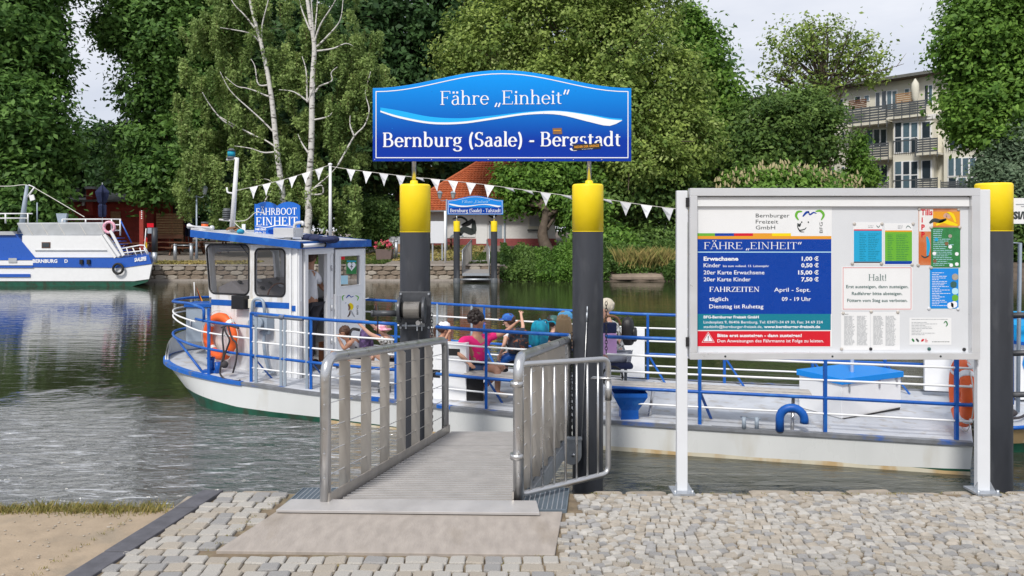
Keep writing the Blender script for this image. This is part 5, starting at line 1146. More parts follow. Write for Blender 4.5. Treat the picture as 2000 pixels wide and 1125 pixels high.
# bow locker, ensign
bl = thing('bow_locker', 'grey blue winch locker with a blue top on the bow deck', 'locker', (-5.0, 12.1, -.3)); c = V((-4.98, 12.0, 0))
mb = MB(); a, b = U(363, 668, 11.75), U(412, 600, 11.75); mb.bbox((a.x, 11.75, a.z), (b.x, 12.1, b.z)); mb.build('cabinet', M['grey_paint'], bl, bev=.01)
mb = MB(); mb.bbox((a.x-.02, 11.72, b.z), (b.x+.02, 12.13, b.z+.06)); mb.build('lid', M['blue_paint'], bl, bev=.008); mb = MB(); mb.tube([U(372, 625, 11.73), U(372, 640, 11.73)], .01, 6); mb.cyl(U(404, 618, 11.75), U(404, 618, 11.68), .03); mb.build('handle', M['alu'], bl)
en = thing('ensign', 'small drooping black, red and gold flag on a short staff at the bow', 'flag', tuple(U(381, 592, 12.2)))
MB().tube([U(381, 595, 12.2), U(379, 551, 12.2)], .008, 8).build('staff', M['clean_white'], en)
for k, mt in enumerate(('black', 'flag_red', 'flag_gold')):
    mb = MB(); rows = []
    for e in (k/3, (k+1)/3): rows.append([U(381+(1+e*3)+f*(7+e*6), 556+e*7+f*26+e*f*4, 12.2+.02*sin(7*f+e*4)) for f in np.linspace(0, 1, 7)])
    mb.grid(rows, sm=True); mb.build('flag_stripe', M[mt], en, fix=False)

# ------------------------------------------------------------------ people
def skin(name, J, E, root, mt, parent, sub=1, **kw):
    keys = list(J); idx = {k: i for i, k in enumerate(keys)}; o0 = origin(parent)
    me = bpy.data.meshes.new(name); me.from_pydata([tuple(V(J[k][0])-o0) for k in keys], [(idx[a], idx[b]) for a, b in E], []); o = bpy.data.objects.new(name, me); COL.objects.link(o)
    md = o.modifiers.new('k', 'SKIN'); md.use_smooth_shade = True; md.branch_smoothing = .6
    for k in keys:
        r = J[k][1]; r = r if isinstance(r, tuple) else (r, r); sv = me.skin_vertices[0].data[idx[k]]; sv.radius = r; sv.use_root = (k == root)
    s = o.modifiers.new('s', 'SUBSURF'); s.levels = sub; s.render_levels = sub
    bpy.context.view_layer.update(); dg = bpy.context.evaluated_depsgraph_get(); m2 = bpy.data.meshes.new_from_object(o.evaluated_get(dg), depsgraph=dg)
    bpy.data.objects.remove(o); bpy.data.meshes.remove(me); m2.name = name; m2.materials.clear(); m2.materials.append(M[mt]); m2.polygons.foreach_set('use_smooth', [True]*len(m2.polygons))
    o = bpy.data.objects.new(name, m2); link(o, parent); return tag(o, **kw)
def person(label, J, s=1.0, face=(1, 0, 0), skin_='skin', hair='hair_dark', shirt='cloth_white', pants='denim', shoes='cloth_white', sleeve=.6, leg=.95, hairstyle='short', cap=None, group=None):
    """J: joints as (px, py, depth); hd head centre, nk, ch, pv, shl/shr, ell/elr, wrl/wrr, knl/knr, anl/anr"""
    P = {k: U(*v) for k, v in J.items()}; f = V(face).normalized(); t = thing('person', label, 'person', tuple(P['pv']), group)
    hd, nk, ch, pv = P['hd'], P['nk'], P['ch'], P['pv']; side = f.cross(V((0, 0, 1))).normalized(); r = s
    D = {'pv': (pv, (.125*r, .12*r)), 'wa': (pv.lerp(ch, .5), (.105*r, .11*r)), 'ch': (ch, (.125*r, .115*r)), 'nb': (nk, .05*r), 'h0': (hd-V((0, 0, .055*s))+f*.01, .066*s), 'h1': (hd+V((0, 0, .02*s)), .088*s), 'h2': (hd+V((0, 0, .07*s)), .07*s),
         'no': (hd+f*.098*s-V((0, 0, .015*s)), .014*s), 'e1': (hd+side*.088*s, .018*s), 'e2': (hd-side*.088*s, .018*s)}
    E = [('pv', 'wa'), ('wa', 'ch'), ('ch', 'nb'), ('nb', 'h0'), ('h0', 'h1'), ('h1', 'h2'), ('h1', 'no'), ('h1', 'e1'), ('h1', 'e2')]; SJ = {k: (D[k][0], tuple(q*1.08+.008 for q in D[k][1])) for k in ('pv', 'wa', 'ch')}; SJ['nb'] = (ch.lerp(nk, .8), .062*r); SE = [('pv', 'wa'), ('wa', 'ch'), ('ch', 'nb')]
    PJ = {'pv': (pv, (.137*r, .133*r))}; PE = []; feet = []
    for q in 'lr':
        if 'sh'+q in P:
            a, b, c = P['sh'+q], P['el'+q], P['wr'+q]; d = (c-b).normalized(); palm = c+d*.055*s
            D['sh'+q] = (a, .052*r); D['el'+q] = (b, .037*r); D['wr'+q] = (c, .025*r); D['pm'+q] = (palm, (.034*s, .018*s)); E += [('ch', 'sh'+q), ('sh'+q, 'el'+q), ('el'+q, 'wr'+q), ('wr'+q, 'pm'+q)]
            sd = d.cross(V((0, 0, 1))); sd = sd.normalized() if sd.length > .1 else V((1, 0, 0)); dn = d.cross(sd).normalized()
            for i in range(4):
                k1 = palm+sd*(i-1.5)*.019*s+d*.035*s; k2 = k1+d*(.022+.006*(1-abs(i-1.3)))*s+dn*.012*s
                D[f'f{i}{q}'] = (k1, .0085*s); D[f'g{i}{q}'] = (k2, .0075*s); E += [('pm'+q, f'f{i}{q}'), (f'f{i}{q}', f'g{i}{q}')]
            D['t'+q] = (palm+sd*.042*s+d*.005*s, .009*s); D['u'+q] = (palm+sd*.046*s+d*.032*s, .008*s); E += [('pm'+q, 't'+q), ('t'+q, 'u'+q)]
            SJ['sh'+q] = (a, .064*r); SJ['el'+q] = (a.lerp(b, sleeve), .058*r*(1 if sleeve < 1 else .85)); SE += [('ch', 'sh'+q), ('sh'+q, 'el'+q)]
        if 'kn'+q in P:
            kn, an = P['kn'+q], P['an'+q]; sg = 1 if q == 'r' else -1; hp_ = pv+side*sg*.07*s-V((0, 0, .03*s)); g = (an-kn).normalized(); fw = (f-g*f.dot(g)); fw = V((fw.x, fw.y, 0)); fw = fw.normalized() if fw.length > .1 else V((1, 0, 0)); to = an+fw*.14*s-V((0, 0, .035*s))
            D['hp'+q] = (hp_, .078*r); D['kn'+q] = (kn, .055*r); D['an'+q] = (an, .034*r); D['to'+q] = (to, .03*s); E += [('pv', 'hp'+q), ('hp'+q, 'kn'+q), ('kn'+q, 'an'+q), ('an'+q, 'to'+q)]
            PJ['hp'+q] = (hp_, .095*r); PE += [('pv', 'hp'+q), ('hp'+q, 'kn'+q)]
            if leg <= 1: PJ['kn'+q] = (hp_.lerp(kn, leg), .078*r)
            else: PJ['kn'+q] = (kn, .07*r); PJ['an'+q] = (an.lerp(kn, .1), .055*r); PE.append(('kn'+q, 'an'+q))
            feet.append(((an-V((0, 0, .01*s))-fw*.03*s, .046*s), (to-V((0, 0, .004)), .04*s)))
    skin('body', D, E, 'pv', skin_, t)
    skin('shirt', SJ, SE, 'ch', shirt, t)
    if PE: skin('trousers' if leg > 1 else 'shorts', PJ, PE, 'pv', pants, t)
    for a, b in feet: skin('shoe', {'a': a, 'b': b}, [('a', 'b')], 'a', shoes, t)
    for sg in (-1, 1):
        mb = MB(); mb.ball(hd+f*.083*s+side*sg*.032*s+V((0, 0, .012*s)), .010*s, 8, 6); mb.build('eye', M['black'], t)
    mb = MB(); mb.ball(hd+f*.086*s-V((0, 0, .045*s)), (.022*s, .022*s, .005*s), 8, 5); mb.build('mouth', M['cloth_pink'], t)
    mb = MB(); hc = hd-f*.022*s+V((0, 0, .038*s)); mb.ball(hc, (.104*s, .104*s, .098*s), 16, 12)
    if hairstyle == 'curly':
        for i in range(60): d = V(RNG.normal(size=3)).normalized(); 
        for i in range(90):
            d = V(RNG.normal(size=3)).normalized()
            if d.dot(f) < .45 and d.z > -.6: mb.ball(hc+d*.10*s, .03*s, 6, 4)
    if hairstyle == 'long':
        for i in range(14):
            a = pi*(i-6.5)/15; d = -f*cos(a)+side*sin(a); p = hc+d*.09*s; mb.tube(bez([p, p+d*.02*s-V((0, 0, .12*s)), p+d*.035*s-V((0, 0, .26*s)), p+d*.03*s-V((0, 0, (.36+.05*sin(i*5))*s))], 4), [.024*s]*8+[.02*s]*4+[.006*s], 6)
    if hairstyle == 'tail': 
        p = hc-f*.09*s; mb.tube(bez([p, p-f*.05*s-V((0, 0, .05*s)), p-f*.04*s-V((0, 0, .16*s))], 4), [.02*s, .025*s, .03*s, .03*s, .026*s, .024*s, .02*s, .014*s, .005*s], 7)
    for i in range(24):
        d = V(RNG.normal(size=3)).normalized()
        if d.dot(f) < .2 and d.z > -.5 and hairstyle != 'curly': mb.ball(hc+d*.085*s, .03*s, 6, 4)
    mb.build('hair', M[hair], t)
    if cap:
        mb = MB(); cc = hd+V((0, 0, .045*s)); mb.lathe(cc, [(.112*s, -.01), (.113*s, .02*s), (.10*s, .06*s), (.06*s, .09*s), (0, .10*s)], 18)
        if cap[1] == 'hat': mb.lathe(cc, [(.112*s, -.005), (.16*s, -.035*s), (.155*s, -.04*s), (.11*s, -.012)], 20)
        else: mb.prism([cc+f*.08*s+side*x*s+f*y*s for x, y in ((-.085, 0), (-.07, .06), (-.03, .09), (.03, .09), (.07, .06), (.085, 0))], (0, 0, .008))
        mb.build('cap' if cap[1] == 'cap' else 'hat', M[cap[0]], t)
    return t
def backpack(label, px, py, Y, w_, h_, mt, fdir=(1, 0, 0), strap='black', dp=.16):
    c = U(px, py, Y); t = thing('backpack', label, 'backpack', tuple(c-V((0, 0, h_/2)))); f = V(fdir).normalized(); sd = f.cross(V((0, 0, 1))).normalized()
    def loaf(mb, c, w_, d, h, n=9):
        rows = []
        for z, k in ((-.5, .8), (-.46, .95), (-.2, 1), (.2, .98), (.38, .85), (.48, .6), (.5, .35)):
            rows.append([c+V((0, 0, z*h))+sd*(w_/2*k*np.sign(cos(a))*abs(cos(a))**.6)+f*(d/2*k*np.sign(sin(a))*abs(sin(a))**.6) for a in np.linspace(0, 2*pi, 25)])
        mb.grid(rows, sm=True); mb.add(rows[0][:-1], [tuple(range(24))]); mb.add(rows[-1][:-1], [tuple(range(24))])
    mb = MB(); loaf(mb, c, w_, dp, h_); b = mb.build('pack_body', M[mt], t); mb = MB(); loaf(mb, c-f*dp*.55-V((0, 0, h_*.12)), w_*.75, dp*.4, h_*.5); mb.build('front_pocket', M[mt], t)
    for s_ in (-1, 1): MB().tube(bez([c+f*dp*.45+sd*s_*w_*.25+V((0, 0, h_*.45)), c+f*(dp*.5+.1)+sd*s_*w_*.32+V((0, 0, h_*.42)), c+f*(dp*.5+.12)+sd*s_*w_*.36, c+f*dp*.4+sd*s_*w_*.35-V((0, 0, h_*.38))], 5), .012, 6).build('shoulder_strap', M[strap], t)
    MB().tube([c+sd*w_*.12+V((0, 0, h_*.49)), c+V((0, 0, h_*.57)), c-sd*w_*.12+V((0, 0, h_*.49))], .008, 6).build('grab_handle', M[strap], t); return t
person('woman with dark curly hair in a magenta shirt and denim shorts, one arm held out', dict(hd=(934, 626, 9.55), nk=(932, 647, 9.58), ch=(930, 672, 9.6), pv=(932, 714, 9.6), shl=(906, 662, 9.45), ell=(895, 690, 9.35), wrl=(915, 708, 9.25), shr=(953, 660, 9.72), elr=(984, 651, 9.75), wrr=(1003, 635, 9.75), knl=(972, 722, 9.32), anl=(972, 768, 9.22), knr=(985, 716, 9.6), anr=(930, 770, 9.45)), .98, (1, .15, 0), 'skin_dark', 'hair_dark', 'magenta', 'denim', 'bench_wood', .62, .6, 'curly')
person('boy in a blue cap and light shirt, one hand holding the far rail', dict(hd=(993, 628, 10.2), nk=(998, 645, 10.2), ch=(1000, 662, 10.2), pv=(1000, 694, 10.2), shl=(990, 653, 10.05), ell=(985, 672, 9.95), wrl=(978, 690, 9.95), shr=(1010, 652, 10.4), elr=(1022, 640, 10.6), wrr=(1018, 616, 10.75), knl=(973, 696, 10.0), anl=(986, 722, 9.95), knr=(984, 690, 10.2), anr=(990, 720, 10.2)), .80, (-1, .05, -.1), 'skin', 'hair_brown', 'cloth_white', 'cloth_dark', 'black', .5, .7, 'short', ('cap_blue', 'cap'))
backpack('black backpack with a coloured pattern on the boy in the blue cap', 1012, 665, 9.95, .28, .34, 'pack_print', (-.5, .9, 0))
person('child in a white cap and pink shirt behind the left bridge railing', dict(hd=(867, 644, 9.9), nk=(864, 658, 9.9), ch=(860, 672, 9.9), pv=(858, 704, 9.9), shl=(852, 664, 9.8), ell=(862, 680, 9.65), wrl=(874, 654, 9.7), shr=(868, 664, 10.0), elr=(878, 676, 9.95), wrr=(877, 650, 9.9), knl=(885, 705, 9.8), anl=(888, 740, 9.75)), .78, (1, .2, -.1), 'skin_dark', 'hair_brown', 'cloth_pink', 'denim', 'black', .5, .8, 'tail', ('pennant', 'cap'))
person('brown haired girl in a grey top sitting cross-legged with her face in her hands', dict(hd=(671, 652, 10.3), nk=(684, 661, 10.3), ch=(692, 672, 10.3), pv=(700, 696, 10.3), shl=(686, 668, 10.15), ell=(672, 682, 10.0), wrl=(663, 664, 10.05), shr=(700, 666, 10.45), elr=(684, 678, 10.2), wrr=(674, 658, 10.1), knl=(658, 692, 10.1), anl=(680, 700, 10.0), knr=(648, 688, 10.4), anr=(652, 704, 10.2)), .80, (-1, -.25, -.35), 'skin_dark', 'hair_brown', 'cloth_grey', 'cloth_dark', 'skin', .3, .4, 'short')
backpack('dark purple backpack on the girl who hides her face', 713, 668, 10.3, .26, .34, 'cloth_purple', (-1, -.2, .2))
person('child in a pink sun hat leaning back with both hands on the blue rail', dict(hd=(748, 644, 10.15), nk=(751, 657, 10.15), ch=(756, 670, 10.15), pv=(762, 704, 10.15), shl=(746, 664, 10.0), ell=(722, 652, 9.95), wrl=(703, 634, 9.95), shr=(764, 664, 10.3), elr=(742, 648, 10.05), wrr=(724, 632, 9.95), knl=(722, 684, 10.0), anl=(712, 712, 10.0), knr=(730, 688, 10.2), anr=(724, 716, 10.1)), .78, (-1, -.15, 0), 'skin', 'hair_blond', 'cloth_print', 'cloth_dark', 'skin', .35, .5, 'short', ('cloth_pink', 'hat'))
person('child in a pale grey hooded jacket under the turquoise backpack', dict(hd=(1080, 632, 10.1), nk=(1082, 647, 10.1), ch=(1078, 662, 10.1), pv=(1062, 694, 9.9), shl=(1068, 655, 9.95), ell=(1060, 675, 9.8), wrl=(1045, 690, 9.8), shr=(1092, 656, 10.2), elr=(1098, 675, 10.1), wrr=(1085, 690, 10.0), knl=(1035, 694, 9.8), anl=(1032, 728, 9.75), knr=(1045, 690, 10.1), anr=(1040, 725, 10.0)), .80, (1, .6, -.2), 'skin', 'hair_dark', 'cloth_grey', 'cloth_dark', 'black', .95, 1.2, 'short', ('ink_green', 'cap'))
backpack('turquoise and blue backpack with curved stripes', 1054, 653, 9.75, .28, .36, 'teal', (.8, .5, 0), 'teal')
person('girl with very long light brown hair and a pale blue cap beside the right pile', dict(hd=(1104, 626, 9.35), nk=(1102, 644, 9.35), ch=(1096, 662, 9.35), pv=(1086, 700, 9.35), shl=(1082, 654, 9.2), ell=(1072, 676, 9.15), wrl=(1062, 692, 9.15), shr=(1112, 654, 9.45), elr=(1116, 675, 9.4), wrr=(1108, 694, 9.35), knl=(1060, 704, 9.2), anl=(1062, 745, 9.2)), .86, (.5, .86, 0), 'skin', 'hair_blond', 'cloth_dark', 'cloth_dark', 'black', .7, 1.2, 'long', ('cap_sky', 'cap'))
person('older woman with short blond hair and a patterned top, sitting right of the right pile', dict(hd=(1182, 602, 9.75), nk=(1186, 622, 9.75), ch=(1197, 648, 9.75), pv=(1208, 690, 9.75), shl=(1186, 634, 9.6), ell=(1172, 662, 9.5), wrl=(1180, 686, 9.45), shr=(1206, 636, 9.9), elr=(1196, 664, 9.6), wrr=(1185, 688, 9.5), knl=(1178, 700, 9.6), anl=(1176, 742, 9.6), knr=(1186, 698, 9.8), anr=(1184, 738, 9.8)), .98, (-1, -.2, -.15), 'skin', 'hair_grey', 'cloth_print', 'cloth_grey', 'black', .4, 1.2, 'short')
backpack('black backpack on the older woman with short blond hair', 1226, 646, 9.85, .24, .36, 'black', (-1, .3, 0))
bg_ = thing('shoulder_bag', 'navy and lilac bag with a brown handle held on the lap of the blond woman', 'bag', tuple(U(1193, 700, 9.35)))
for nm_, y0, y1, mt in (('lower_panel', 692, 650, 'cloth_lilac'), ('upper_panel', 650, 630, 'navy')):
    a, b = U(1176, y0, 9.35), U(1204, y1, 9.35); mb = MB(); mb.bbox((a.x, 9.31, a.z), (b.x, 9.41, b.z)); mb.build(nm_, M[mt], bg_, bev=.015)
MB().tube(bez([U(1179, 632, 9.36), U(1186, 618, 9.36), U(1204, 620, 9.36), U(1212, 634, 9.38)], 5), .016, 8).build('handle', M['brown'], bg_)
st_ = thing('deck_chair', 'dark blue seat under the blond woman with a small wheel at its side', 'seat', tuple(U(1205, 735, 9.7)))
mb = MB(); mb.bbox(tuple(U(1172, 722, 9.55)), tuple(U(1228, 700, 9.95))); mb.build('cushion', M['navy'], st_, bev=.03); mb = MB(); mb.tube([U(1196, 728, 9.5)+V((cos(a)*.13, 0, sin(a)*.13-.05)) for a in np.linspace(0, 2*pi, 20)[:-1]], .014, 8, closed=True); mb.build('wheel', M['rubber'], st_); mb = MB(); mb.tube([U(1176, 716, 9.6), U(1176, 752, 9.6)], .02); mb.tube([U(1222, 716, 9.8), U(1222, 748, 9.8)], .02); mb.build('leg', M['dark_metal'], st_)
mb = MB(); mb.tube(bez([U(975, 730, 10.0), U(982, 705, 10.0), U(1005, 695, 10.0), U(1025, 712, 10.0), U(1030, 735, 10.0)], 5), .06, 12); mb.build('air_vent_hoop', M['blue_paint'], fy)
person('ferryman in a white T-shirt and dark trousers standing inside the wheelhouse doorway', dict(hd=(607, 504, 11.05), nk=(606, 522, 11.05), ch=(607, 545, 11.05), pv=(607, 598, 11.05), shl=(600, 534, 11.05), ell=(594, 560, 11.05), wrl=(600, 580, 10.98), shr=(617, 534, 10.98), elr=(628, 560, 11.2), wrr=(640, 572, 11.2), knl=(600, 655, 11.0), anl=(600, 706, 11.0), knr=(607, 655, 11.05), anr=(607, 704, 11.05)), 1.05, (.5, .85, 0), 'skin_dark', 'hair_brown', 'cloth_white', 'cloth_dark', 'black', .75, 1.2, 'short')
# boat moored at the far right
rb = thing('moored_boat', 'cream and green hull of another boat with a blue edge, cut by the right border', 'boat', (6.5, 8.4, WZ))
gw_ = [V(p) for p in ((5.42, 8.5, -.52), (5.56, 8.25, -.50), (6.0, 8.3, -.46), (6.9, 8.7, -.42), (9, 9.6, -.4))]; wl_ = [V(p) for p in ((5.5, 8.62, WZ), (5.62, 8.42, WZ), (6.05, 8.5, WZ), (7.0, 8.9, WZ), (9, 9.8, WZ))]
g2, w2_ = bez(gw_, 6), bez(wl_, 6); mid = [a.lerp(b, .62) for a, b in zip(g2, w2_)]
mb = MB(); mb.grid([g2, mid], sm=True); mb.build('topsides', M['hull_rust'], rb); mb = MB(); mb.grid([mid, w2_, [p-V((0, 0, .4)) for p in w2_]], sm=True); mb.build('green_underbody', M['hull_green'], rb)
mb = MB(); mb.add(g2+[V((9, 12.5, -.4)), V((6.7, 11.4, -.5))], [tuple(range(len(g2)+2))]); mb.build('deck', M['deck_paint'], rb)
mb = MB(); mb.tube([p+V((0, 0, .01)) for p in g2], .022, 8); mb.build('edge_rail', M['blue_paint'], rb)
mb = MB(); mb.bbox((6.45, 9.42, -.45), (8.5, 11, .35)); mb.build('cabin', M['clean_white'], rb, bev=.02)
mb = MB(); mb.bbox((6.42, 9.38, .30), (8.6, 11.1, .50)); mb.build('cabin_roof', M['light_blue_print'], rb); mb = MB(); mb.bbox((6.40, 9.36, .26), (8.6, 11.1, .299)); mb.build('roof_edge', M['blue_paint'], rb)
sans_fit('lettering', '60', V((6.47, 9.41, -.06)), V((6.72, 9.41, -.06)), .24, M['sky_blue_print'], rb, .03)
MB().tube([(6.2, 9.2, -.45), (6.2, 9.2, .62), (7.5, 9.2, .62)], .02, 8).build('rail', M['blue_paint'], rb)
mb = MB(); mb.tube([U(1988, 805, 8.9), U(1992, 475, 8.9), U(1930, 472, 8.9)], .022, 8); mb.build('awning_pole', M['grey_paint'], rb)
mb = MB(); mb.ball((5.85, 8.75, -.44), (.1, .08, .05)); mb.tube(bez([(5.6, 8.6, -.47), (5.8, 8.5, -.44), (6.1, 8.75, -.43)], 5), .015, 6); mb.build('rope_heap', M['rope_d'], rb)

# ------------------------------------------------------------------ far bank
FYQ = 37.1
def hz(Y): return float(np.interp(Y, [37, 44, 60, 2000], [.0, .18, .66, 1.2]))
ys = [37.2, 38, 40, 44, 50, 60, 80, 130, 300, 900, 2200]
def gmat():
    m = M['asphalt']; return m
mb = MB(); xs = [-900, -200, -80, -40, -20, -8, -.35]
mb.grid([[(x*(1 if y < 100 else y/100 if x < -100 else 1), y, hz(y)) for x in xs] for y in ys]); mb.build('ground', M['asphalt'], kind='structure', fix=False).name = 'far_bank_ground'
xs = [-.35, 2, 6, 12, 20, 40, 80, 200, 900]
mb = MB(); mb.grid([[(x, y, hz(y)-(.012 if x > 0 else 0)) for x in xs] for y in [38.6]+ys[2:]]); mb.grid([[(x, 36.6+.3*sin(x), -1.0) for x in np.linspace(-.35, 40, 40)], [(x, 37.4+.3*sin(x*1.3), -.55+.1*sin(x*2)) for x in np.linspace(-.35, 40, 40)], [(x, 38.6, hz(38.6)) for x in np.linspace(-.35, 40, 40)]]); mb.grid([[(40, 36.6, -1), (900, 36.6, -1)], [(40, 38.6, 0), (900, 38.6, 0)]]); mb.build('river_bank', M['bark'], kind='structure', fix=False)
# mown verge above the wall and lawn patches
def gpatch(name, x0, x1, y0, y1, n, h, mt='dry_grass'):
    P = np.c_[RNG.uniform(x0, x1, n), RNG.uniform(y0, y1, n), np.zeros(n)]; P[:, 2] = [hz(y)+.02 for y in P[:, 1]]
    Nn = RNG.normal(size=(n, 3)); Nn[:, 2] += 1.0; return leafmesh(name, P, Nn, h, RNG.random(n)*.6+.2*np.sin(P[:, 0]*1.3), M[mt], kind='stuff')
gpatch('dry_grass', -32, -13.2, 37.4, 39.6, 9000, .12); gpatch('lawn', -12, -6.5, 37.6, 44, 6000, .14, 'grass_mat'); gpatch('lawn', -2.5, 4.5, 38.0, 48, 5000, .14, 'grass_mat'); gpatch('dry_grass', -9, -2, 40, 60, 6000, .14)
# stone quay wall: rubble courses, each stone a piece
qw = MB(); qw.bbox((-60, FYQ+.02, -2), (-.35, FYQ+.9, -.004)); qw = qw.build('far_quay_wall', M['mortar'], kind='structure')
sp = []
for k in range(10):
    mb = MB(); n_ = 7; ring = [(cos(2*pi*(j+.5)/n_)/max(abs(cos(2*pi*(j+.5)/n_)), abs(sin(2*pi*(j+.5)/n_)))**.85*.5*random.uniform(.88, 1), sin(2*pi*(j+.5)/n_)/max(abs(cos(2*pi*(j+.5)/n_)), abs(sin(2*pi*(j+.5)/n_)))**.85*.5*random.uniform(.88, 1)) for j in range(n_)]
    me = bpy.data.meshes.new('stone'); vs_ = [(x, 0, z) for x, z in ring]+[(x, -.05, z) for x, z in ring]+[(x*.8, -.075, z*.8) for x, z in ring]
    me.from_pydata(vs_, [], [(j+r*n_, (j+1) % n_+r*n_, (j+1) % n_+(r+1)*n_, j+(r+1)*n_) for r in (0, 1) for j in range(n_)]+[tuple(range(2*n_, 3*n_))]); me.materials.append(M['stone_wall' if k % 3 else 'cobble_tan'] if k != 9 else M['stone_wall']); sp.append(me)
rest = MB(); cnt = 0
for r, (z0, h_) in enumerate(((-.165, .25), (-.40, .21), (-.62, .22), (-.80, .14))):
    x = -19.5
    while x < -.6:
        w_ = random.uniform(.32, .72); x += w_
        if cnt < 290: o = bpy.data.objects.new('stone', random.choice(sp)); link(o, qw); o.location = (x-w_/2, FYQ+.03, z0); o.scale = (w_*1.0, 1, h_*1.0); cnt += 1
mb = MB(); x = -20
while x < -.4: mb = MB(); w_ = random.uniform(.9, 1.3); mb.bbox((x, FYQ-.06, -.045), (x+w_-.02, FYQ+.45, .01)); mb.build('coping_stone', M['concrete'], qw); x += w_
mb = MB(); mb.bbox((-20, FYQ-.11, -.95), (-.4, FYQ+.02, -.70)); mb.build('plinth', M['concrete'], qw)
# far ferry gate
def far_gate():
    fs = 37.1
    for px, l in ((892, 'left one of the two yellow topped piles at the far landing'), (965, 'right one of the two yellow topped piles at the far landing')):
        t = thing('mooring_pile', l, 'mooring pile', tuple(U(px, 549, 36.0)), 'piles at the far landing'); c = U(px, 432, 36.0); r = 6.2*36/FX
        mb = MB(); mb.lathe((c.x, 36, 0), [(r, -1.6), (r, U(0, 452, 36).z)], 20); mb.build('shaft', M['pile_black'], t); mb = MB(); mb.lathe((c.x, 36, 0), [(r*1.03, U(0, 452.2, 36).z), (r*1.03, c.z-.02), (r, c.z), (0, c.z)], 20); mb.build('yellow_cap', M['yellow'], t)
        mb = MB(); mb.lathe((c.x, 36, 0), [(r*1.12, WZ-.1), (r*1.12, WZ+.2), (r, WZ+.22)], 16); mb.build('collar', M['dark_metal'], t)
    t = thing('ferry_sign', 'small distant blue arched ferry sign at the far landing', 'sign', tuple(U(929, 432, 35.9))); S = lambda x, y, d=0: U(x, y, 35.9)-V((0, d, 0))
    mb = MB(); mb.prism([S(x, y) for x, y in arch(874, 982.5, 419, 391, 382.5)], (0, .05, 0)); mb.build('panel', M['sky_blue_print'], t)
    mb = MB(); outline_strip(mb, arch(876, 980.8, 417.5, 392.5, 384.5), 1.1, .01, S); mb.build('border_line', M['print_white'], t, fix=False)
    mb = MB(); mb.add([S(877, 417, .004), S(980, 417, .004), S(980, 405, .004), S(877, 405, .004)], [(0, 1, 2, 3)]); mb.build('dark_band', M['print_blue'], t, fix=False)
    f = lambda x: 874+(x-728)/(1233-728)*108.5; g = lambda y: 382.5+(y-137)/(315-137)*36.5
    mb = MB(); mb.grid([[S(f(x), g(y), .012) for x, y in zip(wx, T1)], [S(f(x), g(y), .012) for x, y in zip(wx, T3)]]); mb.build('wave_stripe', M['print_white'], t, fix=False)
    serif_fit('lettering', 'F\u00e4hre \u201eEinheit\u201c', S(902, 396.5, .015), S(957, 396.5, .015), .13, M['pale_cyan_print'], t); serif_fit('lettering', 'Bernburg (Saale) - Talstadt', S(879, 414.5, .015), S(978, 414.5, .015), .17, M['print_white'], t, True)
    for px in (892, 965): c = U(px, 432, 36); mb = MB(); mb.cyl((c.x, 36, c.z-.02), (c.x, 36, U(0, 418, 36).z), .035, n=8); mb.build('post', M['steel'], t)
    t = thing('gangway', 'distant gangway with grey railings at the far landing', 'gangway', tuple(U(930, 530, 37)))
    a, b, c, d = U(903, 533, 36.2), U(956, 533, 36.2), U(951, 508, 39.3), U(921, 508, 39.3)
    mb = MB(); mb.prism([a, b, c, d], (0, 0, -.12)); mb.build('deck_plate', M['gang_deck'], t); mb = MB(); mb.box((a+b)/2-V((0, .02, .08)), (b.x-a.x, .05, .12)); mb.build('end_beam', M['galv'], t)
    for p, q in ((a, d), (b, c)):
        mb = MB(); h_ = V((0, 0, 1.1)); mb.tube([p, p+h_, q+h_*.98, q], .03, 6); mb.build('handrail_frame', M['galv'], t)
        for i in range(1, 16): mb = MB(); e = p.lerp(q, i/16); mb.beam(e, e+h_, .05, .02); mb.build('baluster', M['steel_flat'], t)
    mb = MB(); mb.bbox(tuple(U(905, 547, 36.3)), tuple(U(955, 541, 37.0))); mb.build('landing_float', M['dark_metal'], t); MB().tube([U(898, 546, 36.05), U(960, 546, 36.05)], .05, 8).build('cross_beam', M['galv'], t)
far_gate()
# bank furniture
def at(px, Y): return V(((px-1000)/FX*Y, Y, hz(Y)))
def bollard(px, Y, hgt, label): t = at(px, Y); mb = MB(); mb.cyl(t, t+V((0, 0, hgt)), .09, n=12); mb.cyl(t+V((0, 0, hgt)), t+V((0, 0, hgt+.05)), .11, n=12); mb.build('bollard', M['galv'], label=label, cat='bollard', group='steel bollards on the far quay')
bollard(342, 41, .82, 'grey steel bollard left of the other one in front of the benches'); bollard(373.5, 41, .84, 'grey steel bollard right of the other one in front of the benches'); bollard(767, 41, .95, 'grey post left of its twin behind the flower planter'); bollard(774, 41.6, 1.0, 'grey post right of its twin behind the flower planter')
MB().tube([at(342, 41)+V((0, 0, .8)), at(373, 41)+V((0, 0, .8))], .025, 6).build('connecting_rail', M['galv'], label='thin grey rail joining the two bollards on the far quay', cat='rail')
t = thing('mooring_post', 'black mooring post with grey foot on the far quay right of the white boat', 'mooring post', tuple(at(302, 37.6))); p = at(302, 37.6); mb = MB(); mb.cyl(p, p+V((0, 0, .62)), .13, n=14); mb.build('foot', M['galv'], t); mb = MB(); mb.cyl(p+V((0, 0, .62)), p+V((0, 0, 1.85)), .14, n=14); mb.build('shaft', M['pile_black'], t)
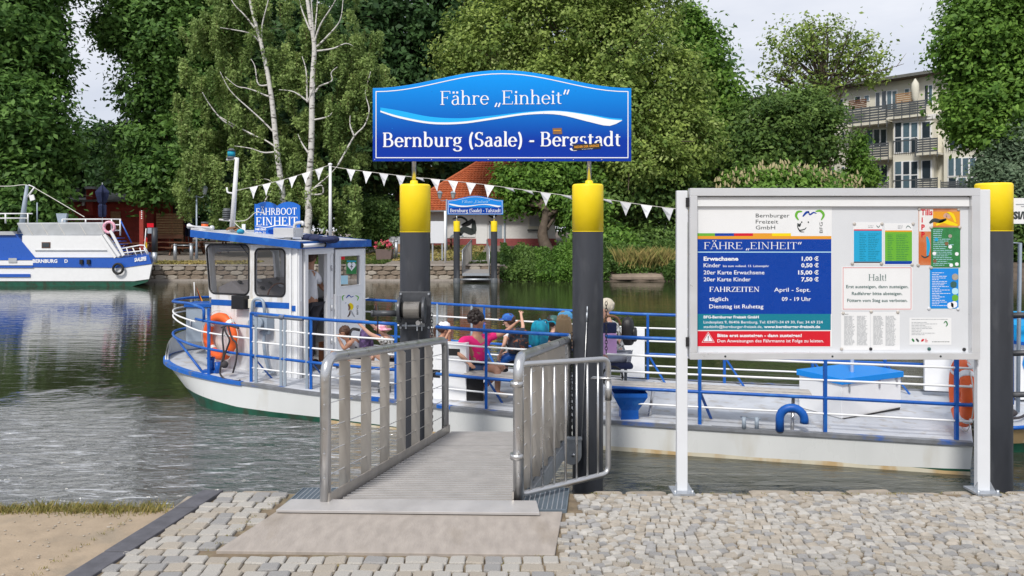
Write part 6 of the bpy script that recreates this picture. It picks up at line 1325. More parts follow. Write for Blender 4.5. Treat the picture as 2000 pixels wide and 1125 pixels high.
def table_set(px, Y, label, w_=1.9):
    c = at(px, Y); t = thing('picnic_table', label, 'picnic table', tuple(c), 'garden tables under the trees')
    for i in range(4): mb = MB(); mb.box(c+V((0, -.3+i*.2, .75)), (w_, .17, .045)); mb.build('plank', M['wood_dark'], t)
    for s in (-1, 1):
        mb = MB(); mb.box(c+V((0, s*.72, .45)), (w_, .26, .05)); mb.build('seat', M['wood_dark'], t); mb = MB(); x = s*(w_/2-.2); mb.beam(c+V((x, -.7, 0)), c+V((x, -.2, .75)), .08, .06); mb.beam(c+V((x, .7, 0)), c+V((x, .2, .75)), .08, .06); mb.box(c+V((x, 0, .42)), (.06, 1.5, .08)); mb.build('leg_frame', M['wood_dark'], t)
for i, (px, Y) in enumerate(((272, 45), (318, 46), (365, 45.5), (415, 47), (665, 50), (860, 52))): table_set(px, Y, ['dark picnic table farthest left, in front of the red building', 'dark picnic table right of the one in front of the red building', 'dark picnic table behind the two steel bollards', 'dark picnic table behind the wheelhouse front', 'picnic table partly behind the wheelhouse roof', 'picnic table beneath the blank white board'][i])
def umbrella(px, yb, yt, Y, label):
    c = at(px, Y); zt = U(0, yt, Y).z; zb = U(0, yb, Y).z; t = thing('closed_parasol', label, 'parasol', tuple(c), 'closed navy parasols'); n = 16; rows = []
    for f, r in ((0, .16), (.08, .19), (.35, .20), (.40, .14), (.45, .21), (.75, .34), (.80, .30), (.92, .12), (1, .03)): rows.append([(c.x+r*(1+.25*cos(5*a))*cos(a), Y+r*(1+.25*cos(5*a))*sin(a), zb+(zt-zb)*f) for a in np.linspace(0, 2*pi, n+1)])
    mb = MB(); mb.grid(rows, sm=False); mb.build('canopy', M['navy'], t); mb = MB(); mb.cyl(c, (c.x, Y, zt+.1), .035, n=8); mb.build('pole', M['galv'], t); mb = MB(); mb.box(c+V((0, 0, .05)), (.7, .7, .1)); mb.build('foot', M['concrete'], t)
umbrella(689, 458, 364, 48, 'closed navy parasol right of the birches'); umbrella(200, 424, 360, 44, 'closed navy parasol in front of the red building'); umbrella(368, 462, 412, 50, 'closed navy parasol in the shade left of the birches')
def lamp(px, Y, yt, label, two=True):
    c = at(px, Y); zt = U(0, yt, Y).z; t = thing('street_lamp', label, 'street lamp', tuple(c)); mb = MB(); mb.tube([c, c+V((0, 0, .8)), V((c.x, Y, zt-.45))], [.09, .05, .045], 10); mb.build('pole', M['grey_paint'], t)
    for s in (-1, 1):
        x = c.x+s*.45; mb = MB(); mb.tube([(c.x, Y, zt-.5), (c.x+s*.3, Y, zt-.58), (x, Y, zt-.45)], .02, 6); a = mb.build('arm', M['grey_paint'], t)
        mb = MB(); mb.lathe((x, Y, zt-.42), [(.05, 0), (.09, .02), (.17, .36), (.20, .37)], 8, sm=False); b = mb.build('lantern_glass', M['tarp'], a); mb = MB(); mb.lathe((x, Y, zt-.05), [(.21, 0), (.12, .12), (.03, .16), (0, .24)], 8, sm=False); mb.build('lantern_roof', M['grey_paint'], b)
lamp(384, 42, 366, 'twin lantern street lamp half hidden by the birch leaves'); lamp(872, 50, 376, 'twin lantern street lamp in front of the white house')
t = thing('flower_planter', 'brown planter box with pink flowers on the far quay', 'planter', tuple(at(752, 40.5))); c = at(752, 40.5); mb = MB(); mb.prism([c+V((-.42, -.25, 0)), c+V((.34, -.25, 0)), c+V((.42, -.25, .62)), c+V((-.48, -.25, .62))], (0, .6, 0)); mb.build('box', M['planter'], t)
P, Nn, tn = clumps([(c.x, c.y, c.z+.75, .5, .3, .25)], 60, 14, .15); leafmesh('leaves', P, Nn, .07, tn, M['leaf_mid'], t); P, Nn, tn = clumps([(c.x, c.y, c.z+.82, .52, .32, .26)], 30, 12, .12); leafmesh('flowers', P, Nn, .08, tn, M['flower'], t)
def covered(px, Y, w_, label): c = at(px, Y); t = thing('covered_table', label, 'table', tuple(c)); mb = MB(); mb.prism([c+V((-w_/2-.35, 0, .05)), c+V((w_/2+.35, 0, .05)), c+V((w_/2, 0, 1.1)), c+V((-w_/2, 0, 1.1))], (0, .9, 0)); mb.build('tarpaulin', M['tarp'], t); mb = MB(); mb.box(c+V((0, -.03, .4)), (w_*.8, .05, .5)); mb.build('wooden_front', M['wood'], t)
covered(785, 46, 1.5, 'garden table stack under a grey tarpaulin behind the planter'); covered(660, 46, 1.1, 'wooden garden furniture with a pale cover right of the flag mast')
t = thing('blank_board', 'blank pale board on two posts right of the left pile', 'board', tuple(at(854, 40))); a, b = U(841, 475, 40), U(867, 432, 40); mb = MB(); mb.bbox((a.x, 40, a.z), (b.x, 40.06, b.z)); mb.build('panel', M['board_white'], t)
for x in (a.x+.1, b.x-.1): mb = MB(); mb.bbox((x-.04, 40.06, hz(40)), (x+.04, 40.12, b.z)); mb.build('post', M['galv'], t)
t = thing('sign_post', 'tall white post beside the far landing', 'post', tuple(at(869.5, 38.5))); mb = MB(); c = at(869.5, 38.5); mb.cyl(c, (c.x, 38.5, U(0, 412, 38.5).z), .06, n=8); mb.build('pole', M['clean_white'], t)

# ------------------------------------------------------------------ white excursion boat at the far quay
eb_ = thing('excursion_boat', 'long blue and white excursion boat at the far quay, stern to the right', 'boat', tuple(U(150, 552, 33.5)))
BYY = 33.6
def E(px, py, d=0): return U(px, py, BYY)+V((0, d, 0))
def eslab(nm_, pts, mt, d0=0, d1=3.2, parent=None, bev=0): mb = MB(); mb.prism([E(x, y, d0) for x, y in pts], (-.46*(d1-d0), d1-d0, 0)); return mb.build(nm_, M[mt], parent or eb_, bev=bev)
eslab('hull', [(-400, 520), (240, 522), (297, 516), (291, 545), (262, 549), (-400, 549)], 'clean_white')
eslab('green_underbody', [(-400, 549), (262, 549), (291, 543), (287, 551), (248, 562), (-400, 562)], 'hull_green', .04)
eslab('blue_band', [(65, 504), (240, 504), (291, 497), (297, 515), (240, 523), (65, 522)], 'far_blue', -.03, 3.25)
eslab('rubbing_strake', [(-400, 518), (66, 519), (66, 523), (-400, 522)], 'far_blue', -.05, 0)
eslab('rubbing_strake', [(-400, 535), (60, 535), (60, 541), (-400, 541)], 'far_blue', -.05, 0)
eslab('saloon_wall', [(-400, 459), (28, 457), (66, 503), (66, 508), (-400, 509)], 'far_blue', .1, 3)
eslab('lower_band', [(-400, 509), (65, 509), (65, 518), (-400, 518)], 'clean_white', -.02, 3)
eslab('aft_cabin', [(40, 460), (197, 460), (234, 503), (66, 503), (40, 480)], 'clean_white', .12, 3); eslab('cabin_moulding', [(66, 488), (206, 488), (207, 490), (66, 490)], 'tarp', .08, .12)
eslab('rolled_cover', [(26, 435), (198, 434), (200, 460), (40, 461)], 'tarp', .2, 1.0, bev=.06)
mb = MB(); 
for x in (45, 75, 108, 150, 186): mb.tube([E(x, 436, .18), E(x+14, 459, .18)], .012, 5)
mb.build('cover_lacing', M['rope_w'], eb_)
eslab('roof_deck', [(-400, 452), (24, 452), (30, 459), (-400, 460)], 'tarp', .0, 3); eslab('window', [(80, 474.5), (94, 474.5), (94, 483), (80, 483)], 'win_glass', .09, .12); eslab('window_frame', [(78.5, 473), (95.5, 473), (95.5, 484.5), (78.5, 484.5)], 'wood_dark', .1, .119)
eslab('porthole_panel', [(18, 504), (34, 504), (34, 513), (18, 513)], 'tarp', -.05, -.03)
eslab('bench_locker', [(88, 416), (110, 416), (107, 434), (92, 434)], 'grey_paint', .8, 1.4)
for x0, x1, y in ((114, 229, 428), (210, 229, 439), (210, 229, 450), (-60, 55, 417), (-60, 45, 426)): MB().tube([E(x0, y, .3), E(x1, y, .3)], .03, 6).build('deck_rail', M['clean_white'], eb_)
for x in (114, 160, 211, 228, 2, 46): MB().tube([E(x, 428 if x > 100 else 416, .3), E(x, 436 if x < 200 else 460, .3)], .035, 6).build('rail_post', M['clean_white'], eb_)
MB().tube([E(12, 455, 1), E(25, 359, 1)], [.14, .07], 10).build('mast', M['grey_paint'], eb_); MB().tube([E(25, 383, 1), E(40, 363, 1), E(28, 359, 1)], .04, 6).build('mast_arm', M['clean_white'], eb_)
MB().tube([E(45, 435, 1), E(45, 394, 1)], .03, 6).build('lamp_stand', M['grey_paint'], eb_); eslab('deck_lamp', [(31, 380), (40, 378), (43, 388), (34, 391)], 'clean_white', .9, 1.1)
MB().tube(bez([E(-60, 361, 1), E(-10, 361, 1), E(25, 359, 1), E(60, 376, 1), E(140, 423, 1)], 5), .018, 5).build('pennant_cord', M['rope_w'], eb_)
st = MB()
for x0, y0, x1, y1 in ((197, 460, 226, 503), (204, 458, 234, 500), (216, 450, 242, 499)): st.beam(E(x0, y0, -.02), E(x1, y1, -.02), .05, .12)
st.build('stair_stringer', M['clean_white'], eb_)
for i in range(6): f = (i+.5)/6; mb = MB(); mb.box(E(222+20*f, 462+36*f, .3), (.36, .5, .03)); mb.build('stair_tread', M['far_blue'], eb_)
MB().tube([E(229, 431, .3), E(250, 474, .3)], .03, 6).build('stair_rail', M['far_blue'], eb_)
for k, pts in enumerate(([(235, 486), (272, 479), (280, 479), (290, 498)], [(240, 494), (286, 489)])): MB().tube([E(x, y, .05) for x, y in pts], .03, 6).build('stern_rail', M['clean_white'], eb_)
for x0, x1 in ((234, 242), (246, 250), (258, 266), (272, 277), (280, 288)): MB().tube([E(x0, 484, .05), E(x1, 500, .05)], .025, 6).build('rail_post', M['clean_white'], eb_)
MB().tube([E(277, 497, .2), E(281, 446, .2)], .02, 6).build('flagstaff', M['clean_white'], eb_)
for k, mt in enumerate(('black', 'flag_red', 'flag_gold')): mb = MB(); a = 452+k*9.5; mb.add([E(280, a, .2), E(277-k, a+9, .2), E(282, a+14, .25), E(283-k*.5, a+4, .25)], [(0, 1, 2, 3)]); mb.build('flag_stripe', M[mt], eb_, fix=False)
sans_fit('lettering', 'BERNBURG', E(65, 513, -.04), E(113, 513, -.04), .15, M['print_white'], eb_, .04); sans_fit('lettering', 'D', E(127, 513, -.04), E(133.5, 513, -.04), .15, M['print_white'], eb_, .03); sans_fit('lettering', 'SAALEFEE', E(264, 511, -.06), E(287, 508, -.06), .16, M['print_white'], eb_, .05)
mb = MB()
for x in (161, 175): mb.bbox(tuple(E(x-3, 516, -.12)), tuple(E(x+3, 507, -.04)))
mb.build('bollard', M['black'], eb_); mb = MB(); mb.tube([E(234, 524.5, -.15)+V((cos(a)*.22, 0, sin(a)*.22)) for a in np.linspace(0, 2*pi, 24)[:-1]], .055, 10, closed=True); mb.build('tyre_fender', M['rubber'], label='black tyre fender hanging at the stern of the excursion boat', cat='tyre')
lb = MB(); c = E(211, 444, .1); lb.tube([c+V((cos(a)*.24, 0, sin(a)*.24)) for a in np.linspace(0, 2*pi, 24)[:-1]], .065, 10, closed=True); lb.build('lifebuoy', M['cloth_pink'], label='faded pink and white lifebuoy on the stern rail of the excursion boat', cat='lifebuoy')

# ------------------------------------------------------------------ buildings
rh = thing('restaurant', 'low dark red timber restaurant under the trees with a black name sign', 'building', tuple(at(230, 49)))
def bb_(nm_, x0, y0, x1, y1, Y, dp, mt, parent=None, bev=0):
    a, b = U(x0, y1, Y), U(x1, y0, Y); mb = MB(); mb.bbox((a.x, Y, a.z), (b.x, Y+dp, b.z)); return mb.build(nm_, M[mt], parent, bev=bev)
bb_('wall', 60, 388, 300, 500, 49, 6, 'red_wall', rh); 
for i in range(11): bb_('wall_board', 62, 396+i*9.2, 298, 404.2+i*9.2, 48.96, .04, 'red_wall', rh)
mb = MB(); mb.prism([U(120, 394, 48.3), U(310, 394, 48.3), U(300, 380, 52), U(125, 380, 52)], (0, 0, .12)); mb.build('roof', M['roof_felt'], rh)
bb_('chimney', 168, 368, 181, 420, 48.4, .8, 'red_wall', rh); a = bb_('chimney_cap', 165, 364, 184, 369, 48.2, 1, 'tarp', rh)
bb_('name_sign', 126, 367, 166, 386, 48.2, .1, 'black', rh); q = sans_fit('lettering', 'UNSER', U(140, 374, 48.15), U(160, 374, 48.15), .16, M['tarp'], rh); sans_fit('lettering', 'GARTEN', U(136, 383.5, 48.15), U(164, 383.5, 48.15), .17, M['tarp'], rh)
bb_('door', 216, 413, 235, 450, 48.9, .1, 'wood', rh); bb_('wall_lamp', 160, 394, 165, 402, 48.7, .1, 'clean_white', rh); bb_('menu_board', 130, 399, 136, 411, 48.7, .05, 'tarp', rh)
# slatted timber partition and coloured boards
pt = thing('slatted_screen', 'brown slatted timber screen with benches under the trees left of the wheelhouse', 'fence', tuple(at(332, 48)))
for i in range(9): bb_('slat', 305, 417+i*5, 357, 421+i*5, 48-.001*i, .04, 'wood', pt)
for x in (306, 331, 356): bb_('post', x-1, 415, x+1.5, 492, 48.06, .08, 'wood_dark', pt)
bb_('bench_back', 300, 458, 358, 466, 47.6, .06, 'wood_dark', pt); bb_('bench_seat', 300, 472, 358, 474, 47.2, .4, 'wood_dark', pt)
gsn = thing('garden_post', 'dark red post with a red and a blue placard right of the excursion boat', 'post', tuple(at(276, 44))); bb_('post', 272, 412, 280, 488, 44, .25, 'red_wall', gsn); bb_('placard', 287, 436, 300, 444, 43.9, .05, 'print_red', gsn, ); bb_('placard', 288, 445, 298, 456, 43.9, .05, 'grey_paint', gsn)
for i in range(5): bb_('white_mark', 275.5, 411+i*3.6, 277.5, 413+i*3.6, 43.98, .02, 'print_white', gsn)
# white house with hipped tiled roof
hs = thing('white_house', 'low white house with an orange hipped tile roof behind the far landing', 'house', tuple(at(960, 58)))
HY_ = 57.0
hw = bb_('wall', 796, 404, 1085, 470, HY_, 8, 'house_wall', hs); bb_('base', 795, 466, 1086, 480, HY_-.03, 8.1, 'house_base', hs)
ex0, ex1, ey = U(775, 412, HY_-.8), U(1100, 412, HY_-.8), HY_-.8; zE, zR = ex0.z, U(0, 300, HY_+4).z
rA, rB = V((U(965, 0, HY_+4).x-.2, HY_+4, zR)), V((U(985, 0, HY_+4).x+.4, HY_+4, zR)); yb_ = HY_+8.8
rc = [V((ex0.x, ey, zE)), V((ex1.x, ey, zE)), V((ex1.x, yb_, zE)), V((ex0.x, yb_, zE))]
mb = MB(); mb.add([*rc, rA, rB], [(0, 1, 5, 4), (1, 2, 5), (2, 3, 4, 5), (3, 0, 4), (0, 3, 2, 1)]); rf = mb.build('roof', M['roof_tile'], hs)
mb = MB(); nC = 26                                    # tile courses: rounded pantiles on the front slope
for r in range(nC):
    f0, f1 = r/nC, (r+1)/nC; L0, R0_ = rc[0].lerp(rA, f0), rc[1].lerp(rB, f0); L1, R1_ = rc[0].lerp(rA, f1), rc[1].lerp(rB, f1); n_ = max(int((R0_.x-L0.x)/.26), 1)
    for j in range(n_):
        a, b, c, d = L0.lerp(R0_, j/n_), L0.lerp(R0_, (j+.9)/n_), L1.lerp(R1_, (j+.9)/n_), L1.lerp(R1_, j/n_); up = V((0, -.03, .06)); m_ = (a+b)/2+up*1.6; m2_ = (c+d)/2+up*.6; mb.add([a+up, m_, b+up, c, m2_, d, a-up*.3, b-up*.3], [(0, 1, 4, 5), (1, 2, 3, 4), (6, 0, 1), (6, 1, 2, 7)])
o = mb.build('roof_tiles', M['roof_tile'], rf, kind='stuff', fix=False)
MB().tube([rc[0], rA], .13, 6).build('hip_ridge', M['roof_tile'], rf); MB().tube([rc[1], rB], .13, 6).build('hip_ridge', M['roof_tile'], rf); MB().tube([V((ex0.x, ey-.05, zE-.03)), V((ex1.x, ey-.05, zE-.03))], .07, 8).build('gutter', M['galv'], rf)
bb_('door', 930, 418, 952, 476, HY_-.06, .1, 'clean_white', hs); q = bb_('window', 1032, 420, 1056, 448, HY_-.05, .1, 'cream_wall', hs); bb_('sill', 1030, 448, 1058, 451, HY_-.15, .2, 'dark_metal', q); bb_('roller_shutter', 1034, 421, 1054, 442, HY_-.09, .06, 'tarp', q)
q = bb_('mural_panel', 878, 420, 928, 463, HY_-.05, .06, 'clean_white', hs)
HW = lambda x, y: U(x, y, HY_-.07)
for pts, wd, mt in (([(898, 460), (905, 448), (924, 452), (925, 430)], 13, 'print_dark'), ([(880, 462), (895, 456), (905, 462)], 4, 'grey_paint'), ([(884, 428), (900, 424), (912, 432), (900, 440)], 4, 'print_dark'), ([(902, 440), (915, 436), (924, 428)], 9, 'black'), ([(954, 420), (962, 424), (970, 420)], 4, 'print_dark'), ([(955, 432), (962, 438), (968, 434)], 4, 'print_dark')): stroke(q, pts, wd, mt, 'mural_shape', mk=HW)
bb_('drain_pipe', 984, 418, 987, 476, HY_-.1, .1, 'grey_paint', hs); bb_('door_panel', 955, 440, 980, 466, HY_-.04, .05, 'grey_paint', hs)
# apartment block
ab = thing('apartment_building', 'cream four storey apartment block with dark balconies and a shallow slanting roof', 'building', (36, 70, 1))
A_P, A_D = V((830/FX*68, 68, 0)), V((-.644, .765, 0)).normalized(); A_N = V((-A_D.y, A_D.x, 0))*1.0
if A_N.y > 0: A_N = -A_N
def ap(px, py): return on_plane(px, py, A_P, A_D)
def APt(t, z, d=0): return A_P+A_D*t+A_N*d+V((0, 0, z))
def abox(nm_, x0, y0, x1, y1, d0, d1, mt, parent=None, lab=None):
    (ta_, _), (tb_, _) = ap(x0, y0), ap(x1, y0); tm = (x0+x1)/2; z1, z0 = ap(tm, y0)[1], ap(tm, y1)[1]
    vs_ = [APt(t, z, d) for t in (tb_, ta_) for z in (z0, z1) for d in (d0, d1)]; mb = MB(); mb.add(vs_, [(0, 1, 3, 2), (4, 6, 7, 5), (0, 4, 5, 1), (2, 3, 7, 6), (0, 2, 6, 4), (1, 5, 7, 3)]); return mb.build(nm_, M[mt], parent or ab, label=lab)
tR, tL = ap(1990, 300)[0], ap(1440, 300)[0]; zr = ap(1830, 140)[1]
mb = MB(); c = [APt(tR, 0), APt(tL, 0), APt(tL, 0, -11), APt(tR, 0, -11)]; mb.prism(c, (0, 0, zr-.3)); mb.build('wall', M['cream_wall'], ab)
mb = MB(); c = [APt(tR-.5, zr-.25, 1.1), APt(tL+.5, zr-.25, 1.1), APt(tL+.5, zr+.9, -11.5), APt(tR-.5, zr+.9, -11.5)]; mb.prism(c, (0, 0, .28)); mb.build('roof', M['roof_felt'], ab)
mb = MB(); c = [APt(tR-.4, zr-.30, 1.0), APt(tL+.4, zr-.30, 1.0), APt(tL+.4, zr-.28, .0), APt(tR-.4, zr-.28, .0)]; mb.prism(c, (0, 0, .04)); mb.build('eaves_board', M['bark'], ab)
def awin(x0, y0, x1, y1, panes, d=.0, rows=1):
    w_ = abox('window', x0, y0, x1, y1, d, d+.07, 'clean_white')
    n = panes; W_ = (x1-x0)/n
    for i in range(n):
        for r in range(rows):
            H_ = (y1-y0)/rows; abox('pane', x0+W_*i+W_*.13, y0+H_*r+1.2, x0+W_*(i+1)-W_*.13, y0+H_*(r+1)-1.2, d+.071, d+.09, 'win_glass' if random.random() < .6 else 'pane_blue', w_)
def balc(x0, y0, x1, y1, d=1.3, post=None):
    b = abox('balcony', x0, y1-3, x1, y1+1, 0, d, 'cream_wall'); n = 6
    for i in range(n): h_ = (y1-3-y0)/n; abox('slat', x0, y0+i*h_, x1, y0+(i+.72)*h_, d-.03, d, 'dark_metal', b)
    for i in range(int((x1-x0)/17)+2): xx = x0+(x1-x0)*i/(int((x1-x0)/17)+1); abox('railing_post', xx-.7, y0-2, xx+.7, y1+5, d, d+.06, 'dark_metal', b)
# projecting bay, storey bands
abox('bay', 1753, 236, 1832, 375, 0, 1.0, 'cream_wall'); abox('wing', 1850, 262, 1990, 375, 0, .8, 'cream_wall')
abox('parapet', 1753, 229, 1836, 238, 0, 1.12, 'house_wall'); abox('cornice', 1620, 212, 1662, 215, 0, .2, 'tarp')
awin(1638, 194, 1648, 217, 1); awin(1669, 188, 1682, 200, 1); awin(1688, 186, 1699, 198, 1); awin(1722, 177, 1753, 214, 3); awin(1767, 173, 1777, 186, 1); awin(1785, 171, 1791, 184, 1); awin(1806, 166, 1822, 205, 2); awin(1710, 180, 1720, 212, 1)
awin(1756, 241, 1803, 300, 3, 1.0, 2); awin(1808, 239, 1828, 272, 1, 1.0); awin(1693, 252, 1733, 286, 3); awin(1645, 256, 1650, 272, 1); awin(1610, 258, 1632, 288, 2)
awin(1756, 316, 1803, 369, 3, 1.0, 2); awin(1808, 314, 1829, 352, 1, 1.0); awin(1705, 322, 1735, 360, 2); awin(1860, 262, 1896, 293, 2, .8); awin(1858, 309, 1914, 345, 4, .8); awin(1858, 347, 1914, 370, 3, .8); awin(1604, 327, 1632, 352, 2); awin(1645, 325, 1650, 342, 1)
balc(1745, 203, 1822, 232, 1.6); balc(1663, 213, 1746, 246, 1.5); balc(1700, 282, 1746, 313, 1.2); balc(1806, 274, 1848, 304, 2.0); balc(1590, 297, 1628, 318, 1.0); balc(1718, 357, 1746, 380, 1.2); balc(1806, 350, 1848, 378, 2.0); balc(1848, 355, 1912, 378, 1.2)
abox('bay_railing', 1754, 275, 1802, 277, 1.05, 1.1, 'dark_metal'); abox('bay_railing', 1754, 352, 1802, 354, 1.05, 1.1, 'dark_metal')
for i in range(12): abox('railing_bar', 1754+i*4.2, 276, 1754.6+i*4.2, 303, 1.06, 1.09, 'dark_metal')
for i in range(14): abox('railing_bar', 1856+i*4.2, 283, 1856.6+i*4.2, 297, .9, .93, 'dark_metal')
q = thing('trellis', 'dark brown wooden trellis on the upper left balcony of the apartment block', 'trellis', tuple(APt(*ap(1683, 213), 1))); 
for i in range(5): abox('slat', 1666, 197+i*3.4, 1701, 199.5+i*3.4, .9, .93, 'wood_dark', q)
q = thing('trellis', 'honey coloured wooden trellis on the upper right balcony of the apartment block', 'trellis', tuple(APt(*ap(1775, 204), 1))); 
for i in range(5): abox('slat', 1758, 184+i*4, 1792, 187+i*4, 1.0, 1.03, 'wood', q)
c = APt(*ap(1798, 204), 1.2); z1 = ap(1798, 157)[1]; mb = MB(); mb.lathe((c.x, c.y, c.z), [(.1, 0), (.28, .5), (.34, 1.4), (.3, (z1-c.z)*.8), (.05, z1-c.z)], 10); mb.build('closed_parasol', M['cream_wall'], label='closed cream parasol on the top balcony of the apartment block', cat='parasol')
# parked white cars glimpsed through the bushes
def far_car(px, Y, label, mt):
    c = at(px, Y); t = thing('parked_car', label, 'car', tuple(c)); prof = [(-2.1, .35), (-2.1, .8), (-1.9, .95), (-1.2, 1.0), (-.6, 1.42), (.9, 1.45), (1.6, 1.0), (2.1, .9), (2.15, .35)]
    mb = MB(); mb.prism([c+V((x, -.85, z)) for x, z in prof], (0, 1.7, 0)); mb.build('body', M[mt], t, bev=.05); mb = MB(); mb.prism([c+V((x, -.86, z)) for x, z in ((-1.05, 1.02), (-.55, 1.36), (.85, 1.38), (1.4, 1.02))], (0, 1.72, 0)); mb.build('window', M['win_glass'], t)
    for x in (-1.3, 1.3):
        for y in (-.8, .8): mb = MB(); mb.cyl(c+V((x, y-.1, .32)), c+V((x, y+.1, .32)), .32, n=16); w_ = mb.build('wheel', M['rubber'], t)
far_car(1210, 62, 'white parked car glimpsed through the leaves behind the right pile', 'clean_white'); far_car(1285, 66, 'silver parked car glimpsed through the bushes left of the notice board', 'alu')

# ------------------------------------------------------------------ trees and bushes on the far bank
B = pxblob
tree('maple_tree', 'big dense maple at the left edge, leaning over the excursion boat', at(-60, 46), at(-40, 46)+V((0, 0, 13)), .45,
     [B(-20, 60, 44, 130, 110), B(60, 130, 44, 76, 95), B(48, 260, 43, 88, 100), B(-40, 240, 43, 130, 120), B(45, 365, 42.5, 72, 70), B(-60, 380, 43, 110, 80), B(75, 35, 45, 40, 50), B(10, -70, 45, 150, 90), B(70, 420, 42, 48, 34), B(118, 310, 44, 24, 38)], 1500, 62, .95, .23, 'leaf_maple', limbs=10)
tree('dark_tree', 'tall dark green tree behind the red restaurant, arching towards the left maple', at(352, 50), at(330, 50)+V((0, 0, 15)), .4,
     [B(290, 40, 50, 82, 62), B(215, 60, 50, 30, 34), B(330, 80, 50, 90, 90), B(308, 190, 50, 64, 85), B(330, 300, 49, 90, 75), B(400, 200, 51, 80, 110), B(300, 355, 47, 55, 42), B(262, 300, 50, 44, 52), B(390, 20, 51, 110, 90), B(270, -40, 51, 90, 50)], 1300, 62, .95, .23, 'leaf_maple', limbs=10)
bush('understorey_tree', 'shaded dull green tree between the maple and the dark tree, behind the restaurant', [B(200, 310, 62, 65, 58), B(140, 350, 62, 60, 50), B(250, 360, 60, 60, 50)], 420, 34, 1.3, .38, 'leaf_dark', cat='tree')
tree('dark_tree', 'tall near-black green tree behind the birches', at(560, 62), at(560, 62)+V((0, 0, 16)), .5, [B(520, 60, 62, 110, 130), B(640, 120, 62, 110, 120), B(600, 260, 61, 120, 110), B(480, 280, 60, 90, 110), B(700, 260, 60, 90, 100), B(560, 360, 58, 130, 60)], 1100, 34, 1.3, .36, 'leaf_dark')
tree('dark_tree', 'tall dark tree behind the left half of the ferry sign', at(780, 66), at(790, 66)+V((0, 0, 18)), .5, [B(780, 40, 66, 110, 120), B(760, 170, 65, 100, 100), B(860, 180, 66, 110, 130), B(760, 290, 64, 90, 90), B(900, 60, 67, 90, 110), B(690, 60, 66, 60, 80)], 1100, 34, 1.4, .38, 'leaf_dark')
mb = None
ol = [B(960, 110, 52, 105, 110), B(1090, 60, 52, 120, 110), B(1210, 110, 51, 110, 120), B(1310, 190, 51, 85, 100), B(1200, 230, 50, 110, 90), B(1340, 270, 50, 75, 70), B(1060, 200, 50, 110, 90), B(900, 150, 52, 45, 60), B(1260, 320, 49, 90, 60), B(1100, -40, 53, 180, 70), B(1250, 20, 53, 80, 70)]
tree('lime_tree', 'huge olive green tree with pale yellow seed clusters behind the ferry sign', at(1150, 52), at(1150, 52)+V((0, 0, 12)), .5, ol, 2300, 38, .85, .20, 'leaf_olive', limbs=11)
P, Nn, tone = clumps(ol, 1500, 8, .6, shell=.8); leafmesh('seed_clusters', P, Nn, .16, tone, M['leaf_seed'], [o for o in COL.objects if o.name.startswith('lime_tree')][0])
tree('maple_tree', 'dark green tree peeping out right of the huge olive green tree', at(1400, 62), at(1390, 62)+V((0, 0, 11)), .4, [B(1360, 120, 62, 60, 80), B(1400, 200, 62, 52, 75), B(1340, 60, 62, 40, 50), B(1380, 290, 60, 60, 60)], 520, 34, 1.1, .30, 'leaf_bright')
# open crowned tree and the dense one under it
t = tree('open_tree', 'tree with a sparse open crown of twigs standing before the apartment block', at(1612, 64), U(1610, 120, 64), .42, [B(1540, 100, 64, 55, 60), B(1610, 90, 64, 60, 62), B(1670, 110, 64, 60, 58), B(1520, 150, 64, 45, 30), B(1700, 130, 64, 45, 40), B(1600, 170, 64, 60, 30), B(1580, 60, 64, 40, 34)], 420, 12, .95, .24, 'leaf_olive', limbs=7, shell=.2)
mb = MB(); cr = V(U(1610, 185, 64))
for i in range(46):
    a = RNG.uniform(-1.25, 1.25); L = RNG.uniform(85, 135)*64/FX*(1-.25*abs(a)/1.25+.1); e = cr+V((sin(a)*L*1.15, RNG.normal()*1.2, cos(a)*L)); m1 = cr.lerp(e, .4)+V((RNG.normal()*.3, 0, .2)); pa = bez([cr, m1, e], 4); mb.tube(pa, [.12*(1-.85*k/(len(pa)-1)) for k in range(len(pa))], 5)
    for q in range(4): s0 = cr.lerp(e, RNG.uniform(.45, .95)); mb.tube([s0, s0+V((RNG.normal()*.6, RNG.normal()*.4, abs(RNG.normal())*.7))], [.035, .012], 4)
mb.build('twigs', M['bark'], t)
bush('dense_tree', 'rounded dull green tree under the open crown, left of the apartment block', [B(1500, 250, 58, 90, 72), B(1570, 270, 58, 75, 70), B(1470, 310, 57, 70, 50), B(1550, 210, 59, 60, 40), B(1600, 230, 59, 45, 40)], 800, 34, .9, .24, 'leaf_mid', cat='tree')
bush('flowering_bush', 'bush with upright cream flower spikes above the notice board', [B(1460, 355, 49, 60, 26), B(1540, 350, 49, 70, 26), B(1620, 358, 49, 60, 20), B(1540, 400, 48.5, 170, 40)], 420, 34, .6, .19, 'leaf_bright')
mat('spike', (.42, .36, .20), .8)
mb = MB()
for i in range(230):
    px = RNG.uniform(1395, 1690); p = U(px, 352-abs(RNG.normal())*5-18*math.exp(-((px-1530)/90)**2)+RNG.uniform(-8, 22)+(abs(px-1530)/18)**1.2*.6, 47.8+RNG.uniform(-.5, .8)); mb.lathe(p, [(.07, 0), (.06, .14), (.01, .30)], 5, ax=(RNG.normal()*.25, 0, 1), sm=False)
mb.build('flower_spikes', M['spike'], [o for o in COL.objects if o.name.startswith('flowering_bush')][0], kind='stuff')
bush('young_tree', 'small bright green conical tree in front of the apartment facade', [B(1682, 340, 58, 26, 30), B(1676, 305, 58, 19, 26), B(1680, 276, 58, 9, 14), B(1692, 350, 58, 26, 18)], 220, 26, .6, .20, 'leaf_bright', cat='tree')
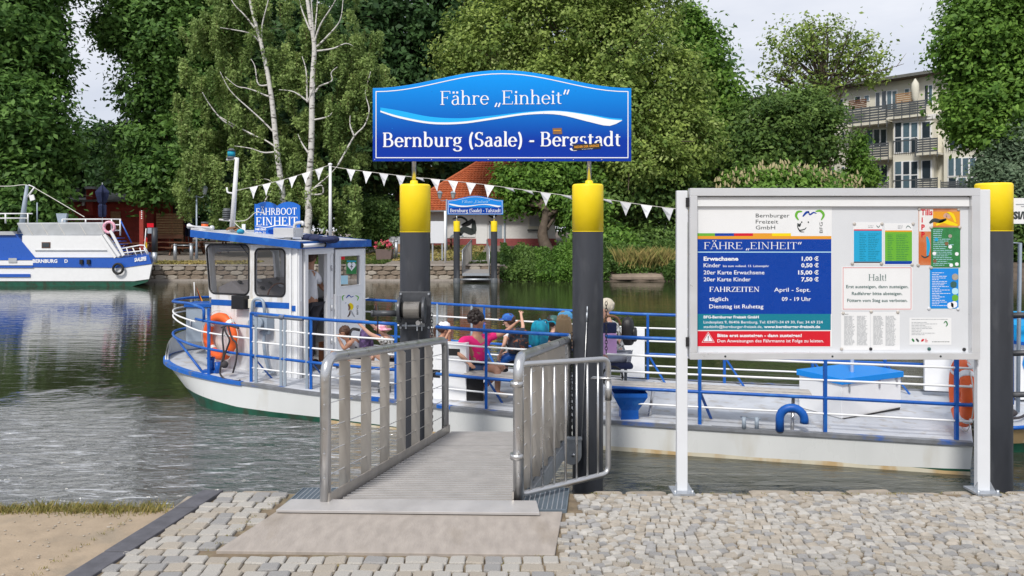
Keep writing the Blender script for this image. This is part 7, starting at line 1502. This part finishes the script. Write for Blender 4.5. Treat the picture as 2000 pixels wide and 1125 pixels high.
tree('maple_tree', 'large deep green maple at the upper right, overlapping the apartment block', at(2010, 46), at(2000, 46)+V((0, 0, 12)), .45, [B(1930, 60, 45, 85, 70), B(1900, 120, 45, 60, 62), B(1965, 190, 45, 105, 75), B(1900, 215, 44.5, 52, 46), B(2020, 100, 45, 100, 100), B(1930, 262, 44, 55, 28), B(1980, 0, 45, 110, 60), B(1860, 95, 45, 24, 34)], 1150, 60, .9, .22, 'leaf_bright')
bush('willow_bush', 'silvery grey green willow at the right edge behind the pile', [B(1975, 310, 43, 55, 45), B(1950, 350, 42.5, 45, 40), B(2010, 280, 43, 50, 50), B(1990, 400, 42, 60, 45)], 620, 36, .6, .16, 'leaf_willow', cat='willow')
bush('waterside_bush', 'dark green bush over the water at the right edge', [B(1985, 460, 40, 55, 50), B(2030, 520, 39.5, 60, 45)], 260, 30, .7, .2, 'leaf_mid')
# bank vegetation between landing and notice board
t = tree('bank_tree', 'small leaning tree with bright leaves and a thick grey trunk right of the white house', at(1072, 47), U(1062, 395, 48), .44, [B(1045, 360, 50, 60, 34), B(1105, 345, 50, 65, 40), B(1000, 350, 50.5, 36, 24), B(1010, 395, 49.5, 32, 24), B(1095, 400, 49, 40, 24), B(1160, 360, 50, 50, 45), B(1130, 420, 49.5, 30, 24)], 760, 34, .7, .22, 'leaf_bright', limbs=7)
bush('bank_bush', 'tall yellow green bush left of the right pile', [B(1150, 430, 45, 34, 50), B(1148, 490, 42, 34, 42), B(1165, 510, 40, 26, 36)], 420, 34, .6, .19, 'leaf_bright')
bush('bank_bush', 'dark bush behind the right pile under the olive tree', [B(1200, 390, 50, 70, 50), B(1280, 380, 50, 70, 50), B(1340, 400, 50, 60, 50), B(1240, 440, 52, 40, 24)], 620, 30, .8, .22, 'leaf_mid')
bush('bank_bush', 'bright hanging bush right of the right pile above the water', [B(1205, 480, 42, 38, 36), B(1190, 520, 39.6, 24, 24), B(1225, 505, 41, 26, 24)], 300, 34, .45, .16, 'leaf_bright')
bush('bank_bush', 'dark green bush above the water just left of the notice board', [B(1310, 500, 41, 45, 34), B(1350, 480, 41, 50, 42), B(1270, 470, 44, 34, 24), B(1400, 500, 40, 60, 40)], 420, 34, .5, .16, 'leaf_mid')
for i, (x0, x1, Y0, Y1, n, mt) in enumerate(((1.2, 4.6, 36.75, 39.3, 15000, 'leaf_bright'), (-.6, 2.2, 36.8, 39.3, 12000, 'leaf_mid'), (3.6, 4.9, 36.8, 39.3, 6000, 'leaf_mid'), (7.6, 13, 36.8, 39.5, 20000, 'leaf_mid'), (4.9, 7.6, 37.5, 39.4, 8000, 'leaf_mid'))):
    P = np.c_[RNG.uniform(x0, x1, n), RNG.uniform(Y0, Y1, n), np.zeros(n)]; hh = .25+.35*np.abs(np.sin(P[:, 0]*1.7)+.5*np.sin(P[:, 0]*4.1)); P[:, 2] = (P[:, 1]-38.2)*.52-.1+RNG.random(n)*hh
    Nn = RNG.normal(size=(n, 3)); Nn[:, 2] += .8; leafmesh('bank_growth', P, Nn, .11, RNG.random(n)*.7+.2*np.sin(P[:, 0]*2.3), M[mt], kind='stuff')
tufts('reed_grass', [(RNG.uniform(5.6, 8.4), RNG.uniform(37.6, 38.4), -.25+RNG.random()*.2, RNG.uniform(.6, 1.1)) for _ in range(260)], 1.0, M['dry_grass'], per=9, spread=.15)
mb = MB(); pr = [U(1185, 546, 37.0), U(1296, 546, 37.0), U(1290, 540, 37.3), U(1240, 534, 38), U(1190, 538, 38)]; mb.prism(pr, (0, 0, .12)); mb.build('rock_ledge', M['stone_wall'], label='low flat stone ledge at the waterline right of the right pile', cat='rock')
bush('round_shrub', 'rounded dark green shrub right of the navy parasol', [B(742, 432, 47, 42, 42), B(725, 450, 47, 30, 28), B(765, 445, 47, 28, 32)], 460, 34, .5, .15, 'leaf_mid', cat='shrub')
# birches
bi = thing('birch_tree', 'left of two pale birches, slender trunk with long hanging twigs', 'birch', tuple(at(556, 42)), 'birches on the far quay')
bj = thing('birch_tree', 'right of two pale birches, thick white trunk forking high up', 'birch', tuple(at(600, 42)), 'birches on the far quay')
def limb(t, pts, r0, r1, Y=42, nm_='limb', dy=0):
    p = bez([U(x, y, Y+dy*i/len(pts)) for i, (x, y) in enumerate(pts)], 5); k = len(p); mb = MB(); mb.tube(p, [r0+(r1-r0)*i/(k-1) for i in range(k)], 8); mb.build(nm_, M['birch_bark'], t); return p
limb(bi, [(558, 490), (553, 392), (541, 294), (531, 196), (522, 140), (512, 94), (500, 49), (488, 0), (480, -60)], .19, .06, nm_='trunk')
for pts in ([(530, 190), (515, 185), (500, 178), (480, 172), (462, 168), (440, 150)], [(538, 262), (515, 238), (490, 215), (462, 190), (445, 170), (430, 140)], [(545, 292), (520, 275), (497, 265), (478, 262)], [(545, 296), (515, 298), (490, 290), (458, 285)], [(528, 165), (505, 165), (498, 130), (490, 115)], [(508, 84), (490, 66), (455, 58), (430, 54)], [(500, 58), (478, 30), (455, 5), (440, -30)], [(512, 92), (512, 50), (524, 0), (530, -40)], [(458, 250), (432, 232), (410, 205), (395, 180)], [(497, 265), (450, 240), (425, 225)], [(512, 410), (520, 388), (535, 362), (520, 350), (495, 352)]): limb(bi, pts, .055, .015, dy=RNG.uniform(-1.5, 1.0))
limb(bj, [(602, 495), (600, 450), (603, 420), (602, 368), (608, 286), (610, 163), (614, 92), (606, 40), (598, -20), (596, -60)], .24, .08, nm_='trunk')
for pts in ([(614, 95), (612, 60), (608, 0), (606, -50)], [(612, 90), (625, 50), (650, 10), (665, -20)], [(618, 92), (640, 70), (664, 40), (670, 0)], [(617, 100), (650, 95), (675, 85), (690, 90)], [(616, 180), (625, 168), (648, 158), (647, 142), (660, 130)], [(601, 200), (615, 165)], [(606, 60), (590, 20), (580, -20)], [(612, 80), (618, 30), (622, -30)], [(660, 323), (670, 305), (692, 266), (712, 245), (721, 215), (714, 185), (716, 168), (724, 140)], [(692, 266), (684, 245), (684, 225)], [(601, 378), (622, 360), (640, 345), (660, 323)], [(606, 380), (630, 378), (628, 362), (612, 368)], [(610, 235), (640, 228), (650, 218)], [(603, 300), (590, 280), (582, 262)], [(603, 200), (575, 180), (545, 175)], [(600, 200), (598, 140), (590, 110)]): limb(bj, pts, .06, .016, dy=RNG.uniform(-1.2, 1.0))
# hanging twigs with leaves
def weep(t, cols, Y, n_cl, lm='leaf_birch'):
    P, T = [], []; mb = MB()
    for (x0, x1, y0, y1, wgt) in cols:
        for c in range(int(n_cl*wgt)):
            cx, cy = RNG.uniform(x0, x1), y0+(y1-y0)*RNG.random()*.85; cd_ = abs(RNG.normal())*1.6-.1; ct = np.clip(RNG.normal(.5, .24), 0, 1); wd = RNG.uniform(7, 17); LL = RNG.uniform(16, 62)
            for i in range(RNG.integers(6, 13)):
                px = cx+RNG.normal()*wd*.5; py = cy+((px-cx)/wd)**2*9+RNG.uniform(-3, 5); L = LL*RNG.uniform(.35, 1.1); sw = RNG.uniform(-.10, .10); dY = cd_+RNG.normal()*.25; m_ = max(int(L*1.15), 3)
                for k in range(m_):
                    f = k/m_; q = U(px+sw*L*f, py+L*f, Y+dY); P.append((q.x+RNG.normal()*.09, q.y+RNG.normal()*.09, q.z+RNG.normal()*.05)); T.append(ct+.18-.3*f+RNG.normal()*.13)  # tone fades down each twig, top light painted into the leaves
                if i % 3 == 0: mb.tube([U(px, py, Y+dY), U(px+sw*L, py+L, Y+dY)], [.010, .004], 3, cap=False)
    P = np.array(P); Nn = RNG.normal(size=P.shape)+np.array([0, -.3, .4]); leafmesh('crown', P, Nn, .125, np.array(T), M[lm], t); mb.build('hanging_twigs', M['wood_dark'], t, kind='stuff')
weep(bi, [(355, 470, 20, 190, 1.3), (345, 440, 180, 330, .8), (355, 430, 300, 450, .75), (440, 560, 60, 260, 1.2), (440, 560, 240, 400, 1.1), (400, 520, -60, 90, 1.2), (470, 550, 350, 450, .55), (345, 395, 230, 420, .35)], 42, 32)
weep(bj, [(560, 700, -60, 110, 1.2), (560, 620, 100, 320, .9), (620, 700, 90, 260, .9), (660, 768, 110, 250, 1.0), (640, 720, 200, 330, .7), (560, 640, 280, 400, .7), (610, 700, 360, 450, .45), (700, 745, 40, 200, .3)], 42.3, 30)
# woodland closing the view behind everything
blobs = [B(px, 250+RNG.uniform(-20, 40), 84, 110, 150) for px in range(410, 1400, 75)]+[B(px, 350, 80, 90, 60) for px in range(-200, 1460, 70)]+[B(px, 60, 90, 90, 120) for px in range(420, 1300, 110)]+[B(px, 180, 86, 100, 190) for px in (-260, -180, -90)]
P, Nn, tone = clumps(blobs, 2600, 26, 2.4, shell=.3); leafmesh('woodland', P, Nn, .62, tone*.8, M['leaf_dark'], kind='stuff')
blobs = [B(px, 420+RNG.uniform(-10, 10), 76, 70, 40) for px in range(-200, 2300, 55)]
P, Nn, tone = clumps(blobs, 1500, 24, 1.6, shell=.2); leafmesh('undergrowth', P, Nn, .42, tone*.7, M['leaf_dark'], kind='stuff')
